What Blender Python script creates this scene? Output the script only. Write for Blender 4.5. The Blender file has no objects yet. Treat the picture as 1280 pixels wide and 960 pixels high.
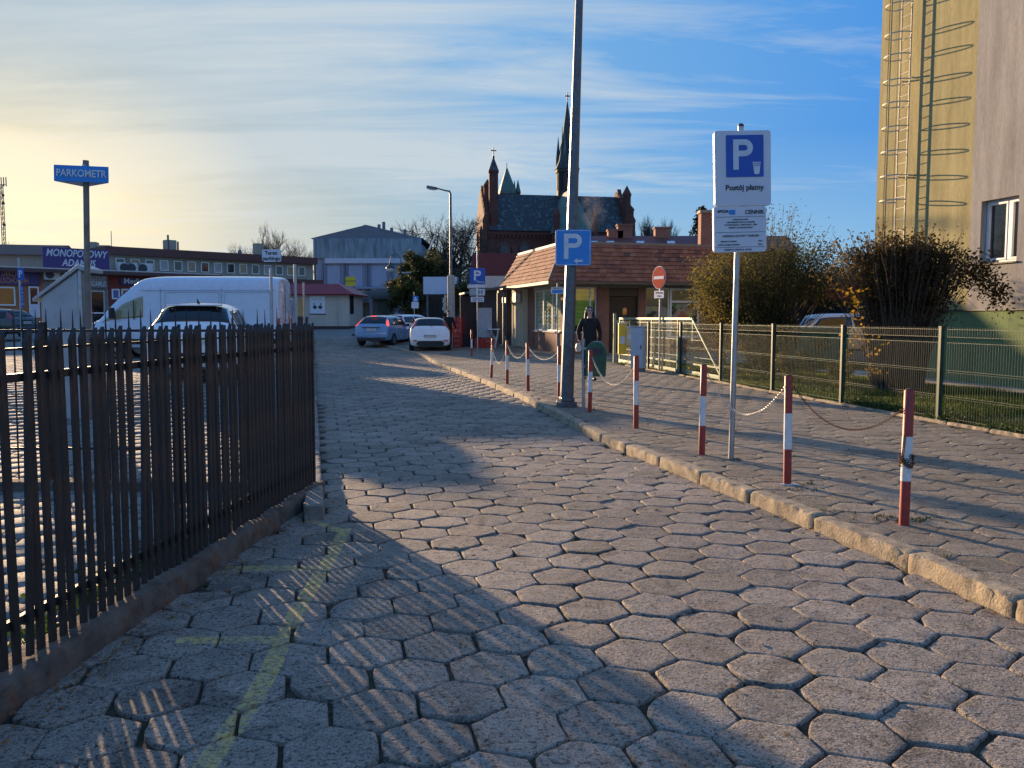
import bpy, bmesh, math, random
import numpy as np
from mathutils import Vector, Matrix, noise
R = math.radians
random.seed(7)
rnd = random.random
def ru(a, b): return a + (b - a) * random.random()
C = bpy.context.scene.collection
sc = bpy.context.scene

# ------------------------------------------------------------------ camera
F = 1060.0; CH = 1.62; PITCH = math.atan(83 / F)
cp, sp = math.cos(PITCH), math.sin(PITCH)
def pix(px, py, Y):
    """world point seen at photo pixel (px,py) standing at distance Y"""
    u = (px - 640) / F; v = (480 - py) / F
    d = (u, cp + v * sp, -sp + v * cp); t = Y / d[1]
    return Vector((d[0] * t, Y, CH + d[2] * t))
def grd(px, py, z=0.0):
    u = (px - 640) / F; v = (480 - py) / F
    d = (u, cp + v * sp, -sp + v * cp); t = (z - CH) / d[2]
    return Vector((d[0] * t, d[1] * t, z))
cam = bpy.data.objects.new('camera', bpy.data.cameras.new('camera')); C.objects.link(cam)
cam.location = (0, 0, CH); cam.rotation_euler = (R(90) - PITCH, 0, 0)
cam.data.sensor_width = 36; cam.data.lens = 36 * F / 1280; cam.data.clip_end = 3000; cam.data.clip_start = .05
sc.camera = cam

# ------------------------------------------------------------------ materials
def nt(m):
    m.use_nodes = True; t = m.node_tree; t.nodes.clear(); return t
def N(t, kind, **kw):
    n = t.nodes.new(kind)
    for k, v in kw.items():
        if k.startswith('i_'): n.inputs[k[2:].replace('_', ' ')].default_value = v
        else: setattr(n, k, v)
    return n
def out(t, bs):
    o = t.nodes.new('ShaderNodeOutputMaterial'); t.links.new(bs.outputs[0], o.inputs[0])
def ramp(t, src, stops):
    r = t.nodes.new('ShaderNodeValToRGB'); e = r.color_ramp.elements
    while len(e) < len(stops): e.new(.5)
    for i, (p, c) in enumerate(stops):
        e[i].position = p; e[i].color = (c, c, c, 1) if not hasattr(c, '__len__') else (*c, 1)
    t.links.new(src, r.inputs[0]); return r.outputs[0]
def mixc(t, fac, a, b, mode='MIX'):
    m = t.nodes.new('ShaderNodeMix'); m.data_type = 'RGBA'; m.blend_type = mode
    for s, v in ((m.inputs[0], fac), (m.inputs[6], a), (m.inputs[7], b)):
        if isinstance(v, (int, float)): s.default_value = v
        elif isinstance(v, (tuple, list)): s.default_value = (*v, 1) if len(v) == 3 else v
        else: t.links.new(v, s)
    return m.outputs[2]
def math_(t, op, a, b=None, clamp=False):
    m = t.nodes.new('ShaderNodeMath'); m.operation = op; m.use_clamp = clamp
    for s, v in ((m.inputs[0], a), (m.inputs[1], b)):
        if v is None: continue
        if isinstance(v, (int, float)): s.default_value = v
        else: t.links.new(v, s)
    return m.outputs[0]
def noise_(t, vec, scale, detail=4, rough=.55, dist=0):
    n = t.nodes.new('ShaderNodeTexNoise'); n.inputs['Scale'].default_value = scale
    n.inputs['Detail'].default_value = detail; n.inputs['Roughness'].default_value = rough; n.inputs['Distortion'].default_value = dist
    if vec is not None: t.links.new(vec, n.inputs['Vector'])
    return n.outputs[0]
def coords(t, kind='Object', scale=None):
    c = t.nodes.new('ShaderNodeTexCoord'); o = c.outputs[kind]
    if scale:
        m = t.nodes.new('ShaderNodeMapping'); m.inputs['Scale'].default_value = scale; t.links.new(o, m.inputs[0]); o = m.outputs[0]
    return o
def geo_pos(t):
    return t.nodes.new('ShaderNodeNewGeometry').outputs['Position']
def bump_(t, h, strength, dist=.01):
    b = t.nodes.new('ShaderNodeBump'); b.inputs['Strength'].default_value = strength; b.inputs['Distance'].default_value = dist
    t.links.new(h, b.inputs['Height']); return b.outputs[0]
MATS = {}
def pm(name, col, rough=.6, metal=0., var=.18, scale=6., bump=0., bscale=60., dirt=None, dscale=3., spec=.5, coat=0., stretch=None):
    if name in MATS: return MATS[name]
    m = bpy.data.materials.new(name); t = nt(m)
    bs = t.nodes.new('ShaderNodeBsdfPrincipled')
    bs.inputs['Roughness'].default_value = rough; bs.inputs['Metallic'].default_value = metal
    bs.inputs['Specular IOR Level'].default_value = spec
    if coat: bs.inputs['Coat Weight'].default_value = coat; bs.inputs['Coat Roughness'].default_value = .08
    co = coords(t, 'Object', stretch)
    n = noise_(t, co, scale, 5)
    v = ramp(t, n, [(.3, 1 - var), (.7, 1 + var * .6)])
    c = mixc(t, 1.0, tuple(col), v, 'MULTIPLY')
    if dirt:
        dn = ramp(t, noise_(t, co, dscale, 7, .65), [(.52, 0), (.68, 1)])
        c = mixc(t, math_(t, 'MULTIPLY', dn, dirt[3] if len(dirt) > 3 else .8), c, tuple(dirt[:3]))
    t.links.new(c, bs.inputs['Base Color'])
    if rough > .15:
        rr = math_(t, 'ADD', math_(t, 'MULTIPLY', noise_(t, co, scale * 2.3, 3), .25), rough - .12, True); t.links.new(rr, bs.inputs['Roughness'])
    if bump: t.links.new(bump_(t, noise_(t, co, bscale, 5, .6), bump), bs.inputs['Normal'])
    out(t, bs); MATS[name] = m; return m

# ------------------------------------------------------------------ mesh builder
class MB:
    def __init__(s): s.v = []; s.f = []; s.mi = []; s.cur = 0
    def add(s, vs, fs, M=None):
        b = len(s.v)
        s.v += [tuple(M @ Vector(p)) if M else tuple(p) for p in vs]
        s.f += [tuple(b + i for i in f) for f in fs]; s.mi += [s.cur] * len(fs)
        return s
    def box(s, x0, x1, y0, y1, z0, z1, M=None):
        return s.add([(x0,y0,z0),(x1,y0,z0),(x1,y1,z0),(x0,y1,z0),(x0,y0,z1),(x1,y0,z1),(x1,y1,z1),(x0,y1,z1)],
                     [(0,3,2,1),(4,5,6,7),(0,1,5,4),(1,2,6,5),(2,3,7,6),(3,0,4,7)], M)
    def cbox(s, c, sx, sy, sz, rz=0, rx=0, ry=0):
        M = Matrix.Translation(c) @ Matrix.Rotation(rz, 4, 'Z') @ Matrix.Rotation(rx, 4, 'X') @ Matrix.Rotation(ry, 4, 'Y')
        return s.box(-sx/2, sx/2, -sy/2, sy/2, -sz/2, sz/2, M)
    def prism(s, poly, d0, d1, axis='y', M=None):
        """poly in 2D extruded d0..d1 along axis; axis y: poly=(x,z); z: (x,y); x: (y,z)"""
        n = len(poly)
        f = {'y': lambda a, b, d: (a, d, b), 'z': lambda a, b, d: (a, b, d), 'x': lambda a, b, d: (d, a, b)}[axis]
        vs = [f(a, b, d0) for a, b in poly] + [f(a, b, d1) for a, b in poly]
        fs = [tuple(range(n))[::-1], tuple(range(n, 2 * n))] + [(i, (i+1) % n, n + (i+1) % n, n + i) for i in range(n)]
        return s.add(vs, fs, M)
    def tube(s, pts, rad, n=8, cap=True, M=None):
        pts = [Vector(p) for p in pts]
        if not hasattr(rad, '__len__'): rad = [rad] * len(pts)
        vs = []; fs = []
        up = Vector((0, 0, 1)); prev = None
        for i, p in enumerate(pts):
            d = (pts[min(i+1, len(pts)-1)] - pts[max(i-1, 0)])
            if d.length < 1e-9: d = Vector((0,0,1))
            d.normalize()
            if prev is None:
                a = d.cross(up if abs(d.z) < .9 else Vector((1, 0, 0))).normalized()
            else:
                a = (prev - d * prev.dot(d))
                a = a.normalized() if a.length > 1e-6 else d.orthogonal().normalized()
            prev = a; b = d.cross(a)
            for k in range(n):
                an = 2 * math.pi * (k + .5) / n
                vs.append(p + (a * math.cos(an) + b * math.sin(an)) * rad[i])
        for i in range(len(pts) - 1):
            for k in range(n):
                fs.append((i*n+k, i*n+(k+1)%n, (i+1)*n+(k+1)%n, (i+1)*n+k))
        if cap: fs.append(tuple(range(n))[::-1]); fs.append(tuple((len(pts)-1)*n + k for k in range(n)))
        return s.add(vs, fs, M)
    def lathe(s, prof, n=12, c=(0, 0, 0), M=None):
        return s.tube([(c[0], c[1], c[2] + z) for r, z in prof], [max(r, 1e-4) for r, z in prof], n, True, M)
    def grid(s, P, flip=False, M=None):
        nu = len(P); nv = len(P[0]); vs = [p for row in P for p in row]; fs = []
        for i in range(nu-1):
            for j in range(nv-1):
                q = (i*nv+j, (i+1)*nv+j, (i+1)*nv+j+1, i*nv+j+1); fs.append(q[::-1] if flip else q)
        return s.add(vs, fs, M)
    def build(s, name, mats, parent=None, smooth=False, loc=None, bevel=0):
        me = bpy.data.meshes.new(name)
        me.from_pydata(s.v, [], s.f)
        if not isinstance(mats, (list, tuple)): mats = [mats]
        for m in mats: me.materials.append(m)
        if len(mats) > 1: me.polygons.foreach_set('material_index', s.mi)
        me.update()
        o = bpy.data.objects.new(name, me); C.objects.link(o)
        if parent is not None: o.parent = parent
        if loc is not None: o.location = loc
        if smooth:
            me.polygons.foreach_set('use_smooth', [True] * len(me.polygons))
            try: me.set_sharp_from_angle(angle=R(40))
            except Exception: pass
        if bevel:
            b = o.modifiers.new('b', 'BEVEL'); b.width = bevel; b.segments = 2; b.limit_method = 'ANGLE'; b.angle_limit = R(40)
        return o
def thing(name, label, cat, loc=(0, 0, 0), rz=0, group=None):
    o = bpy.data.objects.new(name, None); C.objects.link(o); o.location = loc; o.rotation_euler = (0, 0, rz)
    o.empty_display_size = .1
    o['label'] = label; o['category'] = cat
    if group: o['group'] = group
    return o
def tag(o, label, cat, group=None, kind=None):
    o['label'] = label; o['category'] = cat
    if group: o['group'] = group
    if kind: o['kind'] = kind
    return o
def struct(o): o['kind'] = 'structure'; return o
def text(body, size, loc, mat, parent, name='lettering', rz=0, rx=90, align='CENTER', ext=.002, bold=0., sx=1., shear=0.):
    cu = bpy.data.curves.new(name, 'FONT'); cu.body = body; cu.size = size; cu.align_x = align; cu.align_y = 'CENTER'
    cu.extrude = ext; cu.offset = bold; cu.resolution_u = 3; cu.shear = shear
    to = bpy.data.objects.new(name, cu); C.objects.link(to)
    bpy.context.view_layer.update()
    me = bpy.data.meshes.new_from_object(to.evaluated_get(bpy.context.evaluated_depsgraph_get()))
    bpy.data.objects.remove(to); me.name = name
    me.materials.clear(); me.materials.append(mat)
    o = bpy.data.objects.new(name, me); C.objects.link(o); o.parent = parent
    o.location = loc; o.rotation_euler = (R(rx), 0, rz); o.scale = (sx, 1, 1)
    return o
def rrect(w, h, r, n=4, cx=0, cz=0):
    p = []
    for qx, qz, a0 in ((1, 1, 0), (-1, 1, 90), (-1, -1, 180), (1, -1, 270)):
        for k in range(n + 1):
            a = R(a0 + 90 * k / n); p.append((cx + qx * (w/2 - r) + r * math.cos(a), cz + qz * (h/2 - r) + r * math.sin(a)))
    return p
def sstep(a, b, x):
    t = min(1, max(0, (x - a) / (b - a))); return t * t * (3 - 2 * t)

# ------------------------------------------------------------------ ground shape
def g(x, y):
    if y < 30: b = 0
    elif y < 41: b = .2 * (y - 30) / 11
    elif y < 67: b = .2 + 1.4 * (y - 41) / 26
    else: b = 1.6
    lot = .33 * sstep(10.5, 17, y) * sstep(-2.2 - .225 * (y - 6), -5 - .225 * (y - 6), x) * (1 - sstep(34, 54, y))
    return b + lot
KPX = [(1900, 1085), (1500, 889), (1280, 782), (1148, 718), (1040, 673), (930, 628), (850, 595), (790, 570), (740, 548), (690, 521), (650, 499), (600, 478), (560, 462), (525, 447.5)]
KL = [grd(x, y) for x, y in KPX]
KL.append(KL[-1] + Vector((-3.2, 9, 0))); KL.append(KL[-1] + Vector((-6, 14, 0)))
def kx(y):
    """x of kerb foot at distance y"""
    if y <= KL[0].y: return KL[0].x
    for a, b in zip(KL, KL[1:]):
        if a.y <= y <= b.y: return a.x + (b.x - a.x) * (y - a.y) / (b.y - a.y)
    return KL[-1].x
def fx(y): return 6.26 - .177 * (y - 12.4)       # green mesh fence line
FA = Vector((-1.80, 7.62, 0)); FB = Vector((-2.42, .2, 0)) # iron fence, far and near end
def ifx(y): return FA.x + (FB.x - FA.x) * (y - FA.y) / (FB.y - FA.y)
def lkx(y): return -1.50 - .235 * (y - 6.65)     # lot kerb line
# ------------------------------------------------------------------ paving
def seg_mask(t, P, ax, ay, bx, by, w):
    L = math.hypot(bx-ax, by-ay); ux, uy = (bx-ax)/L, (by-ay)/L
    sx = t.nodes.new('ShaderNodeSeparateXYZ'); t.links.new(P, sx.inputs[0]); X, Y = sx.outputs[0], sx.outputs[1]
    dx = math_(t, 'SUBTRACT', X, ax); dy = math_(t, 'SUBTRACT', Y, ay)
    a = math_(t, 'ADD', math_(t, 'MULTIPLY', dx, ux), math_(t, 'MULTIPLY', dy, uy))
    c = math_(t, 'ABSOLUTE', math_(t, 'SUBTRACT', math_(t, 'MULTIPLY', dy, ux), math_(t, 'MULTIPLY', dx, uy)))
    m = math_(t, 'LESS_THAN', c, w / 2)
    m = math_(t, 'MULTIPLY', m, math_(t, 'GREATER_THAN', a, 0.0)); return math_(t, 'MULTIPLY', m, math_(t, 'LESS_THAN', a, L))
def paver_mat(name, base, paint=False, moss=.0, tint=(1, 1, 1)):
    m = bpy.data.materials.new(name); t = nt(m)
    bs = t.nodes.new('ShaderNodeBsdfPrincipled'); bs.inputs['Roughness'].default_value = .85; bs.inputs['Specular IOR Level'].default_value = .3
    P = geo_pos(t)
    at = t.nodes.new('ShaderNodeAttribute'); at.attribute_name = 'tone'
    big = noise_(t, P, .7, 4); mid = noise_(t, P, 9, 6, .65); fine = noise_(t, P, 95, 4, .75)
    vor = t.nodes.new('ShaderNodeTexVoronoi'); vor.inputs['Scale'].default_value = 85; t.links.new(P, vor.inputs['Vector'])
    c = mixc(t, 1, tuple(base), ramp(t, mid, [(.25, .72), (.75, 1.22)]), 'MULTIPLY')
    c = mixc(t, 1, c, ramp(t, big, [(.3, .85), (.7, 1.12)]), 'MULTIPLY')
    tn = t.nodes.new('ShaderNodeMapRange'); tn.inputs['To Min'].default_value = .82; tn.inputs['To Max'].default_value = 1.14; t.links.new(at.outputs['Fac'], tn.inputs[0])
    c = mixc(t, 1, c, tn.outputs[0], 'MULTIPLY')
    # aggregate showing in the worn concrete
    sp_ = ramp(t, fine, [(.36, .38), (.47, .95), (.53, 1.05), (.66, 1.6)])
    c = mixc(t, .8, c, sp_, 'MULTIPLY')
    st = ramp(t, vor.outputs['Distance'], [(.0, (1.35, 1.3, 1.22)), (.32, (1, 1, 1))])
    c = mixc(t, .55, c, st, 'MULTIPLY')
    # pits and broken spots
    v2 = t.nodes.new('ShaderNodeTexVoronoi'); v2.inputs['Scale'].default_value = 14; v2.inputs['Randomness'].default_value = 1
    ds = t.nodes.new('ShaderNodeVectorMath'); ds.operation = 'ADD'; nn = t.nodes.new('ShaderNodeTexNoise'); nn.inputs['Scale'].default_value = 30; t.links.new(P, nn.inputs['Vector'])
    sc_ = t.nodes.new('ShaderNodeVectorMath'); sc_.operation = 'SCALE'; sc_.inputs[3].default_value = .05; t.links.new(nn.outputs['Color'], sc_.inputs[0])
    t.links.new(P, ds.inputs[0]); t.links.new(sc_.outputs[0], ds.inputs[1]); t.links.new(ds.outputs[0], v2.inputs['Vector'])
    sel = ramp(t, noise_(t, P, 5, 2), [(.5, 0), (.62, 1)])
    pit = math_(t, 'MULTIPLY', ramp(t, v2.outputs['Distance'], [(.08, 1), (.17, 0)]), sel)
    c = mixc(t, math_(t, 'MULTIPLY', pit, .75), c, (.02, .018, .015))
    grit = ramp(t, noise_(t, P, 42, 6, .78), [(.395, .8), (.445, 0)])
    c = mixc(t, grit, c, (.035, .032, .030))
    st2 = ramp(t, noise_(t, P, 2.6, 7, .7, .8), [(.36, .62), (.46, 1.0), (.60, 1.0), (.70, 1.12)])
    c = mixc(t, 1, c, st2, 'MULTIPLY')
    if moss:
        mm = ramp(t, noise_(t, P, 1.6, 6, .7), [(.60, 0), (.72, 1)])
        c = mixc(t, math_(t, 'MULTIPLY', mm, moss), c, (.07, .08, .025))
    if paint:
        tot = None
        pts = [grd(432, 660), grd(412, 699), grd(371, 764), grd(344, 822), grd(318, 874), grd(244, 975)]
        segs = [(pts[i].x, pts[i].y, pts[i+1].x, pts[i+1].y, .095) for i in range(5)]
        for (a, b, w) in (((280, 711), (414, 711), .12), ((222, 800), (352, 799), .095)):
            p, q = grd(*a), grd(*b); segs.append((p.x, p.y, q.x, q.y, w))
        p, q = grd(430, 664), grd(385, 650); segs.append((p.x, p.y, q.x, q.y, .09))
        for s_ in segs:
            k = seg_mask(t, P, *s_); tot = k if tot is None else math_(t, 'MAXIMUM', tot, k)
        wear = math_(t, 'MULTIPLY', ramp(t, noise_(t, P, 26, 7, .78), [(.42, 0), (.54, 1.0)]), ramp(t, noise_(t, P, 3.5, 4, .6), [(.35, .35), (.60, .95)]))
        c = mixc(t, math_(t, 'MULTIPLY', tot, wear), c, (.66, .49, .16))
    t.links.new(c, bs.inputs['Base Color'])
    h = math_(t, 'ADD', math_(t, 'MULTIPLY', fine, 1.0), math_(t, 'MULTIPLY', vor.outputs['Distance'], -.5))
    h = math_(t, 'ADD', h, math_(t, 'MULTIPLY', mid, 1.4)); h = math_(t, 'SUBTRACT', h, math_(t, 'MULTIPLY', pit, 2.2)); h = math_(t, 'SUBTRACT', h, math_(t, 'MULTIPLY', grit, .8))
    t.links.new(bump_(t, h, .95, .0060), bs.inputs['Normal'])
    out(t, bs); return m
def dirt_mat(name, c0, c1, scale=14):
    m = bpy.data.materials.new(name); t = nt(m)
    bs = t.nodes.new('ShaderNodeBsdfPrincipled'); bs.inputs['Roughness'].default_value = .95; bs.inputs['Specular IOR Level'].default_value = .15
    P = geo_pos(t)
    c = mixc(t, ramp(t, noise_(t, P, scale, 7, .7), [(.35, 0), (.65, 1)]), c0, c1)
    c = mixc(t, ramp(t, noise_(t, P, 1.1, 5, .6), [(.55, 0), (.7, .7)]), c, (.035, .045, .014))
    t.links.new(c, bs.inputs['Base Color'])
    t.links.new(bump_(t, noise_(t, P, 90, 6, .7), .8, .008), bs.inputs['Normal']); out(t, bs); return m
M_road = paver_mat('road_concrete', (.292, .248, .198), paint=True, moss=.25)
M_lot = paver_mat('lot_concrete', (.26, .24, .21))
M_walk = paver_mat('walk_concrete', (.272, .228, .170), moss=.6)
M_dirt = dirt_mat('joint_dirt', (.030, .024, .017), (.105, .085, .060))
M_wdirt = dirt_mat('walk_dirt', (.045, .036, .026), (.10, .085, .062))
def hex_radius(th, a, soft):
    k = (th + math.pi/6) % (math.pi/3) - math.pi/6
    r = a / math.cos(k)
    return r - soft * (r - a) ** 1.0 * (abs(k) / (math.pi/6)) ** 3
E1 = Vector((.976, .217, 0)); E2 = Vector((-.217, .976, 0)); PHI = math.atan2(.217, .976)
HW = .362; HR = .314
def centres(y0, y1, x0, x1, test):
    res = []
    jmax = int((y1 - y0) * 1.2 / HR) + 80
    for j in range(-90, jmax):
        for i in range(-110, 110):
            p = E1 * ((i + .5 * (j & 1)) * HW) + E2 * (j * HR)
            if y0 < p.y < y1 and x0 < p.x < x1 and test(p.x, p.y): res.append((p.x, p.y))
    return res
def pave(name, cs, zf, mat, near, ap=.1752, amp=1., joint=.0, depth=.05, clamp=None, bev=.012):
    NV = []; NF = []; tone = []
    ang = 24
    fr = [(.30, 0), (.55, 0), (.78, 0), (.94, -.0002), (.978, -.0012), (1.0, -.0055), (1.006, -depth)]
    for (x, y) in cs:
        d = math.hypot(x, y); z = zf(x, y) + ru(-.005, .005) * amp
        tx, ty = ru(-.015, .015) * amp, ru(-.015, .015) * amp
        rot = PHI + ru(-.02, .02) + math.pi / 6 * 0
        cx, cy = x + ru(-.005, .005), y + ru(-.005, .005); a = ap * ru(.965, 1.012) - joint
        s0 = ru(-50, 50); tn = rnd(); b = len(NV)
        if d < near:
            NV.append((cx, cy, z + .0015)); soft = ru(-.05, .30)
            edge = []
            for k in range(ang):
                th = 2 * math.pi * k / ang
                e = hex_radius(th, a, soft) * (1 + .034 * noise.noise(Vector((math.cos(th) * 2.2 + s0, math.sin(th) * 2.2, s0))))
                # chipped corner now and then
                edge.append(e)
            if rnd() < .42:
                ck = random.randrange(6) * 4 + 2
                for dk, am in ((-1, .94), (0, ru(.80, .92)), (1, .95)): edge[(ck + dk) % ang] *= am
            for (q, dz) in fr:
                for k in range(ang):
                    th = 2 * math.pi * k / ang; rr = edge[k] * q
                    lx, ly = rr * math.cos(th + rot), rr * math.sin(th + rot)
                    hz = (0.0035 * noise.noise(Vector((lx * 12 + s0, ly * 12, 3))) + .0022 * noise.noise(Vector((lx * 45 + s0, ly * 45, 7)))) * (.5 + .5 * amp) if q < .99 else 0
                    if q > .85 and q < 1.005: hz += .005 * noise.noise(Vector((lx * 30 + s0, ly * 30, 9)))
                    NV.append((cx + lx, cy + ly, z + dz + hz + lx * tx + ly * ty))
            for k in range(ang): NF.append((b, b + 1 + k, b + 1 + (k+1) % ang))
            for r_ in range(len(fr) - 1):
                o = b + 1 + r_ * ang
                for k in range(ang): NF.append((o + k, o + ang + k, o + ang + (k+1) % ang, o + (k+1) % ang))
        else:
            for (q, dz) in ((.94, 0), (1.0, -bev), (1.0, -depth)):
                for k in range(6):
                    th = math.pi / 6 + math.pi / 3 * k + rot; rr = a / math.cos(math.pi/6) * q * .985
                    lx, ly = rr * math.cos(th), rr * math.sin(th)
                    NV.append((cx + lx, cy + ly, z + dz + .5 * (lx * tx + ly * ty)))
            NF.append(tuple(b + k for k in range(6)))
            for r_ in range(2):
                o = b + r_ * 6
                for k in range(6): NF.append((o + k, o + 6 + k, o + 6 + (k+1) % 6, o + (k+1) % 6))
        tone += [tn] * (len(NV) - b)
    if clamp: NV = [clamp(*p) for p in NV]
    me = bpy.data.meshes.new(name); me.from_pydata(NV, [], NF); me.materials.append(mat)
    at = me.attributes.new('tone', 'FLOAT', 'POINT'); at.data.foreach_set('value', tone)
    me.polygons.foreach_set('use_smooth', [True] * len(me.polygons)); me.update()
    o = bpy.data.objects.new(name, me); C.objects.link(o); return struct(o)
def in_road(x, y):
    if y < .8: return False
    L = ifx(y) - .02 if y < 7.3 else lkx(y) - .05
    return L < x < kx(y) + .1
def lot_left(y): return -4 - .62 * y
def in_lot(x, y):
    if y < 7.7: return lot_left(y) - 1 < x < ifx(y) - .25 if y > 0 else False
    return lot_left(y) < x < lkx(y) - .33
cs = centres(.8, 48, -26, 5, in_road); pave('road', cs, lambda x, y: g(x, y), M_road, 12.5, clamp=lambda x, y, z: (max(x, ifx(y) + .075), y, z) if y < 7.4 else (x, y, z))
cl = centres(1.5, 52, -34, -1, in_lot); pave('parking_lot', cl, lambda x, y: g(x, y) + .02, M_lot, 0, depth=.04)
def in_walk(x, y):
    if y > 48: return False
    xr = fx(y) - .15 if y < 28 else 16 - .2 * y + 4
    return kx(y) + .06 < x < xr
cw = centres(1.5, 48, -12, 11, in_walk)
WZ = .10
pave('sidewalk', cw, lambda x, y: g(x, y) + WZ - .004 + .004 * noise.noise(Vector((x * .8, y * .8, 0))), M_walk, 15, ap=.1795, amp=.34, depth=.012, bev=.003, clamp=lambda x, y, z: (max(x, kx(y) + .125), y, z))

# ground sheet to the horizon
xs = sorted(set([-900, -500, -300, -200, -140, -100, -80] + [i * 1.0 for i in range(-60, 21)] + [30, 45, 70, 110, 180, 300, 500, 900]))
ys = sorted(set([-60, -30, -10] + [i * 1.0 for i in range(-5, 70)] + [80, 100, 140, 200, 300, 450, 700, 1000, 1500]))
mb = MB(); P_ = [[(x, y, g(x, y) - .020) for y in ys] for x in xs]
mb.grid(P_); struct(mb.build('ground', M_dirt))
# sidewalk bed
mb = MB(); yy = [0, 2] + [3 + .5 * i for i in range(92)]
rows = []
for y in yy:
    x0 = kx(y) + .07; x1 = 24
    rows.append([(x0 + (x1 - x0) * f, y, g(0, y) + WZ - .012) for f in (0, .05, .1, .2, .3, .5, .7, 1)])
mb.grid(rows, flip=True)
mb.add([(kx(y) + .07, y, g(0, y) - .05) for y in yy] + [(kx(y) + .07, y, g(0, y) + WZ - .013) for y in yy], [(i, i+1, len(yy)+i+1, len(yy)+i) for i in range(len(yy)-1)])
struct(mb.build('sidewalk_bed', M_wdirt))

mb = MB(); rows = [[(x, y, g(x, y) - .006) for y in (46.5, 48, 50, 52, 54, 56, 58, 60, 62, 64, 67, 75, 90)] for x in range(-75, 31, 5)]
mb.grid(rows); struct(mb.build('square', M_lot))
# kerb stones along the sidewalk
M_kerb = pm('kerb_stone', (.36, .285, .185), .9, var=.38, scale=9, bump=1., bscale=55, dirt=(.10, .08, .055, .85), dscale=6)
def kerb_run(mb, line, h, w, L0, side=1, top=.0, zf=g):
    segs = []
    d = 0; pts = line; acc = [0]
    for a, b in zip(pts, pts[1:]): acc.append(acc[-1] + (b - a).length)
    def at(s):
        for i in range(len(acc) - 1):
            if acc[i] <= s <= acc[i+1] + 1e-6:
                f = (s - acc[i]) / (acc[i+1] - acc[i]); return pts[i].lerp(pts[i+1], f)
        return pts[-1]
    s = 0
    while s < acc[-1] - .3:
        L = L0 * ru(.9, 1.1); a = at(s + .008); b = at(min(s + L - .008, acc[-1])); s += L
        u = (b - a); ln = u.length
        if ln < .1: continue
        u.normalize(); n = Vector((u.y, -u.x, 0)) * side
        off = ru(-.012, .012); zt = h + ru(-.007, .007); tl = ru(-.006, .006); s0 = ru(0, 90)
        nu = max(3, int(ln / .03)) if a.y < 14 else 3
        prof = [(0, -.06), (0.0, .35 * h), (0.003, .85 * h), (.008, .96 * h), (.018, h), (.05, h + .001), (w * .6, h + .002), (w - .012, h), (w, h - .014), (w, -.04)]
        P_ = []
        for i in range(nu + 1):
            f = i / nu; c = a + u * (ln * f); row = []
            endr = .010 if i in (0, nu) else 0
            for (q, z) in prof:
                p = c + n * (q + off + tl * (f - .5) + (endr if q < .02 else (-endr if q > w - .01 else 0)))
                nz = noise.noise(Vector((c.x * 9 + s0, c.y * 9, z * 25 + q * 12)))
                k = 1.0 if .8 * h <= z < h + .001 and q < .05 else .35
                zz = z / h * zt if z > 0 else z
                p = p + n * (max(0, nz) * .034 + .009 * noise.noise(Vector((c.x * 30 + s0, c.y * 30, z * 60)))) * k; p.z = zf(0, c.y) + zz - abs(nz) * .018 * k - (endr if z > h * .7 else 0)
                row.append(tuple(p))
            P_.append(row)
        mb.grid(P_, flip=(side < 0))
        k = len(prof); b0 = len(mb.v) - k * (nu + 1)
        mb.f.append(tuple(b0 + i for i in range(k))); mb.mi.append(0)
        mb.f.append(tuple(b0 + nu * k + i for i in range(k))[::-1]); mb.mi.append(0)
mb = MB(); kerb_run(mb, [p for p in KL if p.y < 44], .112, .15, .98)
struct(mb.build('kerb', M_kerb, smooth=True))
# kerb of the parking lot and the concrete footing of the iron fence
M_kerb2 = pm('old_kerb', (.25, .225, .19), .9, var=.35, scale=6, bump=.9, bscale=40, dirt=(.07, .075, .04, .8), dscale=5)
mb = MB(); kerb_run(mb, [Vector((lkx(y), y, 0)) for y in (6.7, 12, 20, 30, 40)], .12, .16, .9, side=-1)
struct(mb.build('lot_kerb', M_kerb2, smooth=True))
# fallen leaves, grit and moss in the joints
M_leaf_lit = pm('dry_leaf', (.22, .11, .035), .8, var=.5, scale=40)
mb = MB()
def flat_leaf(mb, x, y, z, s):
    a = ru(0, 6.28); t = ru(-.6, .6); M = Matrix.Translation((x, y, z)) @ Matrix.Rotation(a, 4, 'Z') @ Matrix.Rotation(t, 4, 'X')
    mb.add([(-s, 0, 0), (-.3*s, -.5*s, .1*s), (.8*s, -.3*s, 0), (s, .1*s, .1*s), (.3*s, .5*s, .04*s), (-.4*s, .45*s, 0)], [(0, 1, 2, 3, 4, 5)], M)
for _ in range(420):
    y = ru(2.5, 16) ; x = kx(y) + .05 - abs(random.gauss(0, .12)) if rnd() < .6 else ru(ifx(max(y, .3)) + .3 if y < 7 else lkx(y), kx(y))
    flat_leaf(mb, x, y, g(x, y) + ru(.004, .012), ru(.008, .022))
for _ in range(260):
    y = ru(2.2, 7.4); x = ifx(y) + .12 + abs(random.gauss(0, .10)); flat_leaf(mb, x, y, ru(.006, .02), ru(.008, .02))
for _ in range(260):
    y = ru(4, 22); x = ru(kx(y) + .1, fx(y)) if rnd() < .5 else fx(y) - abs(random.gauss(0, .15)); flat_leaf(mb, x, y, WZ + .012, ru(.01, .022))
tag(mb.build('leaves', M_leaf_lit), 'brown dry leaves scattered in the joints and along the kerb', 'leaves', kind='stuff')
M_moss = pm('moss', (.075, .095, .022), .95, var=.5, scale=30, bump=.8, bscale=90)
mb = MB()
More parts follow.
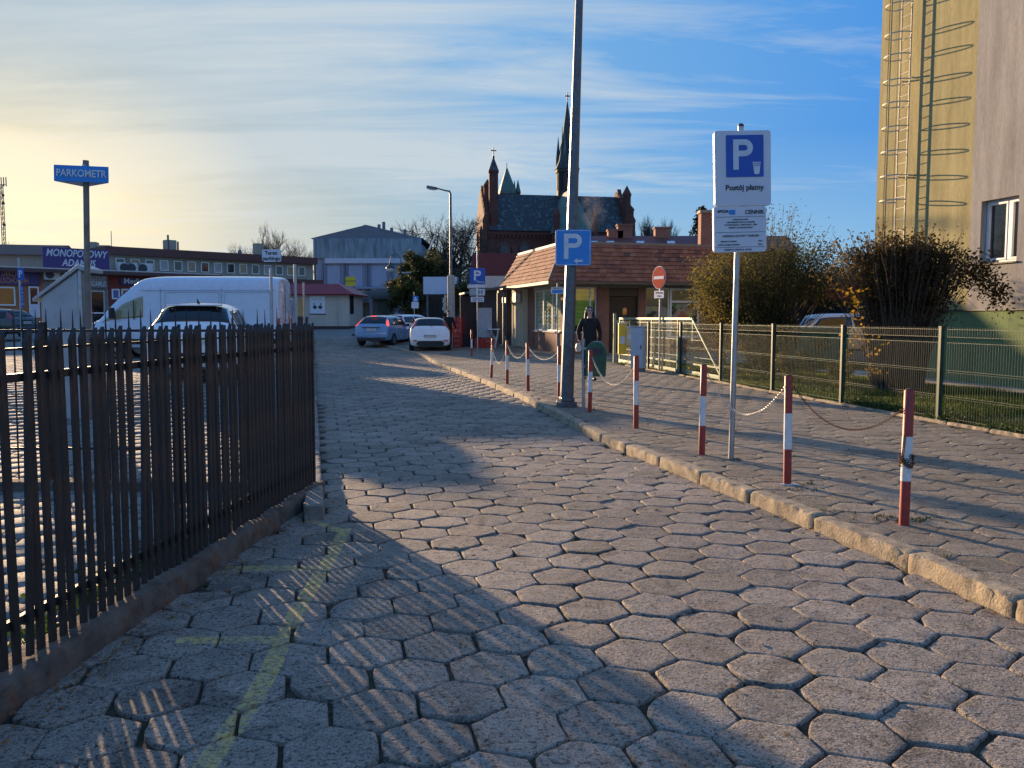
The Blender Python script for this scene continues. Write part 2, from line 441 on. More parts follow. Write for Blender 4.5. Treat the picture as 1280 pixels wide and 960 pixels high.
def tuft(mb, x, y, z, h, n):
    for _ in range(n):
        a = ru(0, 6.28); l = ru(.3, 1) * h; w = .0022 + .0015 * rnd(); dx, dy = math.cos(a) * l * .5, math.sin(a) * l * .5
        ox, oy = ru(-.5, .5) * h, ru(-.5, .5) * h
        mb.add([(x+ox-w*dy/l*2, y+oy+w*dx/l*2, z), (x+ox+w*dy/l*2, y+oy-w*dx/l*2, z), (x+ox+dx, y+oy+dy, z+l)], [(0, 1, 2)])
for (px, py, s, n) in ((1150, 650, .10, 160), (1110, 648, .16, 220), (1010, 605, .08, 120), (1000, 612, .1, 90), (1035, 640, .14, 140), (1170, 695, .08, 50), (748, 512, .1, 120), (668, 488, .1, 80), (920, 575, .06, 80)):
    p = grd(px, py, WZ)
    for _ in range(n // 8): tuft(mb, p.x + random.gauss(0, s * .8), p.y + random.gauss(0, s * .5), WZ - .004, .03, 8)
for _ in range(160):
    y = ru(1.6, 7.4); tuft(mb, ifx(y) + .13 + abs(random.gauss(0, .1)), y, -.02, .03, 8)
for _ in range(140):
    y = ru(3.6, 24); tuft(mb, kx(y) + .17 + abs(random.gauss(0, .08)), y, WZ - .01, .022, 7)
tag(mb.build('weeds', M_moss), 'small weeds and moss in cracks of the paving', 'weeds', kind='stuff')
# ------------------------------------------------------------------ materials for street things
M_galv = pm('galvanised_steel', (.42, .43, .44), .42, .85, var=.2, scale=9, dirt=(.25, .22, .18, .4), dscale=6)
M_lamp = pm('lamp_post_paint', (.12, .135, .155), .45, .5, var=.3, scale=12, dirt=(.12, .10, .08, .5), dscale=8)
M_white = pm('white_paint', (.74, .74, .74), .5, var=.08, scale=12)
M_board = pm('sign_white', (.62, .63, .68), .38, var=.05, scale=4)
M_blue = pm('sign_blue', (.012, .075, .40), .32, var=.08, scale=5)
M_lblue = pm('sign_light_blue', (.015, .22, .62), .32, var=.08, scale=5)
M_ink = pm('sign_ink', (.03, .03, .04), .5)
M_grey = pm('sign_back', (.33, .34, .35), .4, .6)
M_red = pm('bollard_red', (.36, .035, .022), .5, var=.25, scale=14, dirt=(.10, .03, .02, .6), dscale=18)
M_bwhite = pm('bollard_white', (.72, .71, .68), .5, var=.12, scale=14, dirt=(.42, .38, .32, .7), dscale=16)
M_rust = pm('rusty_metal', (.13, .06, .035), .85, .3, var=.5, scale=30, bump=.4, bscale=90)
M_iron = pm('black_iron', (.030, .024, .022), .6, .05, var=.5, scale=14, bump=.6, bscale=70, dirt=(.13, .065, .038, .85), dscale=8, stretch=(1, 1, .35))
M_plchain = pm('white_plastic_chain', (.50, .45, .35), .6)
M_green = pm('bin_green', (.012, .085, .045), .42, var=.25, scale=9, dirt=(.06, .09, .06, .4), dscale=7)
M_fgreen = pm('fence_green', (.008, .046, .030), .5, .0, var=.2, scale=9)
M_fgrey = pm('weathered_fence_wire', (.035, .065, .05), .45, .4, var=.2, scale=9)
M_plate = pm('plate_glass_dark', (.02, .022, .025), .12)

# ------------------------------------------------------------------ iron picket fence
fl = thing('iron_fence', 'tall rusty black iron picket fence on a concrete footing at the left', 'fence', (FB.x, FB.y, 0), math.atan2(FA.y - FB.y, FA.x - FB.x))
FLEN = (FA - FB).length
def picket_mesh(seed):
    random.seed(seed); mb = MB(); w, d = .0182, .0100; b0 = .13; h = 1.572 + ru(-.005, .005)
    mb.add([(-w,-d,b0),(w,-d,b0),(w,d,b0),(-w,d,b0),(-w,-d,h-.055),(w,-d,h),(w,d,h),(-w,d,h-.055)],
           [(0,3,2,1),(4,5,6,7),(0,1,5,4),(1,2,6,5),(2,3,7,6),(3,0,4,7)]); return mb
pk = [picket_mesh(i).build('picket', M_iron, fl) for i in range(4)]
npk = int(FLEN / .082); random.seed(11)
xk = FLEN
for i in range(96):
    x = xk; xk -= .074 if i < 34 else .082
    if x < .05: break
    o = pk[i] if i < 4 else pk[i % 4].copy()
    if i >= 4: C.objects.link(o)
    o.parent = fl; o.location = (x, ru(-.003, .003), ru(-.004, .004)); o.rotation_euler = (ru(-.006, .006), ru(-.006, .006), ru(-.03, .03))
    if i in (40, 52): o.rotation_euler = (.01, .045, .1)
for z, hh in ((1.36, .018), (.30, .02)):
    mb = MB(); mb.box(0, FLEN, .010, .035, z - hh, z + hh); mb.build('rail', M_iron, fl)
mb = MB(); mb.box(0, FLEN, .008, .030, 1.478, 1.490); mb.build('rail', M_iron, fl)
for x in (FLEN - .02, FLEN - 2.6, FLEN - 5.2):
    mb = MB(); mb.box(x - .03, x + .03, .036, .096, .02, 1.5); mb.build('post', M_iron, fl)
# footing with a broken top edge, rust washed down from the pickets
M_foot = pm('footing_concrete', (.13, .10, .075), .95, var=.5, scale=9, bump=1., bscale=30, dirt=(.20, .075, .03, .7), dscale=7)
mb = MB(); P_ = []
n = 150
for i in range(n + 1):
    x = FLEN * 1.004 * i / n; row = []
    for (y, z) in ((-.100, -.06), (-.092, .07), (-.086, .11), (-.070, .128), (-.03, .135), (.04, .133), (.11, .12), (.13, .05), (.135, -.06)):
        a = noise.noise(Vector((x * 5, y * 12, z * 12))); b = noise.noise(Vector((x * 16, y * 20, 3 + z * 9)))
        row.append((x, y - .02 * a * (1 if y < 0 else -1) - .012 * b, z + (.022 * a + .012 * b if z > .06 else 0)))
    P_.append(row)
mb.grid(P_, flip=True); k = 9
mb.f.append(tuple(range(k))[::-1]); mb.mi.append(0); mb.f.append(tuple(n * k + i for i in range(k))); mb.mi.append(0)
mb.build('footing', M_foot, fl, smooth=True)
# lower fence running off to the left from its far corner
bf = thing('iron_fence', 'thin spiked iron railing running left behind the picket fence', 'fence', (-2.0, 7.85, 0), math.pi)
random.seed(5)
def spike():
    mb = MB(); mb.tube([(0, 0, .1), (0, 0, 1.56), (0, 0, 1.70)], [.008, .008, .002], 5); return mb.build('spike', M_iron, bf)
s0 = spike()
for i in range(64):
    o = s0 if i == 0 else s0.copy()
    if i: C.objects.link(o)
    o.parent = bf; o.location = (.05 + i * .107, 0, ru(-.008, .008)); o.rotation_euler = (ru(-.01, .01), ru(-.012, .012), 0)
for z in (1.50, .40):
    mb = MB(); mb.box(0, 6.9, -.02, .006, z - .012, z + .012); mb.build('rail', M_iron, bf)
for x in (2.3, 4.6, 6.88):
    mb = MB(); mb.box(x, x + .045, .01, .055, 0, 1.58); mb.build('post', M_iron, bf)
mb = MB(); mb.box(0, 6.9, -.09, .09, -.05, .10); mb.build('footing', M_foot, bf, bevel=.01)

# ------------------------------------------------------------------ bollards
def bollard(px, py, label, lean=0, rz=0, h=1.0, r=.036, z0=WZ, group='red and white bollards along the kerb'):
    p = grd(px, py, z0); p.z = z0 + g(0, p.y) - .006
    t = thing('bollard', label, 'bollard', p, rz, group)
    mb = MB(); mb.tube([(0, 0, -.05), (0, 0, h - .008), (0, 0, h)], [r, r, r * .85], 20)
    o = mb.build('post', M_red, t, smooth=True)
    mb = MB(); mb.tube([(0, 0, h * .33), (0, 0, h * .66)], r + .0012, 20, cap=False); mb.build('white_band', M_bwhite, t, smooth=True)
    mb = MB(); mb.lathe([(r * .9, h - .004), (r * .8, h + .006), (r * .4, h + .010)], 16); mb.build('cap', M_rust, t, smooth=True)
    t.rotation_euler = (0, lean, rz)
    return t, p
BL = [bollard(1130, 655, 'nearest bollard on the pavement, rusty chain wound round its white band', 0.004),
      bollard(984, 605, 'bollard just right of the tall paid parking sign, broken white base', -.012),
      bollard(877, 568, 'bollard just left of the tall paid parking sign', .01),
      bollard(795, 535, 'bollard between the green bin and the paid parking sign', -.006),
      bollard(737, 515, 'bollard standing directly in front of the green litter bin', .012),
      bollard(699, 499.5, 'bollard half hidden behind the foot of the lamp post', .0),
      bollard(660, 488, 'first whole bollard left of the lamp post', -.01),
      bollard(634, 479.5, 'bollard in the middle of the three left of the lamp post', .0),
      bollard(614, 472, 'leaning bollard with a chain at the left end of its row', .045),
      bollard(589.5, 447, 'far bollard without chain beside the blue parking sign pole', .0, h=1.02)]
mb = MB()
for k in range(5): mb.cbox((-.05 + .03 * k, -.02 + ru(-.02, .02), .006), .05, .03, .012, ru(0, 3))
o = mb.build('broken_base', M_bwhite, BL[1][0])
def chain(a, b, sag, label, mat, link=.035, rad=.0035, n=None, wob=0):
    """real links hung between two points"""
    mb = MB(); pts = []
    L = (b - a).length; m = 60
    for i in range(m + 1):
        f = i / m; p = a.lerp(b, f); p.z -= sag * 4 * f * (1 - f); pts.append(p)
    acc = [0]
    for p, q in zip(pts, pts[1:]): acc.append(acc[-1] + (q - p).length)
    step = link * .74; k = 0; s = 0
    while s < acc[-1]:
        j = min(range(len(acc)), key=lambda q: abs(acc[q] - s)); j = min(max(j, 0), m - 1)
        c = pts[j].lerp(pts[j+1], (s - acc[j]) / max(1e-6, acc[j+1] - acc[j])); d = (pts[j+1] - pts[j]).normalized()
        side_ = d.cross(Vector((0, 0, 1))).normalized(); up = side_.cross(d)
        an = (k % 2) * math.pi / 2 + .4; e = side_ * math.cos(an) + up * math.sin(an)
        ring = []
        for q in range(9):
            th = 2 * math.pi * q / 8; ring.append(c + d * (math.cos(th) * link * .5) + e * (math.sin(th) * link * .32))
        mb.tube(ring, rad, 4, cap=False); s += step; k += 1
    o = mb.build('chain', mat); tag(o, label, 'chain', 'chains hung between the bollards'); return o
def top(i, dz=.93): return BL[i][1] + Vector((0, 0, dz))
chain(top(0, .86) + Vector((-.04, 0, 0)), top(1, .90) + Vector((.04, 0, 0)), .26, 'thin brown metal chain hung between the two nearest bollards', M_rust, .030, .0024)
chain(top(1, .9) + Vector((-.04, 0, 0)), top(2, .93) + Vector((.04, 0, 0)), .36, 'thin pale metal chain sagging behind the paid parking sign pole', M_galv, .030, .0023)
chain(top(4, .90) + Vector((.03, 0, 0)), top(3, .86) + Vector((-.03, 0, 0)), .34, 'white plastic chain sagging beside the green bin', M_plchain, .042, .0042)
chain(top(6), top(5), .22, 'white plastic chain hung just left of the lamp post', M_plchain, .042, .0042)
chain(top(7), top(6), .28, 'white plastic chain, middle one of the three left of the lamp post', M_plchain, .042, .0042)
chain(top(8), top(7), .50, 'white plastic chain drooping lowest, from the leaning bollard', M_plchain, .042, .0042)
# chain wound round the nearest bollard
mb = MB(); p0 = BL[0][1]
for k in range(64):
    a = k * .42; z = .46 + .028 * math.sin(k * .9) + .012 * (k // 15)
    c = Vector((math.cos(a) * .044, math.sin(a) * .044, z)); d = Vector((-math.sin(a), math.cos(a), .1))
    e = Vector((0, 0, 1)) if k % 2 else Vector((math.cos(a), math.sin(a), 0))
    mb.tube([c + d * (math.cos(q * .785) * .017) + e * (math.sin(q * .785) * .011) for q in range(9)], .0032, 4, cap=False)
for k in range(14):
    c = Vector((-.044 + .001 * k, -.03, .50 + .013 * k)); mb.tube([c + Vector((0, 0, 1)) * (math.cos(q * .785) * .012) + Vector((1, 0, 0)) * (math.sin(q * .785) * .007) for q in range(9)], .003, 4, cap=False)
o = mb.build('chain', M_rust, loc=p0); tag(o, 'rusty chain wound round the nearest bollard', 'chain')

# ------------------------------------------------------------------ paid parking sign (main)
p = grd(914, 573, WZ); p.z = WZ - .01
t = thing('parking_sign', 'tall white paid parking sign with a price board on a steel pole', 'sign', p, R(2))
t.rotation_euler = (0, R(.5), R(4))
mb = MB(); mb.tube([(0, 0, -.02), (0, 0, 3.53)], .03, 20); mb.build('pole', M_galv, t, smooth=True)
mb = MB(); mb.lathe([(.033, 3.53), (.031, 3.55), (.01, 3.565)], 16); mb.build('pole_cap', M_ink, t, smooth=True)
TLT = Matrix.Rotation(R(-2.2), 4, 'Y')
def board(w, h, cz, d=.05, r=.03, mat=M_board, name='board', y=-.04, par=t, cx=0, rot=TLT):
    mb = MB(); M = Matrix.Translation((cx, y, cz)) @ rot
    mb.prism(rrect(w, h, r), -d, 0, 'y', M); return mb.build(name, mat, par, bevel=.004)
b1 = board(.60, .775, 3.085, cx=.005)
b2 = board(.565, .475, 2.455, cx=-.005)
def on(par, cz, cx, parts):
    pass
e1 = MB(); M1 = Matrix.Translation((.005, -.0925, 3.085)) @ TLT
e1.prism(rrect(.40, .43, .012, cz=.125, cx=.02), -.002, 0, 'y', M1); e1.build('blue_panel', M_blue, t)
def letterP(mb, w, h, st, cx, cz, M, y0=-.005, y1=-.003):
    x0 = cx - w/2; z0 = cz - h/2; z1 = cz + h/2; bh = h * .56
    mb.box(x0, x0 + st, y0, y1, z0, z1, M)
    r = bh / 2; xc = x0 + w - r; n = 12; o = []; i_ = []
    outer = [(x0 + st, z1)] + [(xc + (r) * math.sin(math.pi * k / n), z1 - r + r * math.cos(math.pi * k / n)) for k in range(n + 1)] + [(x0 + st, z1 - bh)]
    ri = r - st
    inner = [(x0 + st, z1 - st)] + [(xc + ri * math.sin(math.pi * k / n), z1 - r + ri * math.cos(math.pi * k / n)) for k in range(n + 1)] + [(x0 + st, z1 - bh + st)]
    m = len(outer); vs = [(a, y0, b) for a, b in outer] + [(a, y0, b) for a, b in inner] + [(a, y1, b) for a, b in outer] + [(a, y1, b) for a, b in inner]
    fs = []
    for k in range(m - 1):
        fs += [(k, k+1, m+k+1, m+k), (2*m+k, 3*m+k, 3*m+k+1, 2*m+k+1), (k, 2*m+k, 2*m+k+1, k+1), (m+k, m+k+1, 3*m+k+1, 3*m+k)]
    mb.add(vs, fs, M)
M_letter = pm('sign_letter_white', (.62, .65, .70), .4)
mb = MB(); letterP(mb, .21, .31, .058, .0, .14, M1, -.006, -.0025); mb.build('letter_p', M_letter, t)
mb = MB(); mb.prism([(.105, .045), (.185, .045), (.172, -.055), (.165, -.064), (.125, -.064), (.118, -.055)], -.006, -.0025, 'y', M1)
mb.prism([(.098 + .004*k, .052 - 0*k) for k in (0,)] + [(.19, .052), (.188, .062), (.10, .062)], -.006, -.0025, 'y', M1); mb.build('coin_symbol', M_letter, t)
mb = MB()
for k in range(4): mb.prism([(.117 + k * .017, .035), (.128 + k * .017, .035), (.1225 + k * .017, .012)], -.0075, -.006, 'y', M1)
mb.build('coin_symbol_slot', M_blue, t)
def tx(body, s, x, z, **k):
    c0 = k.pop('cz', 3.085); v = Matrix.Rotation(R(-2.2), 4, 'Y') @ Vector((x, 0, z))
    o = text(body, s, (v.x + k.pop('cx', 0), -.0935, v.z + c0), k.pop('mat', M_ink), t, **k)
    o.rotation_euler = Matrix.Rotation(R(-2.2), 4, 'Y').to_3x3().to_4x4().__matmul__(Matrix.Rotation(R(90), 4, 'X')).to_euler(); return o
tx('Postój płatny', .078, .02, -.20, bold=.0015)
tx('CENNIK', .056, .150, .175, cz=2.455, bold=.001)
tx('APCOA', .036, -.19, .188, cz=2.455, bold=.0015)
v = TLT @ Vector((-.085, 0, .178)); mb = MB(); mb.cbox((v.x - .005, -.092, v.z + 2.455), .065, .004, .048); mb.build('logo', M_lblue, t)
for z in (.125, -.045, -.205, .145):
    pass
for z in (.13, -.03, -.185):
    mb = MB(); v = TLT @ Vector((0, 0, z)); mb.cbox((v.x - .005, -.0915, v.z + 2.455), .53, .003, .003, 0, 0, R(-2.2)); mb.build('rule_line', M_ink, t)
for (s_, x, z, b) in ((.020, 0, .100, 'PARKING PŁATNY'), (.019, 0, .073, 'OBOWIĄZUJE OPŁATA ZA POSTÓJ'), (.019, 0, .046, 'W PONIEDZIAŁEK – SOBOTA 8:00 – 18:00'), (.019, 0, .017, 'PROSIMY O POBRANIE BILETU'), (.030, 0, -.070, 'PARKING PŁATNY 7 DNI/24H'),
                      (.018, -.13, -.125, 'PIERWSZA GODZINA'), (.018, .21, -.125, '4,00 zł'), (.018, -.13, -.160, 'KAŻDA KOLEJNA GODZINA'), (.018, .21, -.160, '5,00 zł'), (.022, -.03, -.212, 'POBIERZ Z APLIKACJI  APCOA')):
    tx(b, s_, x, z, cz=2.455)

# ------------------------------------------------------------------ lamp post with parking sign
p = grd(708, 508, WZ); p.z = WZ - .01
t = thing('lamp_post', 'tall grey tapered lamp post beside the kerb, carrying the arrow parking sign', 'lamp post', p)
t.rotation_euler = (0, R(1.55), R(12))
mb = MB(); mb.box(-.15, .15, -.15, .15, 0, .10); mb.box(-.115, .115, -.115, .115, .10, .17); mb.build('base_plate', M_lamp, t, bevel=.015)
mb = MB(); mb.tube([(0, 0, .17), (0, 0, .9), (0, 0, 2.4), (0, 0, 5), (0, 0, 10)], [.118, .112, .096, .078, .045], 8); mb.build('pole', M_lamp, t)
mb = MB(); mb.box(-.05, .05, -.125, -.10, .55, 1.0); mb.build('access_door', M_lamp, t, bevel=.004)
mb = MB(); mb.tube([(0, 0, 9.9), (-.3, .0, 10.2), (-1.2, 0, 10.35)], .03, 8); mb.build('arm', M_lamp, t)
mb = MB(); mb.cbox((-1.5, 0, 10.36), .7, .25, .12); mb.build('lamp_head', M_lamp, t, bevel=.03)
pp = pix(716.5, 309.5, p.y - .14)
s = thing('parking_sign', 'light blue square P sign with a left arrow fixed to the lamp post', 'sign', pp, R(-3))
mb = MB(); mb.prism(rrect(.60, .60, .04), -.012, .012, 'y'); mb.build('panel', M_lblue, s, bevel=.003)
mb = MB(); M0 = Matrix.Translation((-.005, -.011, .02)); letterP(mb, .30, .42, .075, 0, .0, M0, -.004, -.001); mb.build('letter_p', M_letter, s)
mb = MB(); mb.prism([(.005, -.222), (.07, -.175), (.07, -.205), (.165, -.205), (.165, -.24), (.07, -.24), (.07, -.27)], -.016, -.0125, 'y'); mb.build('arrow', M_letter, s)
e = .285
mb = MB()
for q in ((-e, e, e - .008, e), (-e, e, -e, -e + .008)): mb.box(q[0], q[1], -.0145, -.0125, q[2], q[3])
for q in ((-e, -e + .008), (e - .008, e)): mb.box(q[0], q[1], -.0145, -.0125, -e + .008, e - .008)
mb.build('border', M_letter, s)
mb = MB(); mb.box(-.10, .10, .013, .06, -.02, .02); mb.build('bracket', M_galv, s)

# ------------------------------------------------------------------ litter bin
p = grd(729.5, 511, WZ); p.z = WZ - .01
t = thing('litter_bin', 'dark green litter bin with a domed lid on a steel post', 'bin', p, R(-8))
mb = MB(); mb.tube([(0, 0, 0), (-.012, 0, 1.18)], .028, 12); mb.build('post', M_galv, t, smooth=True)
mb = MB(); prof = rrect(.33, .40, .03, cx=.19, cz=.76)
o = [( .03, .56), (.36, .56), (.375, .95)] + [(.20 + .175 * math.cos(R(a)), .95 + .19 * math.sin(R(a))) for a in range(10, 180, 12)] + [(.025, .95)]
mb.prism([(a, b) for a, b in o], -.16, .16, 'y'); mb.build('body', M_green, t, bevel=.018)
mb = MB(); mb.box(.09, .31, -.168, -.158, .93, 1.03); mb.build('slot', M_ink, t, bevel=.008)
mb = MB(); mb.box(.02, .38, -.170, .170, .895, .912); mb.build('lid_seam', M_green, t, bevel=.003)
mb = MB(); mb.box(-.03, .04, -.03, .03, .70, .74); mb.box(-.03, .04, -.03, .03, 1.0, 1.04); mb.build('bracket', M_galv, t)

# ------------------------------------------------------------------ small signs
def pole_sign(px, Y, zt, label, rz=0, r=.03, name='road_sign', cat='sign', mat=None, group=None):
    q = pix(px, 400, Y); q.z = WZ + g(0, Y) - .01
    if q.x < kx(Y): q.z = g(q.x, Y) - .02
    t = thing(name, label, cat, q, rz, group); mb = MB(); mb.tube([(0, 0, 0), (0, 0, zt - q.z)], r, 12); mb.build('pole', mat or M_galv, t, smooth=True)
    return t, q
def plate(t, q, Y, x0, y0, x1, y1, mat, name='panel', dy=-.045, th=.015, r=.03):
    a = pix(x0, y0, Y); b = pix(x1, y1, Y); cx = (a.x + b.x) / 2 - q.x; cz = (a.z + b.z) / 2 - q.z; w = abs(b.x - a.x); h = abs(a.z - b.z)
    mb = MB(); mb.prism(rrect(w, h, min(r, w*.2, h*.2), cx=cx, cz=cz), dy - th, dy, 'y'); mb.build(name, mat, t); return cx, cz, w, h, dy - th
# far blue P sign with plates
t, q = pole_sign(597, 35.8, 4.6, 'dark blue P sign with two small plates on a thin pole near the stall')
cx, cz, w, h, yy_ = plate(t, q, 35.8, 587.3, 335, 606.5, 355.5, M_blue)
mb = MB(); letterP(mb, .30, .42, .085, 0, 0, Matrix.Translation((cx, yy_, cz + .03)), -.006, -.001); mb.build('letter_p', M_letter, t)
text('Płatny', .13, (cx + .12, yy_ - .004, cz - .24), M_letter, t)
plate(t, q, 35.8, 586.5, 356.5, 606.5, 359.5, M_board)
plate(t, q, 35.8, 587, 361, 606.5, 369.5, M_grey)
cx, cz, w, h, yy_ = plate(t, q, 35.8, 595.5, 361, 606, 369.3, M_board, dy=-.062, th=.004, r=.01)
mb = MB()
for dx in (-.07, .06): mb.cbox((cx + dx, yy_ - .003, cz), .035, .004, .20)
mb.cbox((cx, yy_ - .003, cz), .10, .004, .025); mb.build('pictogram', M_ink, t)
cx, cz, w, h, yy_ = plate(t, q, 35.8, 588.5, 371, 605, 377.5, M_board)
text('Strefa płatna', .085, (cx, yy_ - .003, cz + .035), M_ink, t); text('8:00 – 18:00', .08, (cx, yy_ - .003, cz - .055), M_ink, t)
# small direction plate left of lamp post
t, q = pole_sign(696.5, 32, 2.9, 'small blue and white plate on a slim pole outside the tiled shop', r=.025)
cx, cz, w, h, yy_ = plate(t, q, 32, 689, 359, 704.5, 367.5, M_board)
mb = MB(); mb.box(cx - w/2 + .03, cx + w/2 - .03, yy_ - .003, yy_ - .001, cz - .10, cz + .02); mb.build('blue_band', M_lblue, t)
text('PARKING', .085, (cx, yy_ - .004, cz + .07), M_ink, t)
# no entry
t, q = pole_sign(825, 24.2, 3.0, 'round red no entry sign with a small white plate beneath, beyond the gate', R(-64))
for m_, r0, r1, y0, nm in ((M_board, 0, .325, -.05, 'rim'), (pm('sign_red', (.62, .012, .006), .65, spec=.1), 0, .305, -.056, 'disc')):
    mb = MB(); mb.prism([(r1 * math.cos(2 * math.pi * k / 32), 2.75 + .01 + r1 * math.sin(2 * math.pi * k / 32) - WZ) for k in range(32)], y0 - .006, y0, 'y'); mb.build(nm, m_, t)
mb = MB(); mb.box(-.24, .24, -.066, -.0625, 2.62 - .005 , 2.70); mb.build('bar', M_board, t)
mb = MB(); mb.box(-.23, .23, -.05, -.04, 2.08, 2.29); mb.build('plate', M_board, t)
text('Nie dotyczy', .065, (0, -.053, 2.235), M_ink, t); text('dostaw', .065, (0, -.053, 2.145), M_ink, t)
# parking area sign behind the fence
t, q = pole_sign(340, 24, 3.0, 'small white board on a thin steel pole behind the white van', R(-6), r=.04)
q2 = q
cx, cz, w, h, yy_ = plate(t, q, 24, 328, 312, 353, 327.5, M_board, r=.06)
text('Teren', .15, (cx - .01, yy_ - .003, cz + .07), M_ink, t, bold=.004); text('parkingu', .15, (cx, yy_ - .003, cz - .08), M_ink, t, bold=.004)
t, q = pole_sign(370, 27, 3.3, 'bare slim steel pole, taller of the two right of the van', r=.05, name='steel_pole', cat='pole')
mb = MB(); mb.box(-.06, .06, -.06, .06, 0, .3); mb.build('base', M_galv, t)
t, q = pole_sign(380.5, 27.5, 2.75, 'bare slim steel pole, shorter of the two right of the van', r=.03, name='steel_pole', cat='pole')
mb = MB(); mb.box(-.05, .05, -.05, .05, 0, .3); mb.build('base', M_galv, t)
# blue P with vertical board far left
t, q = pole_sign(26.5, 40, 4.4, 'blue P sign above a tall narrow blue board by the orange shop front', r=.05)
cx, cz, w, h, yy_ = plate(t, q, 40, 22, 335, 31, 350, M_blue)
mb = MB(); letterP(mb, .16, .34, .05, 0, 0, Matrix.Translation((cx, yy_, cz)), -.006, -.001); mb.build('letter_p', M_letter, t)
cx, cz, w, h, yy_ = plate(t, q, 40, 26.5, 357, 31, 384, M_blue)
for i_, c_ in enumerate('KASTO'): text(c_, .16, (cx, yy_ - .003, cz + .36 - .18 * i_), M_letter, t)
# pedestrian info sign in the background
t, q = pole_sign(518, 50, 3.1, 'small blue sign over a white plate in front of the dark hedge')
cx, cz, w, h, yy_ = plate(t, q, 50, 516, 370, 523, 377, M_lblue)
mb = MB(); mb.prism([(cx - .12, cz - .12), (cx + .12, cz - .12), (cx, cz + .13)], yy_ - .006, yy_ - .001, 'y'); mb.build('pictogram', M_letter, t)
plate(t, q, 50, 514.5, 377.5, 523.5, 385.5, M_board)
text('ZAKAZ', .12, (.05, -.066, 2.15 - .02), M_ink, t)

# ------------------------------------------------------------------ parking meter shelter and its sign
q = grd(82, 527, .06); Y = q.y; z0 = g(-6.2, Y) - .02
M_cab = pm('meter_cabinet', (.40, .41, .42), .45, .3, var=.12, scale=5, dirt=(.28, .26, .22, .5), dscale=4)
xa, xb = pix(52, 400, Y).x, pix(99, 400, Y).x
zl, zr_ = pix(52, 372, Y).z, pix(99, 338, Y).z
t = thing('parking_meter', 'grey parking meter cabinet under a steep sloping solar roof', 'parking meter', (xa, Y, z0), R(2))
W_ = xb - xa
mb = MB(); mb.prism([(0, 0), (W_, 0), (W_, zr_ - z0), (0, zl - z0)], 0, .42, 'y'); mb.build('cabinet', M_cab, t, bevel=.012)
mb = MB(); mb.prism([(.012, .03), (W_ - .012, .03), (W_ - .012, (zl - z0) * .92), (.012, (zl - z0) * .92)], -.005, -.001, 'y'); mb.build('side_panel', M_cab, t, bevel=.002)
mb = MB(); mb.tube([(W_ + .02, .03, 0), (W_ + .02, .03, zr_ - z0)], .05, 16); mb.build('corner_tube', M_galv, t, smooth=True)
sl = (zr_ - zl) / W_
mb = MB(); a0 = -.10; b0_ = W_ + .015
mb.prism([(a0, zl - z0 + sl * a0 + .01), (b0_, zl - z0 + sl * b0_ + .01), (W_ + .15, zr_ - z0 - .03), (W_ + .15, zr_ - z0 + .03), (b0_, zl - z0 + sl * b0_ + .075), (a0, zl - z0 + sl * a0 + .06)], -.05, .50, 'y'); mb.build('roof', M_cab, t, bevel=.006)
mb = MB(); M = Matrix.Translation(((a0 + b0_) / 2, .22, zl - z0 + sl * (a0 + b0_) / 2 + .078)) @ Matrix.Rotation(-math.atan(sl), 4, 'Y'); mb.box(-.30, .30, -.2, .2, 0, .012, M); mb.build('solar_panel', M_plate, t)
mb = MB(); mb.box(W_ + .0, W_ + .12, .10, .32, 1.25, 1.32); mb.build('bracket', M_galv, t)
P = pix(106.5, 400, Y - .02)
t = thing('parking_meter_sign', 'blue three-sided PARKOMETR sign on a tall steel pole by the meter', 'sign', (P.x, Y - .02, z0))
zt = pix(106, 206, Y).z - z0
mb = MB(); mb.tube([(0, 0, 0), (0, 0, zt + .06)], .042, 16); mb.build('pole', pm('brown_grey_steel', (.20, .18, .16), .5, .4, var=.3), t, smooth=True)
za, zb = pix(106, 209, Y).z - z0, pix(106, 231, Y).z - z0
A = (-.395, -.15); B = (.37, -.075); D_ = (-.22, .42)
mb = MB(); mb.prism([A, B, D_], zb + .02, za + .0, 'z'); mb.build('sign_box', M_lblue, t, bevel=.006)
an = math.atan2(B[1] - A[1], B[0] - A[0])
text('PARKOMETR', .145, ((A[0] + B[0]) / 2 + .002, (A[1] + B[1]) / 2 - .008, (za + zb) / 2 + .012), M_letter, t, rz=an, bold=.003, sx=.84)
t.rotation_euler = (0, R(1.5), 0)
mb = MB(); mb.box(-.02, .02, -.07, .07, za - .002, za + .03); mb.build('clamp', M_galv, t)

# ------------------------------------------------------------------ street lamps
q = pix(564, 400, 45); z0 = g(q.x, 45) - .02
t = thing('street_lamp', 'slim street lamp with a thick lower shaft in front of the billboard', 'street lamp', (q.x, 45, z0))
zt = pix(564, 239, 45).z - z0; zm = pix(564, 345, 45).z - z0
mb = MB(); mb.tube([(0, 0, 0), (0, 0, zm), (0, 0, zm + .05)], [.21, .19, .10], 14); mb.build('shaft', pm('lamp_concrete', (.42, .36, .28), .8, var=.2), t, smooth=True)
mb = MB(); mb.tube([(0, 0, zm), (.0, 0, zt - .15), (-.05, 0, zt), (-.25, 0, zt + .03), (-.75, 0, zt + .16)], [.075, .06, .05, .04, .035], 10); mb.build('pole', M_lamp, t, smooth=True)
mb = MB(); mb.prism([(-1.28, zt + .16), (-.72, zt + .07), (-.66, zt + .13), (-.72, zt + .20), (-1.22, zt + .29)], -.13, .13, 'y'); mb.build('lamp_head', M_lamp, t, bevel=.03)
mb = MB(); mb.prism([(-1.24, zt + .15), (-.80, zt + .085), (-.86, zt + .05), (-1.15, zt + .10)], -.10, .10, 'y'); mb.build('lamp_glass', pm('lamp_glass', (.55, .58, .6), .2), t)
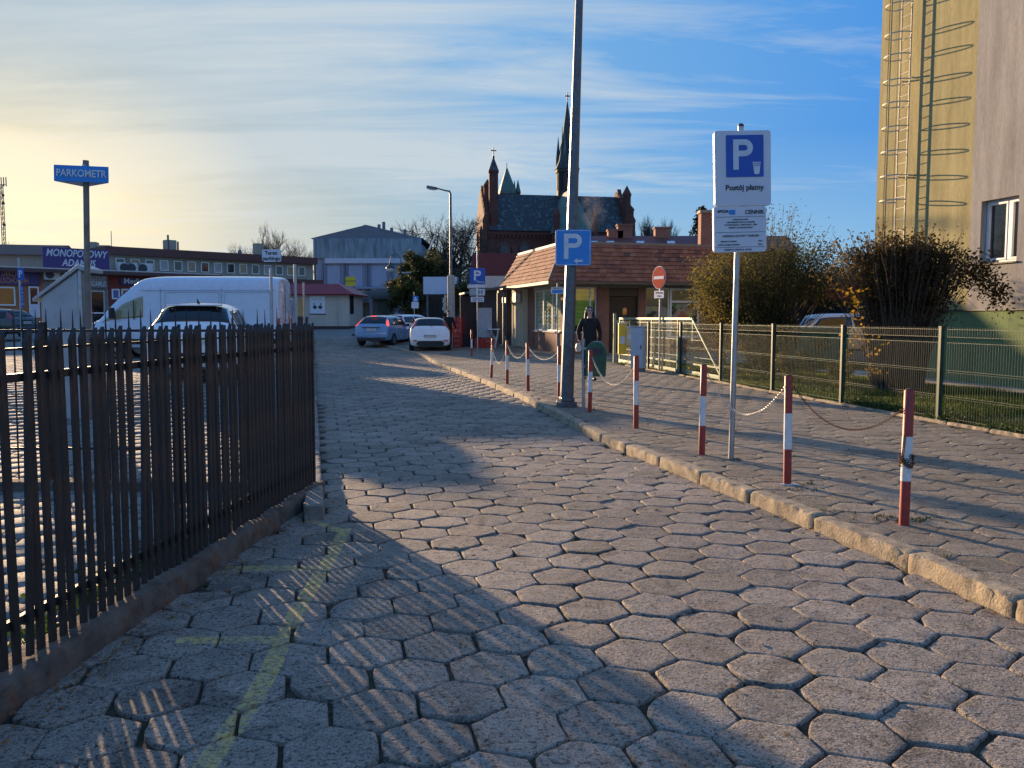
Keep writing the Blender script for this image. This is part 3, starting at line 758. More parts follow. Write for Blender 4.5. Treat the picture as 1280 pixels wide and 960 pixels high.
# hanging bag on the shaft
mb = MB()
for k in range(7): mb.cbox((-.30 + ru(-.05, .05), -.1 + ru(-.04, .04), 1.55 + k * .13), .22 - .02 * k, .12, .16, ru(0, 3), ru(-.4, .4))
tag(mb.build('bag', pm('pale_bag', (.5, .46, .40), .8), loc=(q.x, 45, z0)), 'crumpled pale bag tied to the street lamp shaft above the crates', 'bag')
# old style lantern
q = pix(502, 400, 62); z0 = g(q.x, 62)
t = thing('street_lamp', 'thin old-style lamp post with a hanging bell lantern by the grey hall', 'street lamp', (q.x, 62, z0))
zt = pix(500, 325, 62).z - z0
M_lant = pm('lantern_metal', (.05, .06, .055), .5, .4)
mb = MB(); mb.tube([(0, 0, 0), (0, 0, 1), (0, 0, zt)], [.09, .05, .04], 8)
mb.tube([(0, 0, zt), (-.15, 0, zt + .35), (-.45, 0, zt + .45), (-.75, 0, zt + .25), (-.78, 0, zt - .1)], .025, 6); mb.build('pole', M_lant, t, smooth=True)
mb = MB(); mb.lathe([(.04, zt - .1), (.07, zt - .25), (.14, zt - .35), (.32, zt - .55), (.33, zt - .6)], 14, c=(-.78, 0, 0)); mb.build('lamp_shade', M_lant, t, smooth=True)
mb = MB(); mb.lathe([(.25, zt - .58), (.25, zt - .75), (.12, zt - .88)], 14, c=(-.78, 0, 0)); mb.build('lamp_glass', pm('lamp_glass', (.55, .58, .6), .2), t, smooth=True)
# curved pale cable arm from post top up to the right
a = pix(503, 341, 60); b = pix(544, 295, 72)
mb = MB(); pts = []
for k in range(17):
    f = k / 16; p_ = a.lerp(b, f); p_.z -= 1.1 * math.sin(math.pi * f) * (1 - .2 * f) ; pts.append(p_)
mb.tube(pts, .07, 6); tag(mb.build('cable', pm('cable_sleeve', (.45, .42, .36), .7)), 'pale sagging cable rising from a post to the grey hall roof', 'cable')
q = pix(502.8, 400, 60)
mb = MB(); mb.tube([(0, 0, 0), (0, 0, a.z - g(q.x, 60))], .06, 8); tag(mb.build('cable_post', M_lant, loc=(q.x, 60, g(q.x, 60))), 'slim dark post holding the pale sagging cable', 'post')

# ------------------------------------------------------------------ green mesh fence
ang = math.atan2(1, -.177)
def flp(y): return Vector((fx(y), y, WZ - .02))
PY = [9.85, 12.4, 14.93, 17.46, 20.0, 22.55]
t = thing('mesh_fence', 'green welded mesh fence with square posts along the grass strip', 'fence', flp(9.85), ang)
PL = 2.53 / math.cos(math.atan(.177)) * 1.0
H_ = 1.37
def panel(x0, x1):
    mb = MB(); r = .0018; L = x1 - x0 - .06; n = int(L / .05)
    zs = [(0.06, 0), (H_ * .28, 0), (H_ * .29, .02), (H_ * .30, 0), (H_ * .55, 0), (H_ * .56, .02), (H_ * .57, 0), (H_ * .86, 0), (H_ * .89, -.03), (H_ * .92, 0), (H_ + .03, 0)]
    for i in range(n + 1):
        x = x0 + .03 + L * i / n; mb.tube([(x, y, z) for z, y in zs], r, 4, cap=False)
    for z, y in ((.09, 0), (H_*.28, 0), (H_*.30, 0), (H_*.55, 0), (H_*.57, 0), (H_*.86, 0), (H_*.92, 0), (H_ + .0, 0)):
        mb.tube([(x0 + .03, y - .006, z), (x1 - .03, y - .006, z)], .0038, 4, cap=False)
    return mb
x = -PL
for k in range(7):
    panel(x, x + PL).build('mesh_panel', M_fgreen if k < 3 else M_fgrey, t); x += PL
for k in range(-1, 7):
    mb = MB(); mb.box(k * PL - .03, k * PL + .03, -.03, .03, 0, H_ + .03); mb.build('post', M_fgreen, t, bevel=.004)
    mb = MB(); mb.box(k * PL - .033, k * PL + .033, -.033, .033, H_ + .03, H_ + .045); mb.build('post_cap', M_ink, t)
# edging stones under it
mb = MB(); kerb_run(mb, [Vector((fx(y) - .10, y, 0)) for y in (5, 9, 14, 20, 27)], .135, .07, .9, side=1)
tag(mb.build('edging_stones', M_kerb, smooth=True), '', ''); o = bpy.data.objects['edging_stones']
for k_ in ('label', 'category'): del o[k_]
struct(o)
# sliding gate behind the far posts
GY0, GY1, GY2 = 28.2, 22.0, 20.2
def gx(y): return fx(y) + .12
gp = Vector((gx(GY0), GY0, WZ))
t = thing('sliding_gate', 'pale green sliding mesh gate with a sloping counterweight end', 'gate', gp, math.atan2(GY1 - GY0, gx(GY1) - gx(GY0)))
L1 = math.hypot(GY1 - GY0, gx(GY1) - gx(GY0)); L2 = math.hypot(GY2 - GY0, gx(GY2) - gx(GY0))
M_gate = pm('gate_paint', (.24, .30, .22), .5, .3, var=.15)
mb = MB(); r = .03
mb.box(0, L1, -r, r, 1.46, 1.52); mb.box(0, .06, -r, r, .14, 1.46); mb.box(0, L2, -.04, .04, .04, .14); mb.box(0, L2, -r, r, .30, .34)
mb.tube([(L1 - .03, 0, 1.48), (L2 - .05, 0, .14)], .03, 4)
mb.build('frame', M_gate, t, bevel=.003)
for k in range(1, 7):
    xx = L1 * k / 6; mb = MB(); mb.box(xx - .015, xx + .015, -.015, .015, .14, 1.46); mb.build('upright', M_gate, t)
mb = MB()
for z in (.5, .72, .94, 1.16, 1.38): 
    e = L1 + (L2 - L1) * (1.48 - z) / 1.34 - .05; mb.box(0, e, -.012, -.004, z - .005, z + .005)
for k in range(int(L1 / .1)): mb.box(k * .1 + .05, k * .1 + .056, .0, .006, .14, 1.46)
mb.build('mesh_infill', M_gate, t)
mb = MB(); mb.tube([(.5, 0, 1.52), (.5, 0, 1.62)], .05, 10); mb.build('lamp_base', M_ink, t)
mb = MB(); mb.lathe([(.06, 1.62), (.07, 1.68), (.065, 1.80), (.03, 1.84)], 12, c=(.5, 0, 0)); mb.build('warning_lamp', pm('amber_glass', (.75, .25, .02), .3), t, smooth=True)
q = pix(768.5, 400, 28.6)
mb = MB(); mb.box(-.045, .045, -.045, .045, 0, 1.66); mb.box(.045, .14, -.03, .03, .25, .33); mb.box(.045, .14, -.03, .03, 1.35, 1.43)
tag(mb.build('gate_post', M_gate, loc=(q.x, 28.6, WZ), bevel=.005), 'tall square post at the closing end of the sliding gate', 'post')
# yellow boxes hung on the gate and grey cabinet
M_yel = pm('yellow_plastic', (.85, .52, .03), .5, var=.12, scale=5)
def hung(px0, px1, py0, py1, Y, mat, nm, lab, cat, d=.18):
    a = pix(px0, py0, Y); b = pix(px1, py1, Y); t = thing(nm, lab, cat, (a.x, Y, b.z)); w = b.x - a.x; h = a.z - b.z
    mb = MB(); mb.box(0, w, 0, d, 0, h); mb.build('body', mat, t, bevel=.015)
    mb = MB(); mb.box(-.01, w + .01, -.015, d + .01, h + .001, h + .03); mb.build('lid', M_board, t, bevel=.006)
    mb = MB(); mb.box(w * .2, w * .8, -.006, -.001, h * .35, h * .6); mb.build('label_plate', M_board, t)
    return t
hung(773.5, 783, 405, 443, 26.6, M_yel, 'wall_box', 'tall narrow yellow box hung on the sliding gate', 'box')
hung(783.5, 791, 409, 432, 26.4, pm('cream_plastic', (.62, .52, .30), .5), 'wall_box', 'short cream box beside the tall yellow box on the gate', 'box')
q = grd(798, 464, WZ); q.z = WZ - .01
t = thing('utility_cabinet', 'pale grey metal utility cabinet standing in front of the gate', 'cabinet', q, R(-28))
mb = MB(); mb.box(-.19, .19, -.14, .14, .10, 1.26); mb.build('body', pm('cabinet_paint', (.42, .46, .52), .45, .1, var=.1), t, bevel=.01)
mb = MB(); mb.box(-.20, .20, -.15, .15, 1.262, 1.29); mb.build('lid', M_grey, t, bevel=.006)
mb = MB(); mb.box(-.17, .17, -.12, .12, 0, .10); mb.build('plinth', M_kerb2, t)
mb = MB(); mb.box(-.165, .165, -.146, -.141, .16, 1.2); mb.build('door', pm('cabinet_paint', (.42, .46, .52), .45), t, bevel=.002)
mb = MB(); mb.box(.10, .13, -.16, -.147, .65, .75); mb.build('handle', M_ink, t)
mb = MB(); mb.box(-.197, -.191, -.05, .05, .85, 1.05); mb.build('label_plate', M_blue, t)
# ------------------------------------------------------------------ materials for buildings
def glass(name, col=(.02, .025, .03), rough=.06):
    return pm(name, col, rough, 0, var=.3, scale=1.5, spec=.8)
M_glass = glass('window_glass')
M_brick_d = None
def brick_mat(name, c1, c2, mortar, scale=4.2, rough=.9):
    m = bpy.data.materials.new(name); t = nt(m); bs = t.nodes.new('ShaderNodeBsdfPrincipled'); bs.inputs['Roughness'].default_value = rough
    co = coords(t, 'Object'); sx = t.nodes.new('ShaderNodeSeparateXYZ'); t.links.new(co, sx.inputs[0])
    cb = t.nodes.new('ShaderNodeCombineXYZ'); t.links.new(math_(t, 'ADD', sx.outputs[0], sx.outputs[1]), cb.inputs[0]); t.links.new(sx.outputs[2], cb.inputs[1])
    b = t.nodes.new('ShaderNodeTexBrick'); b.inputs['Scale'].default_value = scale; b.inputs['Color1'].default_value = (*c1, 1); b.inputs['Color2'].default_value = (*c2, 1); b.inputs['Mortar'].default_value = (*mortar, 1)
    b.inputs['Mortar Size'].default_value = .014; t.links.new(cb.outputs[0], b.inputs['Vector'])
    c = mixc(t, 1, b.outputs[0], ramp(t, noise_(t, co, .6, 6, .6), [(.3, .75), (.7, 1.2)]), 'MULTIPLY')
    t.links.new(c, bs.inputs['Base Color']); t.links.new(bump_(t, b.outputs[1], -.4, .01), bs.inputs['Normal']); out(t, bs); return m
def render_mat(name, col, streak=.25, bump=.5, bs_=45):
    m = bpy.data.materials.new(name); t = nt(m); bs = t.nodes.new('ShaderNodeBsdfPrincipled'); bs.inputs['Roughness'].default_value = .92; bs.inputs['Specular IOR Level'].default_value = .2
    co = coords(t, 'Object')
    mp = t.nodes.new('ShaderNodeMapping'); mp.inputs['Scale'].default_value = (1.3, 1.3, .16); t.links.new(co, mp.inputs[0])
    c = mixc(t, 1, tuple(col), ramp(t, noise_(t, mp.outputs[0], 2.2, 7, .65), [(.3, 1 - streak), (.7, 1 + streak * .35)]), 'MULTIPLY')
    mp2 = t.nodes.new('ShaderNodeMapping'); mp2.inputs['Scale'].default_value = (1, 1, .25); t.links.new(co, mp2.inputs[0])
    c = mixc(t, 1, c, ramp(t, noise_(t, mp2.outputs[0], 28, 4, .7), [(.35, .86), (.65, 1.08)]), 'MULTIPLY')
    t.links.new(c, bs.inputs['Base Color']); t.links.new(bump_(t, noise_(t, mp2.outputs[0], bs_, 4, .7), bump, .01), bs.inputs['Normal']); out(t, bs); return m
def prof_mat(name, col, var=.3, sc_=(6, 6, .4)):
    return pm(name, col, .75, var=var, scale=1.6, stretch=sc_)

# ------------------------------------------------------------------ apartment block at the right
c0 = Vector((9.83, 23.2, .1)); dr = Vector((.203, -1, 0)).normalized()  # along wall, towards camera
ab = thing('apartment_building', 'tall rendered block with an olive end strip, grey wall and green base at the right', 'building', c0, math.atan2(dr.y, dr.x))
# local: x along wall toward camera, y: outward? wall faces -n ; here +x = toward camera, +y = away from street? -> compute
# rotation maps local y to (-dr.y, dr.x) = (+, +) : into the building. wall face at y=0, building body y>0
M_olive = render_mat('olive_render', (.385, .335, .165), .38); M_gr = render_mat('grey_render', (.345, .325, .30), .38); M_base = render_mat('green_render', (.20, .27, .125), .2)
M_wf = pm('window_frame_white', (.78, .77, .74), .4, var=.05)
Lw = 21.0; zb = 1.69; HT = 15
xo = 3.55   # olive / grey border measured from the far corner
# window opening
def wall_x(px):
    u = (px - 640) / F * 1.0
    # intersect ray (u,~1) with wall line c0 + s*dr
    k = u / (cp + .179 * sp)
    s_ = (c0.x - k * c0.y) / (k * dr.y - dr.x); return s_
wx0, wx1 = wall_x(1225.5), wall_x(1272)
Pw = c0 + dr * wx0; zt = pix(1225, 252, Pw.y).z - .1; zs = pix(1225, 330, Pw.y).z - .1
wins = [(wx0, wx1, zs, zt), (wx0, wx1, zs + 2.8, zt + 2.8 + 10), (wx1 + 3, wx1 + 4.5, zs, zt)]
wins = [(wx0, wx1, zs, zt), (wx1 + 3.2, wx1 + 4.7, zs, zt), (wx1 + 3.2, wx1 + 4.7, zs + 2.8, zt + 2.8)]
def wall_with_holes(x0, x1, z0, z1, holes, mat, name, par, y=0, depth=.16):
    xs_ = sorted({x0, x1, *[h[0] for h in holes], *[h[1] for h in holes]}); zs_ = sorted({z0, z1, *[h[2] for h in holes], *[h[3] for h in holes]})
    mb = MB()
    for a, b in zip(xs_, xs_[1:]):
        for c, d in zip(zs_, zs_[1:]):
            if any(h[0] <= a and b <= h[1] and h[2] <= c and d <= h[3] for h in holes): continue
            mb.add([(a, y, c), (b, y, c), (b, y, d), (a, y, d)], [(0, 1, 2, 3)])
    for (a, b, c, d) in holes:
        mb.add([(a, y, c), (a, y, d), (a, y + depth, d), (a, y + depth, c)], [(0, 1, 2, 3)]); mb.add([(b, y, c), (b, y, d), (b, y + depth, d), (b, y + depth, c)], [(0, 3, 2, 1)])
        mb.add([(a, y, d), (b, y, d), (b, y + depth, d), (a, y + depth, d)], [(0, 1, 2, 3)]); mb.add([(a, y, c), (b, y, c), (b, y + depth, c), (a, y + depth, c)], [(0, 3, 2, 1)])
    return mb.build(name, mat, par)
wall_with_holes(xo, Lw, zb, HT, wins, M_gr, 'wall', ab, 0, .22)
mb = MB(); mb.box(0, xo, 0, .3, zb, HT); mb.box(0, .3, .3, 12, zb, HT); mb.build('end_wall', M_olive, ab)
mb = MB(); mb.box(.04, Lw, .04, .3, -.1, zb - .002); mb.box(.04, .3, .3, 12, -.1, zb - .002); mb.build('base_wall', M_base, ab)
mb = MB(); mb.box(.3, Lw, 11.7, 12, -.1, HT); mb.box(Lw - .3, Lw, .3, 11.7, -.1, HT); mb.box(0, Lw, 0, 12, HT + .002, HT + .2); mb.build('rear_wall', M_gr, ab)
mb = MB(); mb.box(0, Lw, -.004, .30, zb - .012, zb + .012); mb.build('drip_edge', M_ink, ab)
for (a, b, c, d) in wins:
    f = MB(); y = .15; wd = .06
    f.box(a, b, y, y + .07, c, c + wd); f.box(a, b, y, y + .07, d - wd, d); f.box(a, a + wd, y, y + .07, c + wd, d - wd); f.box(b - wd, b, y, y + .07, c + wd, d - wd)
    mid = a + (b - a) * .64; f.box(mid - .05, mid + .05, y - .01, y + .075, c + wd, d - wd)
    i = .05
    for p0, p1 in ((a + wd, mid - .05), (mid + .05, b - wd)):
        f.box(p0, p1, y - .02, y + .05, c + wd, c + wd + i); f.box(p0, p1, y - .02, y + .05, d - wd - i, d - wd); f.box(p0, p0 + i, y - .02, y + .05, c + wd + i, d - wd - i); f.box(p1 - i, p1, y - .02, y + .05, c + wd + i, d - wd - i)
    fo = f.build('window', M_wf, ab, bevel=.006)
    MB().box(a + wd, b - wd, y + .03, y + .04, c + wd, d - wd).build('pane', M_glass, fo)
    s_ = MB(); s_.box(a - .04, b + .04, -.05, y, c - .035, c); s_.build('sill', M_kerb, fo, bevel=.005)
    MB().box(a - .2, b + .2, y + .6, y + .62, c - .3, d + .3).build('curtain', pm('curtain_dark', (.12, .13, .13), .9, stretch=(8, 8, .5)), fo)
# lightning conductor and cable near the corner
mb = MB(); mb.tube([(.35, -.02, 0), (.35, -.02, HT)], .008, 5); mb.tube([(.75, -.02, 1.2), (.75, -.02, HT)], .006, 5); mb.build('cable', M_ink, ab)
# ladder with safety hoops
lx = wall_x(1133); w2 = .19; so_ = .20
M_lad = pm('ladder_steel', (.50, .46, .34), .6, .0, var=.15)
ld = thing('ladder', 'caged steel ladder fixed up the olive wall above the bush', 'ladder', c0 + dr * lx, math.atan2(dr.y, dr.x))
mb = MB()
for s in (-1, 1): mb.box(s * w2 - .012, s * w2 + .012, -so_ - .018, -so_ + .018, 2.5, 14)
mb.build('rail', M_lad, ld)
rg = MB().tube([(-w2, -so_, 0), (w2, -so_, 0)], .012, 6).build('rung', M_lad, ld)
for k in range(41):
    o = rg if k == 0 else rg.copy()
    if k: C.objects.link(o); o.parent = ld
    o.location = (0, 0, 2.62 + k * .28)
zh = [pix(1105, y_, 19.6).z - .1 for y_ in (234.5, 200.5, 166.5, 133, 99.5, 68, 33, 3)]
zh += [zh[-1] + .72 * k for k in range(1, 7)]
for z in zh:
    mb = MB(); pts = []
    for k in range(25):
        a = R(-20 + 220 * k / 24); pts.append((-math.cos(a) * .35 * 1.0, -so_ - .20 - math.sin(a) * .33, z))
    pts = [(-w2, -so_, z)] + pts + [(w2, -so_, z)]
    # flat strap
    vs = []; fs = []
    for (x, y, zz_) in pts: vs += [(x, y, zz_ - .015), (x, y, zz_ + .015)]
    for i in range(len(pts) - 1): fs.append((2*i, 2*i+2, 2*i+3, 2*i+1))
    mb.add(vs, fs); o = mb.build('hoop', M_lad, ld); m_ = o.modifiers.new('s', 'SOLIDIFY'); m_.thickness = .006
for z in (2.7, 5.1, 7.5, 9.9, 12.3):
    mb = MB()
    for s in (-1, 1): mb.box(s * w2 - .01, s * w2 + .01, -so_ + .03, 0, z - .02, z + .02)
    mb.build('bracket', M_lad, ld)
# path by the wall and lawn
M_path = pm('path_concrete', (.33, .29, .23), .9, var=.25, scale=3, bump=.5, bscale=40)
mb = MB()
rows = []
for y in (3, 8, 12, 16, 20, 23, 26):
    wxx = c0.x + (c0.y - y) * .203
    rows.append([(wxx - 1.15, y, WZ + .02), (wxx + .3, y, WZ + .02)])
mb.grid(rows, flip=True); struct(mb.build('path', M_path))
M_soil = dirt_mat('lawn_soil', (.035, .05, .014), (.06, .075, .02), 6)
mb = MB(); rows = []
for k in range(60):
    y = 1 + k * .55; x0 = fx(y) - .03; rows.append([(x0 + (18 - x0) * j / 14, y, WZ - .005 + .03 * noise.noise(Vector((x0 + j, y * .5, 0)))) for j in range(15)])
mb.grid(rows, flip=True); struct(mb.build('lawn', M_soil))

# ------------------------------------------------------------------ corner shop with tiled mansard
EC = pix(686, 350.5, 33); EZ = EC.z
EL_ = pix(625, 359.5, 40.4)
dl = Vector((EL_.x - EC.x, EL_.y - EC.y, 0)).normalized(); df = Vector((dl.y, -dl.x, 0))
sh = thing('corner_shop', 'low corner shop with brown tiled mansard roof, green blinds and a dark shutter', 'building', (EC.x, EC.y, WZ - .02), math.atan2(df.y, df.x))
# local: x along front face to right, y along left face away
def sl_(v): return sh.matrix_world.inverted() @ v
bpy.context.view_layer.update()
z0 = sh.location.z; ez = EZ - z0; tz = pix(700, 303, 34).z - z0; LL = (EL_ - EC).length; FL = 9.9; IN = .92; OV = .85
M_tile = None
def tile_mat():
    m = bpy.data.materials.new('roof_tile'); t = nt(m); bs = t.nodes.new('ShaderNodeBsdfPrincipled'); bs.inputs['Roughness'].default_value = .85
    at = t.nodes.new('ShaderNodeAttribute'); at.attribute_name = 'tone'
    c = ramp(t, at.outputs['Fac'], [(0, (.15, .062, .038)), (.35, (.24, .088, .048)), (.6, (.30, .105, .052)), (.85, (.35, .15, .075)), (1, (.11, .06, .045))])
    c = mixc(t, 1, c, ramp(t, noise_(t, geo_pos(t), 7, 5, .7), [(.3, .7), (.7, 1.15)]), 'MULTIPLY')
    t.links.new(c, bs.inputs['Base Color']); out(t, bs); return m
M_tile = tile_mat()
def tiles(A, B, Cc, D_, rows, tw, par):
    """A,B bottom edge; D_,Cc top edge (A under D_)"""
    NV = []; NF = []; tone = []
    A, B, Cc, D_ = map(Vector, (A, B, Cc, D_)); n = ((B - A).cross(D_ - A)).normalized()
    for r_ in range(rows):
        f0 = (r_ - .12) / rows; f1 = (r_ + 1.0) / rows
        a0, b0 = A.lerp(D_, f0), B.lerp(Cc, f0); a1, b1 = A.lerp(D_, f1), B.lerp(Cc, f1)
        L = (b0 - a0).length; m = int(L / tw); u0 = (b0 - a0) / L; u1 = (b1 - a1).normalized(); L1 = (b1 - a1).length
        off = .5 * (r_ % 2)
        for k in range(m + 1):
            s0, s1 = max(0, (k - off) / m), min(1, (k + 1 - off) / m)
            if s1 <= s0: continue
            p = [a0 + u0 * (L * s0 + .004), a0 + u0 * (L * s1 - .004), a1 + u1 * (L1 * s1 - .004), a1 + u1 * (L1 * s0 + .004)]
            j = ru(-.006, .006); h0 = .042 + j + ru(0, .01); h1 = .012
            b = len(NV); sg = ru(-.012, .012); dn = (a0 - a1).normalized() * sg
            NV += [tuple(q) for q in (p[0] + n * .0 + dn, p[1] + dn, p[0] + n * h0 + dn, p[1] + n * h0 + dn, p[2] + n * h1, p[3] + n * h1)]
            NF += [(b, b+1, b+3, b+2), (b+2, b+3, b+4, b+5), (b, b+2, b+5), (b+1, b+4, b+3)]
            tone += [min(1, max(0, random.gauss(.5, .2)))] * 6
    me = bpy.data.meshes.new('roof'); me.from_pydata(NV, [], NF); me.materials.append(M_tile)
    at = me.attributes.new('tone', 'FLOAT', 'POINT'); at.data.foreach_set('value', tone); me.update()
    o = bpy.data.objects.new('roof', me); C.objects.link(o); o.parent = par; return o
tiles((0, LL, ez), (0, 0, ez), (IN, IN, tz), (IN, LL, tz), 9, .27, sh)
tiles((0, 0, ez), (FL, 0, ez), (FL, IN, tz), (IN, IN, tz), 9, .27, sh)
M_cream = render_mat('cream_render', (.62, .54, .38), .12, .2); M_bbrick = brick_mat('shop_brick', (.24, .10, .06), (.30, .14, .085), (.22, .19, .16), 4.5)
M_soff = pm('soffit', (.30, .24, .17), .8); M_dark = pm('dark_void', (.012, .012, .012), .8)
mb = MB(); mb.box(IN + .02, FL, IN + .02, LL + .5, ez + .3, tz - .04); mb.box(IN - .05, FL, IN - .05, LL, tz - .03, tz + .06)
mb.build('roof_deck', pm('roof_edge_metal', (.22, .18, .15), .6), sh)
mb = MB(); mb.box(.06, FL, .06, LL, ez - .12, ez - .02); mb.build('soffit', M_soff, sh)
mb = MB(); mb.box(.0, FL, -.03, .03, ez - .13, ez - .01); mb.box(-.03, .0, -.03, LL, ez - .13, ez - .01); mb.tube([(IN - .03, IN - .03, tz), (0.02, .02, ez)], .07, 6); mb.build('gutter', pm('gutter_brown', (.13, .09, .06), .6), sh)
wf = ez - .12
def lyp(px):   # position along left wall (x=OV) for photo column px
    o_ = sh.matrix_world @ Vector((OV, 0, 0)); k = (px - 640) / F; return (o_.x - k * o_.y) / (k * dl.y - dl.x)
def fxp(px):
    o_ = sh.matrix_world @ Vector((0, OV, 0)); k = (px - 640) / F; return (o_.x - k * o_.y) / (k * df.y - df.x)
ya, yb, yc, yd = OV, lyp(702) , lyp(667), lyp(663)
yb = OV + .25
sill = .92
# left (sunlit) wall
holes = [(yb, yc, sill, wf - .15)]
def lwall(name, y0, y1, z0_, z1, mat, x=OV, th=.25, **k):
    mb = MB(); mb.box(x, x + th, y0, y1, z0_, z1); return mb.build(name, mat, sh, **k)
lwall('wall', yb, yc, 0, sill, M_bbrick); lwall('wall', yb, yc, wf - .15, wf, M_cream)
lwall('wall', OV, yb, 0, wf, M_bbrick); lwall('pillar', yc, yd + .35, 0, wf, M_bbrick, x=OV - .03)
MB().box(OV - .06, OV + .1, yb, yc, sill + .001, sill + .06).build('sill', pm('sill_stone', (.5, .44, .33), .8), sh)
def framed(x0, x1, z0_, z1, y, par, vs=(), hs=(), axis='x', w=.05, gl=M_glass, inner=None, sgn=1):
    """window frame in plane; axis x: runs along local x at depth y, facing -y"""
    f = MB(); P4 = (lambda a, b, d0, d1, c, d: f.box(a, b, y + d0, y + d1, c, d)) if axis == 'x' else (lambda a, b, d0, d1, c, d: f.box(y + d0, y + d1, a, b, c, d))
    P4(x0, x1, 0, .06, z0_, z0_ + w); P4(x0, x1, 0, .06, z1 - w, z1); P4(x0, x0 + w, 0, .06, z0_ + w, z1 - w); P4(x1 - w, x1, 0, .06, z0_ + w, z1 - w)
    for v_ in vs: P4(v_ - w/2, v_ + w/2, -.005, .055, z0_ + w, z1 - w)
    for (h_, a, b) in hs: P4(a, b, -.003, .052, h_ - w/2, h_ + w/2)
    fo = f.build('window', M_wf, par)
    q = MB(); (q.box(x0 + w, x1 - w, y + .03, y + .036, z0_ + w, z1 - w) if axis == 'x' else q.box(y + .03, y + .036, x0 + w, x1 - w, z0_ + w, z1 - w)); q.build('pane', gl, fo)
    return fo
def glass_clear():
    m = bpy.data.materials.new('clear_glass'); t = nt(m); a = t.nodes.new('ShaderNodeBsdfTransparent'); b = t.nodes.new('ShaderNodeBsdfGlossy'); b.inputs['Roughness'].default_value = .03
    fr = t.nodes.new('ShaderNodeLayerWeight'); fr.inputs[0].default_value = .45
    mx = t.nodes.new('ShaderNodeMixShader'); t.links.new(ramp(t, fr.outputs[0], [(0, .06), (1, .38)]), mx.inputs[0]); t.links.new(a.outputs[0], mx.inputs[1]); t.links.new(b.outputs[0], mx.inputs[2]); out(t, mx); return m
M_clear = glass_clear()
M_blind = pm('green_blind', (.72, .74, .38), .8, var=.1, scale=3)
M_vblind = pm('vivid_green_blind', (.34, .58, .08), .8, var=.1, scale=3)
n3 = [yb + (yc - yb) * f for f in (.33, .66)]
fo = framed(yb, yc, sill + .06, wf - .15, OV + .05, sh, vs=n3, axis='y', gl=M_clear)
def blind(a, b, z0_, z1, y, axis, mat, par):
    q = MB(); n = int((z1 - z0_) / .16)
    for k in range(n):
        z = z0_ + (z1 - z0_) * k / n; h = (z1 - z0_) / n * .93
        if axis == 'x': q.add([(a, y, z), (b, y, z), (b, y + .025, z + h), (a, y + .025, z + h)], [(0, 1, 2, 3)])
        else: q.add([(y, a, z), (y, b, z), (y + .025, b, z + h), (y + .025, a, z + h)], [(0, 3, 2, 1)])
    q.build('blind', mat, par)
blind(yb + .05, yc - .05, sill + .12, wf - .2, OV + .115, 'y', M_blind, fo)
# cream doorway bay further along the left wall
ye = lyp(648.5)
mb = MB(); mb.box(OV - .25, OV + .2, yd + .36, ye, .0, wf); mb.build('wall', M_cream, sh)
mb = MB(); mb.box(OV - .95, OV - .26, yd + .5, ye - .1, 0, .22); mb.build('step', M_kerb, sh, bevel=.01)
mb = MB(); mb.box(OV - .256, OV - .251, yd + .8, ye - .5, .25, 2.15); mb.build('door', pm('cream_door', (.62, .55, .40), .5), sh)
yg, yh = lyp(637), lyp(629)
mb = MB(); mb.box(OV + .3, OV + .5, ye, LL, 0, wf); mb.build('wall', pm('brown_wall', (.10, .07, .05), .8), sh)
mb = MB(); mb.box(OV - .1, OV + .29, ye + .3, ye + .9, 0, wf); mb.build('pillar', M_cream, sh)
for yy_ in (yg, LL - .2):
    mb = MB(); mb.box(.25, .45, yy_ - .1, yy_ + .1, 0, wf); mb.build('post', pm('awning_post', (.05, .045, .04), .6), sh)
mb = MB(); mb.box(OV - .5, OV - .1, yg - 1.2, yg - .4, 2.25, 2.5); mb.build('shop_sign', pm('yellowish_sign', (.6, .5, .2), .5), sh)
def acu(loc, par, rz=0, s=1.0, nm='air_conditioner'):
    mb = MB(); M = Matrix.Translation(loc) @ Matrix.Rotation(rz, 4, 'Z') @ Matrix.Scale(s, 4); mb.box(-.4, .4, -.15, .15, 0, .55, M); o = mb.build(nm, pm('unit_casing', (.55, .54, .50), .5), par, bevel=.01)
    mb = MB(); mb.tube([M @ Vector((-.12, -.155, .28)), M @ Vector((-.12, -.17, .28))], .22 * s, 18); mb.build('fan', M_ink, o)
    return o
acu((OV - .45, yd + .8, wf - .62), sh, R(-90), .8); acu((OV - .35, ye + .5, 2.2), sh, R(-90), .6)
# front (shaded) wall
f0 = OV; xa_ = fxp(716); xb_ = fxp(745.5); xc = fxp(757); xd = fxp(797); xe = fxp(803.5); xf = fxp(880)
fo = framed(f0 + .1, xb_, sill, wf - .1, OV + .05, sh, vs=[fxp(738)], axis='x', gl=M_clear)
blind(f0 + .15, xb_ - .1, sill + .3, wf - .15, OV + .115, 'x', M_vblind, fo)
def fwall(name, x0, x1, z0_, z1, mat, y=OV, th=.25, **k):
    mb = MB(); mb.box(x0, x1, y, y + th, z0_, z1); return mb.build(name, mat, sh, **k)
fwall('wall', f0 + .1, xb_, 0, sill, M_bbrick); fwall('wall', f0, FL, wf - .1, wf, M_soff); fwall('pillar', xb_, xc + .12, 0, wf - .1, M_bbrick, y=OV - .04)
fwall('pillar', xd, xe + .1, 0, wf - .1, M_bbrick, y=OV - .04)
fwall('roller_shutter', xc + .12, xd, 0, wf - .45, pm('shutter_brown', (.03, .022, .018), .5, stretch=(1, 1, 1)), y=OV + .12)
mb = MB(); k = 0
while k * .09 < wf - .6: mb.box(xc + .13, xd - .01, OV + .108, OV + .119, k * .09 + .02, k * .09 + .075); k += 1
mb.build('shutter_slat', pm('shutter_brown', (.03, .022, .018), .5), sh)
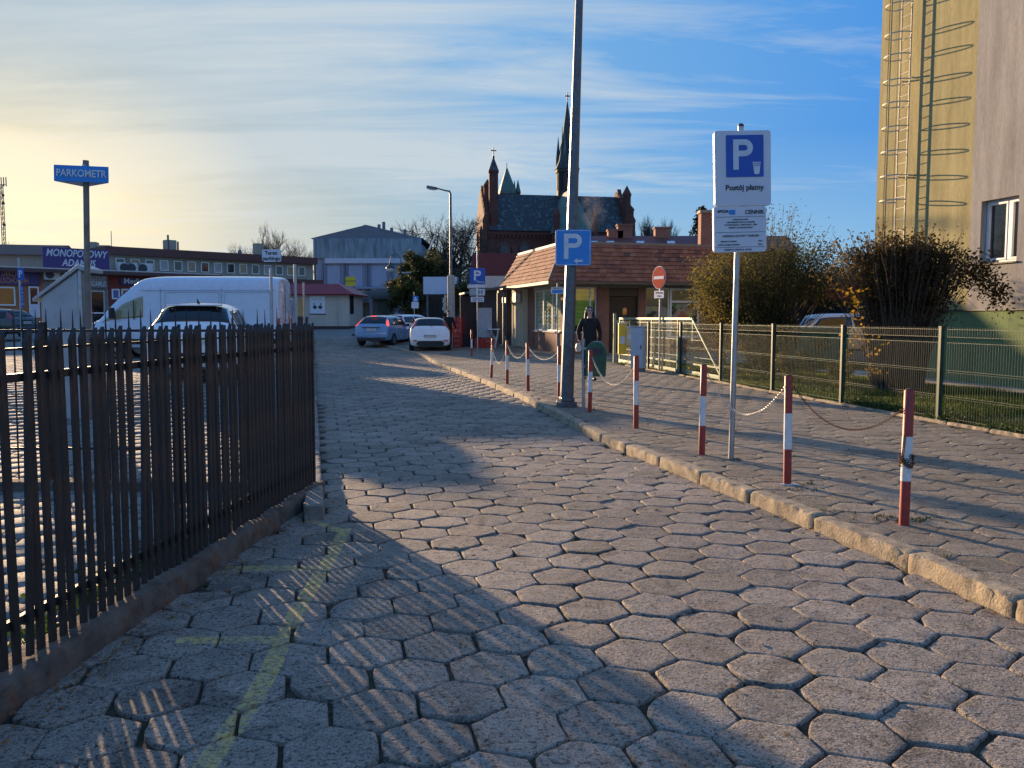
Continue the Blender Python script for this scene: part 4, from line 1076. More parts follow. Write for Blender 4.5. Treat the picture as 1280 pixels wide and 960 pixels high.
fwall('shutter_box', xc + .12, xd, wf - .44, wf - .1, pm('shutter_box', (.06, .045, .035), .5), y=OV + .02)
M_flower = None
m = bpy.data.materials.new('flower_film'); t_ = nt(m); bs = t_.nodes.new('ShaderNodeBsdfPrincipled'); bs.inputs['Roughness'].default_value = .25
vv = t_.nodes.new('ShaderNodeTexVoronoi'); vv.inputs['Scale'].default_value = 3.2; t_.links.new(coords(t_, 'Object'), vv.inputs['Vector'])
c_ = ramp(t_, noise_(t_, coords(t_, 'Object'), 1.8, 5, .6, .6), [(.38, (.03, .03, .025)), (.46, (.22, .25, .19)), (.55, (.33, .30, .22)), (.62, (.30, .09, .06)), (.72, (.36, .22, .18))])
t_.links.new(mixc(t_, .35, c_, vv.outputs['Color'], 'SOFT_LIGHT'), bs.inputs['Base Color']); out(t_, bs); M_flower = m
gm = glass('greenish_glass', (.10, .13, .11), .12)
fo = framed(xe + .1, fxp(836), .7, wf - .1, OV + .05, sh, axis='x', gl=gm)
MB().box(xe + .16, fxp(836) - .06, OV + .072, OV + .078, .8, 2.0).build('flower_film', M_flower, fo)
xm = fxp(837)
fo = framed(xm, fxp(874), .7, wf - .1, OV + .05, sh, axis='x', hs=[(2.2, xm + .05, fxp(874) - .05)], w=.09, gl=gm)
MB().box(xm + .1, fxp(874) - .1, OV + .072, OV + .078, .8, 2.1).build('flower_film', M_flower, fo)
fwall('wall', xe + .1, FL, 0, .7, M_bbrick); fwall('wall', fxp(874), FL, .7, wf - .1, M_bbrick)
mb = MB(); mb.box(OV + .3, FL, LL - .3, LL - .05, 0, wf); mb.box(FL - .2, FL, OV + .3, LL - .3, 0, wf); mb.box(OV + .5, FL - .3, OV + 3, OV + 3.1, 0, wf); mb.build('inner_wall', pm('brown_wall', (.10, .07, .05), .8), sh)

# stall beside it: table, grey board, red crates below, awning
def crate_mesh(c):
    mb = MB(); w, d, h = .40, .30, .235
    mb.box(-w/2, w/2, -d/2, d/2, 0, .02)
    for s in (-1, 1):
        for z in (.0, .08, .16): mb.box(-w/2, w/2, s*d/2 - .01, s*d/2 + .01, z + .02, z + .075); mb.box(s*w/2 - .01, s*w/2 + .01, -d/2 + .012, d/2 - .012, z + .02, z + .075)
        for s2 in (-1, 1): mb.box(s*w/2 - .022, s*w/2 + .014, s2*d/2 - .022, s2*d/2 + .014, 0.001, h)
    return mb
M_crate = pm('red_crate_plastic', (.50, .03, .02), .5, var=.15)
crate0 = None
def crate(loc, lab, rz, grp):
    global crate0
    if crate0 is None:
        crate0 = crate_mesh(0).build('crate', M_crate); o = crate0
    else: o = crate0.copy(); C.objects.link(o)
    o.location = loc; o.rotation_euler = (0, 0, rz); tag(o, lab, 'crate', grp); return o
q = pix(572, 400, 39); z0c = g(q.x, 39) + .02
ordn = ['bottom', 'second', 'third', 'fourth', 'fifth', 'sixth']
for k in range(6): crate((q.x, 39, z0c + k * .24), ('red plastic crate at the bottom of the tall stack by the lamp' if k == 0 else 'topmost red crate of the tall stack by the lamp' if k == 5 else '%s red crate up in the tall stack by the lamp' % ordn[k]), ru(-.06, .06), 'red crates stacked by the lamp')
q = pix(606, 400, 38.5); z0s = g(q.x, 38.5) + WZ * .6
st = thing('market_stall', 'dark covered stall with a white counter leaf and upright grey board beside the shop', 'stall', (q.x, 38.5, z0s), R(10))
mb = MB(); mb.box(-.35, .32, .0, .06, .52, 1.85); mb.build('board', pm('grey_board', (.42, .43, .46), .6), st)
mb = MB(); mb.box(.12, .62, -.45, .0, .86, .90); mb.build('counter', M_white, st)
mb = MB(); mb.tube([(.55, -.42, .86), (.42, -.3, .05)], .03, 6); mb.tube([(.2, -.42, .86), (.45, -.3, .4)], .02, 6); mb.build('leg', M_white, st)
mb = MB(); mb.prism([(-1.0, 2.45), (.9, 2.75), (.9, 2.85), (-1.0, 2.53)], -.6, 1.4, 'y'); mb.build('awning', pm('stall_roof', (.10, .11, .10), .7), st)
mb = MB()
for xx, y_ in ((-.9, 1.2), (.8, 1.2), (.8, -.4)): MB().box(xx - .04, xx + .04, y_, y_ + .08, 0, 2.55).build('post', M_lamp, st)
mb = MB(); mb.box(-1.0, .0, 1.0, 1.06, 0, 2.4); mb.build('back_wall', pm('stall_dark', (.045, .04, .04), .8), st)
for k, (dx, dz, lb) in enumerate(((-.22, 0, 'lower left red crate under the grey board'), (.22, 0, 'lower right red crate under the grey board'), (-.22, .24, 'upper left red crate under the grey board'), (.22, .24, 'upper right red crate under the grey board'))):
    crate((q.x + dx - .02, 38.4 + .05, z0s + dz), lb + ' beside the stall', R(10), 'red crates under the stall board')
mb = MB(); mb.cbox((0, 0, 0), 1.6, .9, .30); 
# white-topped kiosk roof behind stall
q = pix(628, 338, 47); kz = g(q.x, 47)
t = thing('kiosk', 'low dark kiosk with a pale flat roof behind the stall', 'kiosk', (q.x, 47, kz))
mb = MB(); mb.box(-1.3, 3, 0, 3, 0, 2.6); mb.build('wall', pm('stall_dark', (.045, .04, .04), .8), t)
mb = MB(); mb.prism([(-1.9, 2.85), (-1.0, 3.35), (3, 3.35), (3, 2.75), (-1.9, 2.7)], -.7, 3.2, 'y'); mb.build('roof', pm('pale_roof', (.5, .47, .44), .6), t)
# dark red roof behind
q = pix(620, 372, 60)
t = thing('market_hall', 'low market building with a dark red roof in front of the church', 'building', (q.x - 1.5, 60, 1.2))
mb = MB(); mb.box(0, 9, 0, 6, 0, 3.2); mb.build('wall', pm('stall_dark', (.045, .04, .04), .8), t)
mb = MB(); mb.prism([(-.3, 3.2), (-.1, 4.9), (9, 4.9), (9, 3.2)], -.4, 6.3, 'y'); mb.build('roof', pm('dark_red_roof', (.16, .03, .03), .7), t)

# ------------------------------------------------------------------ long red roofed building behind the shop
a = pix(738, 291, 56); b = pix(884, 293, 56)
M_rroof = pm('red_sheet_roof', (.16, .045, .035), .6, var=.2, scale=2)
t = thing('long_building', 'long low building with a plum red roof and chimneys behind the tiled shop', 'building', (a.x, 56, 1.0))
w_ = b.x - a.x; h1 = a.z - 1.0
mb = MB(); mb.box(0, w_ + 6, .5, 8, 0, h1 - 1); mb.build('wall', M_bbrick, t)
mb = MB(); mb.prism([(-.3, h1 - 1.2), (8.3, h1 - 1.2), (5.4, h1 + .05), (2.6, h1 + .05)], 0, w_ + 6, 'x'); mb.build('roof', M_rroof, t)
M_cbr = brick_mat('chimney_brick', (.25, .09, .055), (.32, .12, .07), (.2, .17, .14), 4.5)
for px, hh in ((782, .7), (829, .5), (770, .35)):
    x = pix(px, 300, 58).x - a.x; mb = MB(); mb.box(x - .5, x + .5, 2.2, 3.0, h1 - .9, h1 + hh); mb.box(x - .56, x + .56, 2.14, 3.06, h1 + hh, h1 + hh + .12); mb.build('chimney', M_cbr, t)
for px in (744, 765, 803, 842): 
    x = pix(px, 300, 56).x - a.x; mb = MB(); mb.cbox((x, .9, h1 - .55), .5, .25, .08, rx=R(40)); mb.build('skylight', M_board, t)
a = pix(876.5, 266, 46); b = pix(891, 306, 46)
t = thing('brick_chimney', 'broad orange brick chimney stack rising beside the parking sign board', 'chimney', (a.x, 46, g(a.x, 46)))
mb = MB(); mb.box(0, b.x - a.x, 0, .7, 0, a.z - g(a.x, 46)); mb.build('stack', M_cbr, t)
mb = MB(); mb.box(-.07, b.x - a.x + .07, -.07, .77, a.z - g(a.x, 46), a.z - g(a.x, 46) + .15); mb.build('cap', M_soff, t)

# ------------------------------------------------------------------ church
Yc = 150.0
def cxp(px): return (px - 640) / F * Yc
def czp(py): return pix(640, py, Yc).z
ch = thing('church', 'large dark red brick Gothic church with steep slate roofs and a tall central spire', 'church', (cxp(607), Yc, 0), R(10))
c10, s10 = math.cos(R(10)), math.sin(R(10))
def lx_(px, y=0):
    k = (px - 640) / F / (cp + .2 * sp); return (k * (Yc + y * c10) - cxp(607) + y * s10) / (c10 - k * s10)
def zf_(z, x, y): return CH + (z - CH) * (Yc + x * s10 + y * c10) / Yc if z > 3 else z
M_cb = brick_mat('church_brick', (.105, .030, .022), (.14, .045, .03), (.09, .06, .05), 1.6)
M_sl = pm('slate_roof', (.042, .046, .048), .8, var=.35, scale=2.0, dirt=(.15, .21, .19, .85), dscale=1.1, stretch=(1.6, 1.6, .12))
M_cop = pm('copper_green', (.09, .165, .14), .7, var=.3, scale=1.2, stretch=(1.5, 1.5, .2))
M_trim = pm('stone_trim', (.13, .085, .07), .8)
X0 = 0; X1 = lx_(787); zE = czp(288); DP = 13.0; zR = zf_(czp(243), 6, 6.5)
mb = MB(); mb.box(X0, X1, 0, DP, 0, zE); mb.build('wall', M_cb, ch)
mb = MB(); mb.prism([(-.5, zE + .02), (DP + .5, zE + .02), (DP / 2, zR)], X0 + .7, X1 - .7, 'x'); mb.build('roof', M_sl, ch)
for x, nm in ((X0, 'gable'), (X1 - .7, 'gable')):
    mb = MB(); mb.prism([(-.2, zE), (DP + .2, zE), (DP + .2, zE + .8), (DP / 2 + .3, zR + .8), (DP / 2 - .3, zR + .8), (-.2, zE + .8)], x, x + .7, 'x'); mb.build(nm, M_cb, ch)
    for k in range(1, 7):
        f = k / 7; y_ = -.2 + (DP / 2) * f; z_ = zE + .8 + (zR - zE) * f
        mb = MB(); mb.box(x - .05, x + .75, y_ - .35, y_ + .35, z_ - .6, z_ + .75); mb.prism([(y_ - .4, z_ + .75), (y_ + .4, z_ + .75), (y_, z_ + 1.5)], x, x + .7, 'x'); mb.build('gable_step', M_cb, ch)
mb = MB(); mb.box(X0 - .1, X1 + .1, -.25, 0, zE - .7, zE - .1)
k = 0
while k * .7 < X1: mb.box(k * .7, k * .7 + .35, -.35, -.01, zE - 1.2, zE - .72); k += 1
mb.build('cornice', M_cb, ch)
def arch_win(xc_, w_, z0_, z1_, par, y=-.04, mul=2):
    o = MB(); n = 10; pts = [(xc_ - w_/2, z0_), (xc_ + w_/2, z0_), (xc_ + w_/2, z1_ - w_*.8)]
    pts += [(xc_ + w_/2 - w_ + w_ * math.cos(R(60 * k / n)), z1_ - w_*.8 + w_ * math.sin(R(60 * k / n)) * .92) for k in range(1, n)]
    pts += [(xc_ + w_/2 - w_ * math.cos(R(60 * (n - k) / n)) , z1_ - w_*.8 + w_ * math.sin(R(60 * (n - k) / n)) * .92) for k in range(0, n)]
    pts += [(xc_ - w_/2, z1_ - w_*.8)]
    o.prism(pts, y, y + .2, 'y'); fo_ = o.build('window', glass('leaded_glass', (.025, .028, .03), .35), par)
    f = MB()
    for a_, b_ in zip(pts[2:], pts[3:]): f.tube([(a_[0], y - .1, a_[1]), (b_[0], y - .1, b_[1])], .14, 5)
    for s_ in (-1, 1): f.box(xc_ + s_ * w_/2 - .14, xc_ + s_ * w_/2 + .14, y - .2, y - .01, z0_, z1_ - w_*.8)
    for k in range(1, mul): xx = xc_ - w_/2 + w_ * k / mul; f.box(xx - .06, xx + .06, y - .1, y - .01, z0_, z1_ - w_ * .3)
    f.box(xc_ - w_/2, xc_ + w_/2, y - .08, y - .01, (z0_ + z1_) / 2 - .05, (z0_ + z1_) / 2 + .05); f.build('tracery', M_trim, fo_)
for px in (631, 656, 757, 776): arch_win(lx_(px), 1.6 * 1.0, czp(336), czp(302), ch)
for px in (613, 643, 669, 742, 767, 786):
    x = lx_(px); mb = MB(); mb.box(x - .45, x + .45, -1.5, -.01, 0, zE - 4.5); mb.prism([(-1.5, zE - 4.5), (-.01, zE - 4.5), (-.01, zE - 2.6)], x - .45, x + .45, 'x'); mb.box(x - .5, x + .5, -1.6, -.02, zE - 8, zE - 7.6); mb.build('buttress', M_cb, ch)
# left corner turrets
def turret(x, y, r, zb_, zt_, ztip, n=8, mat=M_cb, rm=M_sl, cross=0, name='turret'):
    zt_, ztip = zf_(zt_, x, y), zf_(ztip, x, y)
    mb = MB(); mb.tube([(x, y, zb_), (x, y, zt_)], r, n); mb.tube([(x, y, zt_ - .3), (x, y, zt_ + .05)], r * 1.15, n); o = mb.build(name, mat, ch)
    mb = MB(); mb.tube([(x, y, zt_ + .06), (x, y, zt_ + (ztip - zt_) * .5), (x, y, ztip)], [r * 1.15, r * .62, .05], n); mb.build('cone_roof', rm, o)
    if cross:
        mb = MB(); mb.box(x - .07, x + .07, y - .07, y + .07, ztip, ztip + cross); mb.box(x - cross * .32, x + cross * .32, y - .06, y + .06, ztip + cross * .60, ztip + cross * .70); mb.tube([(x, y, ztip - .2), (x, y, ztip + .1)], .22, 8); mb.build('cross', M_iron, o)
    return o
turret(lx_(618), 1.0, .85, 0, czp(214), czp(196), cross=czp(184) - czp(196))
turret(lx_(613), 3.5, .7, 0, czp(232), czp(224), rm=M_cb)
turret(lx_(605.5), -.3, .55, 0, czp(276), czp(267), n=4, rm=M_cb)
turret(lx_(602), .6, .5, 0, czp(290), czp(282), n=4, rm=M_cb)
turret(lx_(600), 2.5, .4, 0, czp(296), czp(288), n=4, rm=M_cb)
turret(lx_(785.5), 1.0, .75, 0, czp(243), czp(232), n=6, rm=M_cb)
turret(lx_(790), 1.0, .7, 0, czp(262), czp(256), n=4, rm=M_cb)
turret(lx_(793), 1.0, .55, 0, czp(276), czp(268), n=4, rm=M_cb)
# square tower with green pyramid behind
x = lx_(633.5, 9.5); Z_ = lambda p: zf_(czp(p), x, 9.5); mb = MB(); mb.box(x - 1.5, x + 1.5, 8, 11, 0, Z_(241)); o = mb.build('tower', M_cb, ch)
mb = MB(); mb.tube([(x, 9.5, Z_(243)), (x, 9.5, Z_(232)), (x, 9.5, Z_(209))], [2.2, 1.6, .08], 4); mb.build('pyramid_roof', M_cop, o)
mb = MB(); mb.tube([(x, 9.5, Z_(210)), (x, 9.5, Z_(204))], .06, 5); mb.build('finial', M_iron, o)
turret(lx_(643, 9), 9, .25, zR - 3, czp(238), czp(226)); turret(lx_(647.5, 9), 9, .45, zR - 3, czp(240), czp(225), rm=M_cop, n=6)
# central spire
yC = DP / 2; x = lx_(708.5, yC); ZZ = lambda p: zf_(czp(p), x, yC)
zb1, zb2, ztp = ZZ(246), ZZ(213), ZZ(128)
mb = MB(); mb.tube([(x, yC, zE - 2), (x, yC, zb2)], 2.0, 8); mb.tube([(x, yC, zb2 - .5), (x, yC, zb2 + .1)], 2.25, 8); o = mb.build('fleche_tower', pm('fleche_wood', (.06, .045, .04), .8, var=.3), ch)
mb = MB()
for k in range(8):
    a = 2 * math.pi * (k + 1.0) / 8; cx_, cy2 = x + math.cos(a) * 1.87, yC + math.sin(a) * 1.87
    mb.cbox((cx_, cy2, (zb1 + zb2) / 2 + .3), .12, .7, 3.2, a)
mb.build('louvre', M_dark, o)
mb = MB(); mb.tube([(x, yC, zb2 + .1), (x, yC, zb2 + 1.5), (x, yC, zb2 + 5), (x, yC, ztp)], [2.4, 1.75, 1.15, .10], 8); sp1 = mb.build('spire', M_sl, ch)
for k in range(4):
    a = math.pi / 4 + k * math.pi / 2 + .3; xx, yy2 = x + math.cos(a) * 1.7, yC + math.sin(a) * 1.7
    mb = MB(); mb.tube([(xx, yy2, zb2), (xx, yy2, zb2 + 2.2), (xx, yy2, zb2 + 6.2 + (1 if k == 2 else 0))], [.42, .40, .03], 6); mb.build('pinnacle', M_sl, sp1)
mb = MB(); mb.tube([(lx_(701, yC), yC - 1, zb2 + 1), (lx_(701, yC), yC - 1, ZZ(178)), (lx_(701, yC), yC - 1, ZZ(160))], [.35, .12, .03], 6); mb.build('pinnacle', M_sl, sp1)
mb = MB(); cz = ZZ(128); hh = ZZ(116) - cz; mb.box(x - .07, x + .07, yC - .07, yC + .07, cz - .3, cz + hh); mb.box(x - .5, x + .5, yC - .06, yC + .06, cz + hh * .6, cz + hh * .72); mb.build('cross', M_iron, sp1)
# transept with copper hipped roof
xa2, xb2 = lx_(689), lx_(733)
mb = MB(); mb.box(xa2, xb2, -5, -.01, 0, zE - .5); mb.build('transept', M_cb, ch)
mb = MB(); xm2 = (xa2 + xb2) / 2; mb.add([(xa2 - .3, -5.3, zE - .5), (xb2 + .3, -5.3, zE - .5), (xb2 + .3, 0, zE - .5), (xa2 - .3, 0, zE - .5), (xm2, -2.0, zR + .1), (xm2, DP / 2, zR + .1), (xb2 + .3, 2, zE - .5), (xa2 - .3, 2, zE - .5)],
        [(0, 1, 4), (1, 2, 6, 5, 4), (0, 4, 5, 7, 3)]); mb.build('transept_roof', M_cop, ch)
turret(lx_(687.5), -5.2, .65, 0, czp(268), czp(256), n=4, rm=M_cb); turret(lx_(734), -5.2, .6, 0, czp(268), czp(257), n=4, rm=M_cb)
arch_win(xm2, 2.2, czp(335), czp(300), ch, y=-5.04, mul=3)

# ------------------------------------------------------------------ blue-grey hall
Yh = 90.0
def hx(px): return (px - 640) / F * Yh
def hz_(py): return pix(640, py, Yh).z
gh = thing('grey_hall', 'large blue-grey hall with recessed wall panels and a low slate gable', 'building', (hx(394), Yh, 0), R(0))
M_hall = render_mat('hall_render', (.30, .335, .42), .15, .1); M_hall2 = render_mat('hall_panel', (.36, .40, .50), .12, .1); M_pil = render_mat('hall_pilaster', (.21, .225, .28), .1, .1)
M_hmetal = pm('hall_metal', (.21, .27, .30), .6, .2, var=.5, scale=1.2, stretch=(2, 2, .4)); M_hslate = pm('hall_slate', (.15, .17, .20), .8, var=.2, scale=2)
Wh = hx(524) - hx(394); q0 = 0
za_, zb_, zc_ = hz_(298), hz_(322.5), hz_(281)
mb = MB(); mb.box(0, Wh, .3, 24, 0, za_ - .3); mb.build('wall', M_hall, gh)
mb = MB(); mb.box(.0, Wh + .3, -.05, .29, zb_, za_); mb.build('metal_band', M_hmetal, gh)
mb = MB(); mb.box(1.2, Wh - .2, -.10, .29, zb_ - .55, zb_ - .02); mb.build('white_band', pm('hall_white', (.50, .52, .58), .7), gh)
xp = hx(460) - hx(394)
mb = MB(); mb.prism([(-.3, za_ + .002), (Wh + .5, za_ + .002), (xp, zc_)], .0, 24, 'y'); mb.build('roof', M_hslate, gh)
for a_, b_ in ((406, 426), (435, 454), (463, 484), (492, 512)):
    mb = MB(); mb.box(hx(a_) - hx(394), hx(b_) - hx(394), .22, .298, hz_(358), hz_(331.5)); mb.build('wall_panel', M_hall2, gh)
for a_ in (403, 430, 458, 487):
    for dx in (0, 4.2):
        xx = hx(a_ + dx) - hx(394); mb = MB(); mb.box(xx, xx + .18, .12, .299, 0, zb_ - .56); mb.build('pilaster', M_pil, gh)
mb = MB(); mb.box(1.0, Wh, -.3, .299, hz_(361), hz_(358.5)); mb.build('ledge', M_hall, gh)
for px, h_ in ((384, 0), (476, 1), (486, .6), (503, .8), (452, .5), (470, .6), (431, .5)):
    if px < 394: continue
    xx = hx(px) - hx(394); zr2 = zc_ - abs(xx - xp) / (Wh - xp) * (zc_ - za_); mb = MB(); mb.box(xx - .15, xx + .15, 3, 3.3, zr2 - .3, zr2 + h_ * 1.0); mb.build('chimney', M_hslate, gh)
# right flank, receding: slightly separate wing
mb = MB(); mb.box(Wh - .02, Wh + .25, .35, 30, 0, za_ - .6); mb.build('side_wall', M_hmetal, gh)
mb = MB(); q = hx(546) - hx(394); mb.box(Wh + .26, q + .9, 12, 30, 0, hz_(318)); mb.build('side_wing', M_hmetal, gh)
mb = MB(); mb.prism([(Wh + .26, hz_(318) + .01), (q + 1.1, hz_(318) + .01), (q + 1.1, hz_(316)), (Wh + .26, hz_(303))], 12, 30.2, 'y'); mb.build('wing_roof', M_hslate, gh)
for k in range(3): mb = MB(); xx = Wh + .9 + k * .9; mb.box(xx, xx + .35, 11.9, 11.99, hz_(335), hz_(322)); mb.build('window', M_glass, gh)
# awnings and stalls at its foot
def awning_shop(x0, x1, ytop, ybot, Y, lab, doorx=None, mat=None):
    a_ = pix(x0, ytop, Y); b_ = pix(x1, ybot, Y); gz_ = g(a_.x, Y); t = thing('awning_stall', lab, 'stall', (a_.x, Y, gz_)); w__ = b_.x - a_.x; za2 = a_.z - gz_; zb2_ = b_.z - gz_
    n = 8; P_ = []
    for i in range(n + 1):
        an_ = R(90 * i / n); P_.append([(0, -1.1 * math.sin(an_), zb2_ + (za2 - zb2_) * math.cos(an_)), (w__, -1.1 * math.sin(an_), zb2_ + (za2 - zb2_) * math.cos(an_))])
    mb = MB(); mb.grid(P_); mb.add([P_[i][0] for i in range(n + 1)] + [(0, 0, zb2_)], [tuple(range(n + 2))]); mb.add([P_[i][1] for i in range(n + 1)] + [(w__, 0, zb2_)], [tuple(range(n + 2))])
    mb.build('awning', mat or pm('awning_brown', (.075, .07, .06), .8, var=.3), t)
    mb = MB(); mb.box(0, w__, 0, .3, 0, zb2_ + .2); mb.build('wall', pm('stall_wall_brown', (.13, .10, .075), .8), t)
    mb = MB(); mb.box(w__ * .25, w__ * .7, -.02, -.001, 0, 2.0); mb.build('door', pm('stall_door', (.05, .07, .05), .6), t)
    return t
awning_shop(444, 462, 364, 379, 72, 'narrow brown awning stall immediately right of the red-roofed kiosk')
awning_shop(465, 492, 362, 374, 70, 'wide dark awning stall below the grey hall wall panels')
a_ = pix(432, 346, 76); b_ = pix(444.5, 357.5, 76)
t = thing('yellow_signboard', 'small bright yellow signboard above the red-roofed kiosk', 'sign', (a_.x, 76, g(a_.x, 76)))
w__ = b_.x - a_.x; h__ = a_.z - b_.z; zz = b_.z - t.location.z
mb = MB(); mb.box(0, w__, -.06, 0, zz, zz + h__); mb.build('panel', pm('sign_yellow', (.72, .52, .02), .5, var=.05), t); text('KANTOR', .24, (w__ / 2, -.07, zz + h__ / 2), M_ink, t)
mb = MB(); mb.box(.1, .2, 0, .1, 0, zz); mb.box(w__ - .2, w__ - .1, 0, .1, 0, zz); mb.build('post', M_lamp, t)

# ------------------------------------------------------------------ red roofed kiosk
Yk = 54.0
def kxp(px): return (px - 640) / F * Yk
def kzp(py): return pix(640, py, Yk).z
kz0 = kzp(410); x0 = kxp(352); xl = kxp(437)
k_ = thing('kiosk', 'pale kiosk with a red sloping roof and a panda poster on its wall', 'kiosk', (x0, Yk, kz0), R(0))
M_kw = render_mat('kiosk_wall', (.52, .46, .37), .12, .2); M_kr = pm('kiosk_red_roof', (.26, .025, .03), .5, var=.15)
W_ = xl - x0; hw_ = kzp(368) - kz0
mb = MB(); mb.box(0, W_, 0, 5, .12, hw_); mb.build('wall', M_kw, k_)
mb = MB(); mb.box(-.04, W_ + .04, -.04, 5, -.08, .12); mb.build('plinth', pm('kiosk_plinth', (.07, .03, .025), .8), k_)
e1_, e2_ = kzp(368) - kz0, kzp(354.5) - kz0
mb = MB(); mb.add([(-.3, -.35, e1_ - .05), (W_ + .35, -.35, e1_ - .05), (W_ + .35, 5.3, e1_ - .05), (-.3, 5.3, e1_ - .05), (-.3, -.38, e1_ + .02), (W_ + .38, -.38, e1_ + .02), (W_ + .38, 5.3, e1_ + .02), (-.3, 5.3, e1_ + .02), (-.3, .5, e2_), (W_ - .75, .5, e2_), (W_ - .75, 4.5, e2_), (-.3, 4.5, e2_)],
   [(0, 3, 2, 1), (0, 1, 5, 4), (1, 2, 6, 5), (2, 3, 7, 6), (3, 0, 4, 7), (4, 5, 9, 8), (5, 6, 10, 9), (6, 7, 11, 10), (7, 4, 8, 11), (8, 9, 10, 11)]); mb.build('roof', M_kr, k_)
pxl, pxr = kxp(388.5) - x0, kxp(407.5) - x0
mb = MB(); mb.box(pxl, pxr, -.03, -.001, kzp(392) - kz0, kzp(370) - kz0); po = mb.build('poster', M_board, k_)
mb = MB(); mb.box(pxl - .05, pxr + .05, -.045, -.001, kzp(393) - kz0, kzp(392.1) - kz0); mb.build('poster_ledge', M_ink, po)
cxp_ = (pxl + pxr) / 2; zc2 = kzp(384) - kz0
mb = MB()
for s in (-1, 1):
    mb.prism([(cxp_ + s * .17 + .13 * math.cos(2*math.pi*k/12), zc2 + .12 * math.sin(2*math.pi*k/12)) for k in range(12)], -.034, -.031, 'y')
    mb.prism([(cxp_ + s * .22 + .05 * math.cos(2*math.pi*k/10), zc2 + .2 + .05 * math.sin(2*math.pi*k/10)) for k in range(10)], -.034, -.031, 'y')
mb.build('poster_print', M_ink, po)
text('PANDA', .16, (cxp_, -.033, kzp(374) - kz0), M_grey, po)
mb = MB(); mb.box(pxr + .75, pxr + .8, -.03, .0, .12, hw_); mb.build('corner_strip', M_grey, k_)
mb = MB(); mb.box(W_ + .001, W_ + .05, .3, 1.4, .9, 2.1); mb.build('side_window', M_glass, k_)
mb = MB(); mb.box(kxp(374) - x0, kxp(380) - x0, -.03, -.001, kzp(400) - kz0, kzp(374) - kz0); mb.build('notice_board', pm('tan_board', (.48, .30, .11), .7), k_)
# dark bin beside steel poles
q = pix(377, 400, 48); 
t = thing('wheelie_bin', 'black wheeled bin just left of the pale kiosk wall', 'bin', (q.x, 48, g(q.x, 48)))
mb = MB(); mb.prism([(-.24, .08), (.24, .08), (.30, 1.0), (-.30, 1.0)], -.3, .3, 'y'); mb.build('body', M_ink, t, bevel=.02)
mb = MB(); mb.prism([(-.33, 1.005), (.33, 1.005), (.30, 1.09), (-.30, 1.12)], -.34, .34, 'y'); mb.build('lid', M_ink, t, bevel=.02)
for s in (-1, 1): mb = MB(); mb.tube([(s * .25 - .03, .28, .1), (s * .25 + .03, .28, .1)], .1, 12); mb.build('wheel', M_dark, t)

# ------------------------------------------------------------------ shop row at 45 degrees on the left
A0 = Vector((-36.5, 47.5, 0)); sd_ = Vector((.715, .699, 0)); 
sr = thing('shop_row', 'low row of shops with orange and red fronts below a pale canopy edge', 'building', (A0.x, A0.y, 1.2), math.atan2(sd_.y, sd_.x))
def sxp(px, off=0.0):
    o_ = A0 + Vector((-sd_.y, sd_.x, 0)) * off; k = (px - 640) / F; return (o_.x - k * o_.y) / (k * sd_.y - sd_.x)
def szp(px, py, off=0.0):
    s_ = sxp(px, off); Yy = A0.y + sd_.y * s_ + sd_.x * off; return pix(px, py, Yy).z - 1.2
ctop = szp(0, 333)
M_sro = render_mat('orange_front', (.42, .17, .08), .15, .1); M_srr = render_mat('red_front', (.24, .06, .05), .15, .1); M_pur = pm('purple_sign', (.055, .035, .16), .5, var=.1)
SR = [(-12, sxp(52), M_sro), (sxp(52), sxp(70), M_pur), (sxp(70), sxp(144), pm('shop_grey', (.25, .22, .20), .8)), (sxp(144), sxp(272), M_srr)]
for a_, b_, m_ in ((-12, sxp(57), M_sro), (sxp(57), sxp(138), pm('shop_grey', (.25, .22, .20), .8)), (sxp(138), sxp(272), M_srr)):
    mb = MB(); mb.box(a_, b_ - .005, 0, 9, -1, ctop - .3); mb.build('wall', m_, sr)
mb = MB(); mb.box(-12, sxp(272), -.9, 9.2, ctop - .28, ctop); mb.build('canopy', pm('canopy_pale', (.55, .50, .45), .6), sr)
mb = MB(); mb.box(-12, sxp(272) + .1, -.95, -.901, ctop - .30, ctop - .08); mb.build('fascia', pm('fascia_brown', (.10, .05, .045), .7), sr)
z1_, z2_ = szp(10, 356), szp(10, 337)
mb = MB(); mb.box(sxp(0) - 4, sxp(53), -.12, -.001, z1_, z2_); o = mb.build('shop_sign', M_pur, sr)
M_ol = pm('orange_letter', (.75, .30, .10), .5)
o1 = text('A. DEKORAL', .50, (sxp(17), -.125, z2_ - (z2_-z1_)*.28), M_ol, o); o1.scale.x = (sxp(36) - sxp(-2)) / o1.dimensions.x
o1 = text('ALKOHOL 24H', .50, (sxp(20), -.125, z1_ + (z2_-z1_)*.28), M_ol, o); o1.scale.x = (sxp(40) - sxp(2)) / o1.dimensions.x
def swin(px0, px1, py0, py1, gl=None, nm='window', par=sr):
    a_, b_ = sxp(px0), sxp(px1); c_, d_ = szp(px0, py1), szp(px0, py0)
    fo = framed(a_, b_, c_, d_, -.07, par, axis='x', w=.09, gl=gl or M_glass); return fo
swin(-6, 22, 358, 382); o = swin(38.5, 51.5, 358, 397)
MB().box(sxp(40), sxp(50), -.085, -.071, szp(40, 396), szp(40, 380)).build('door_panel', M_board, o)
swin(114, 133, 363, 392); o = None
fo = swin(114, 133, 363, 420); 
mb = MB(); mb.box(sxp(120), sxp(130), -.14, -.001, szp(120, 358), szp(120, 344)); z_ = szp(125, 351)
mb = MB(); mb.box(sxp(112), sxp(136.5), -.14, -.001, szp(112, 360), szp(112, 344)); o = mb.build('shop_sign', pm('grey_sign', (.18, .17, .16), .6), sr)
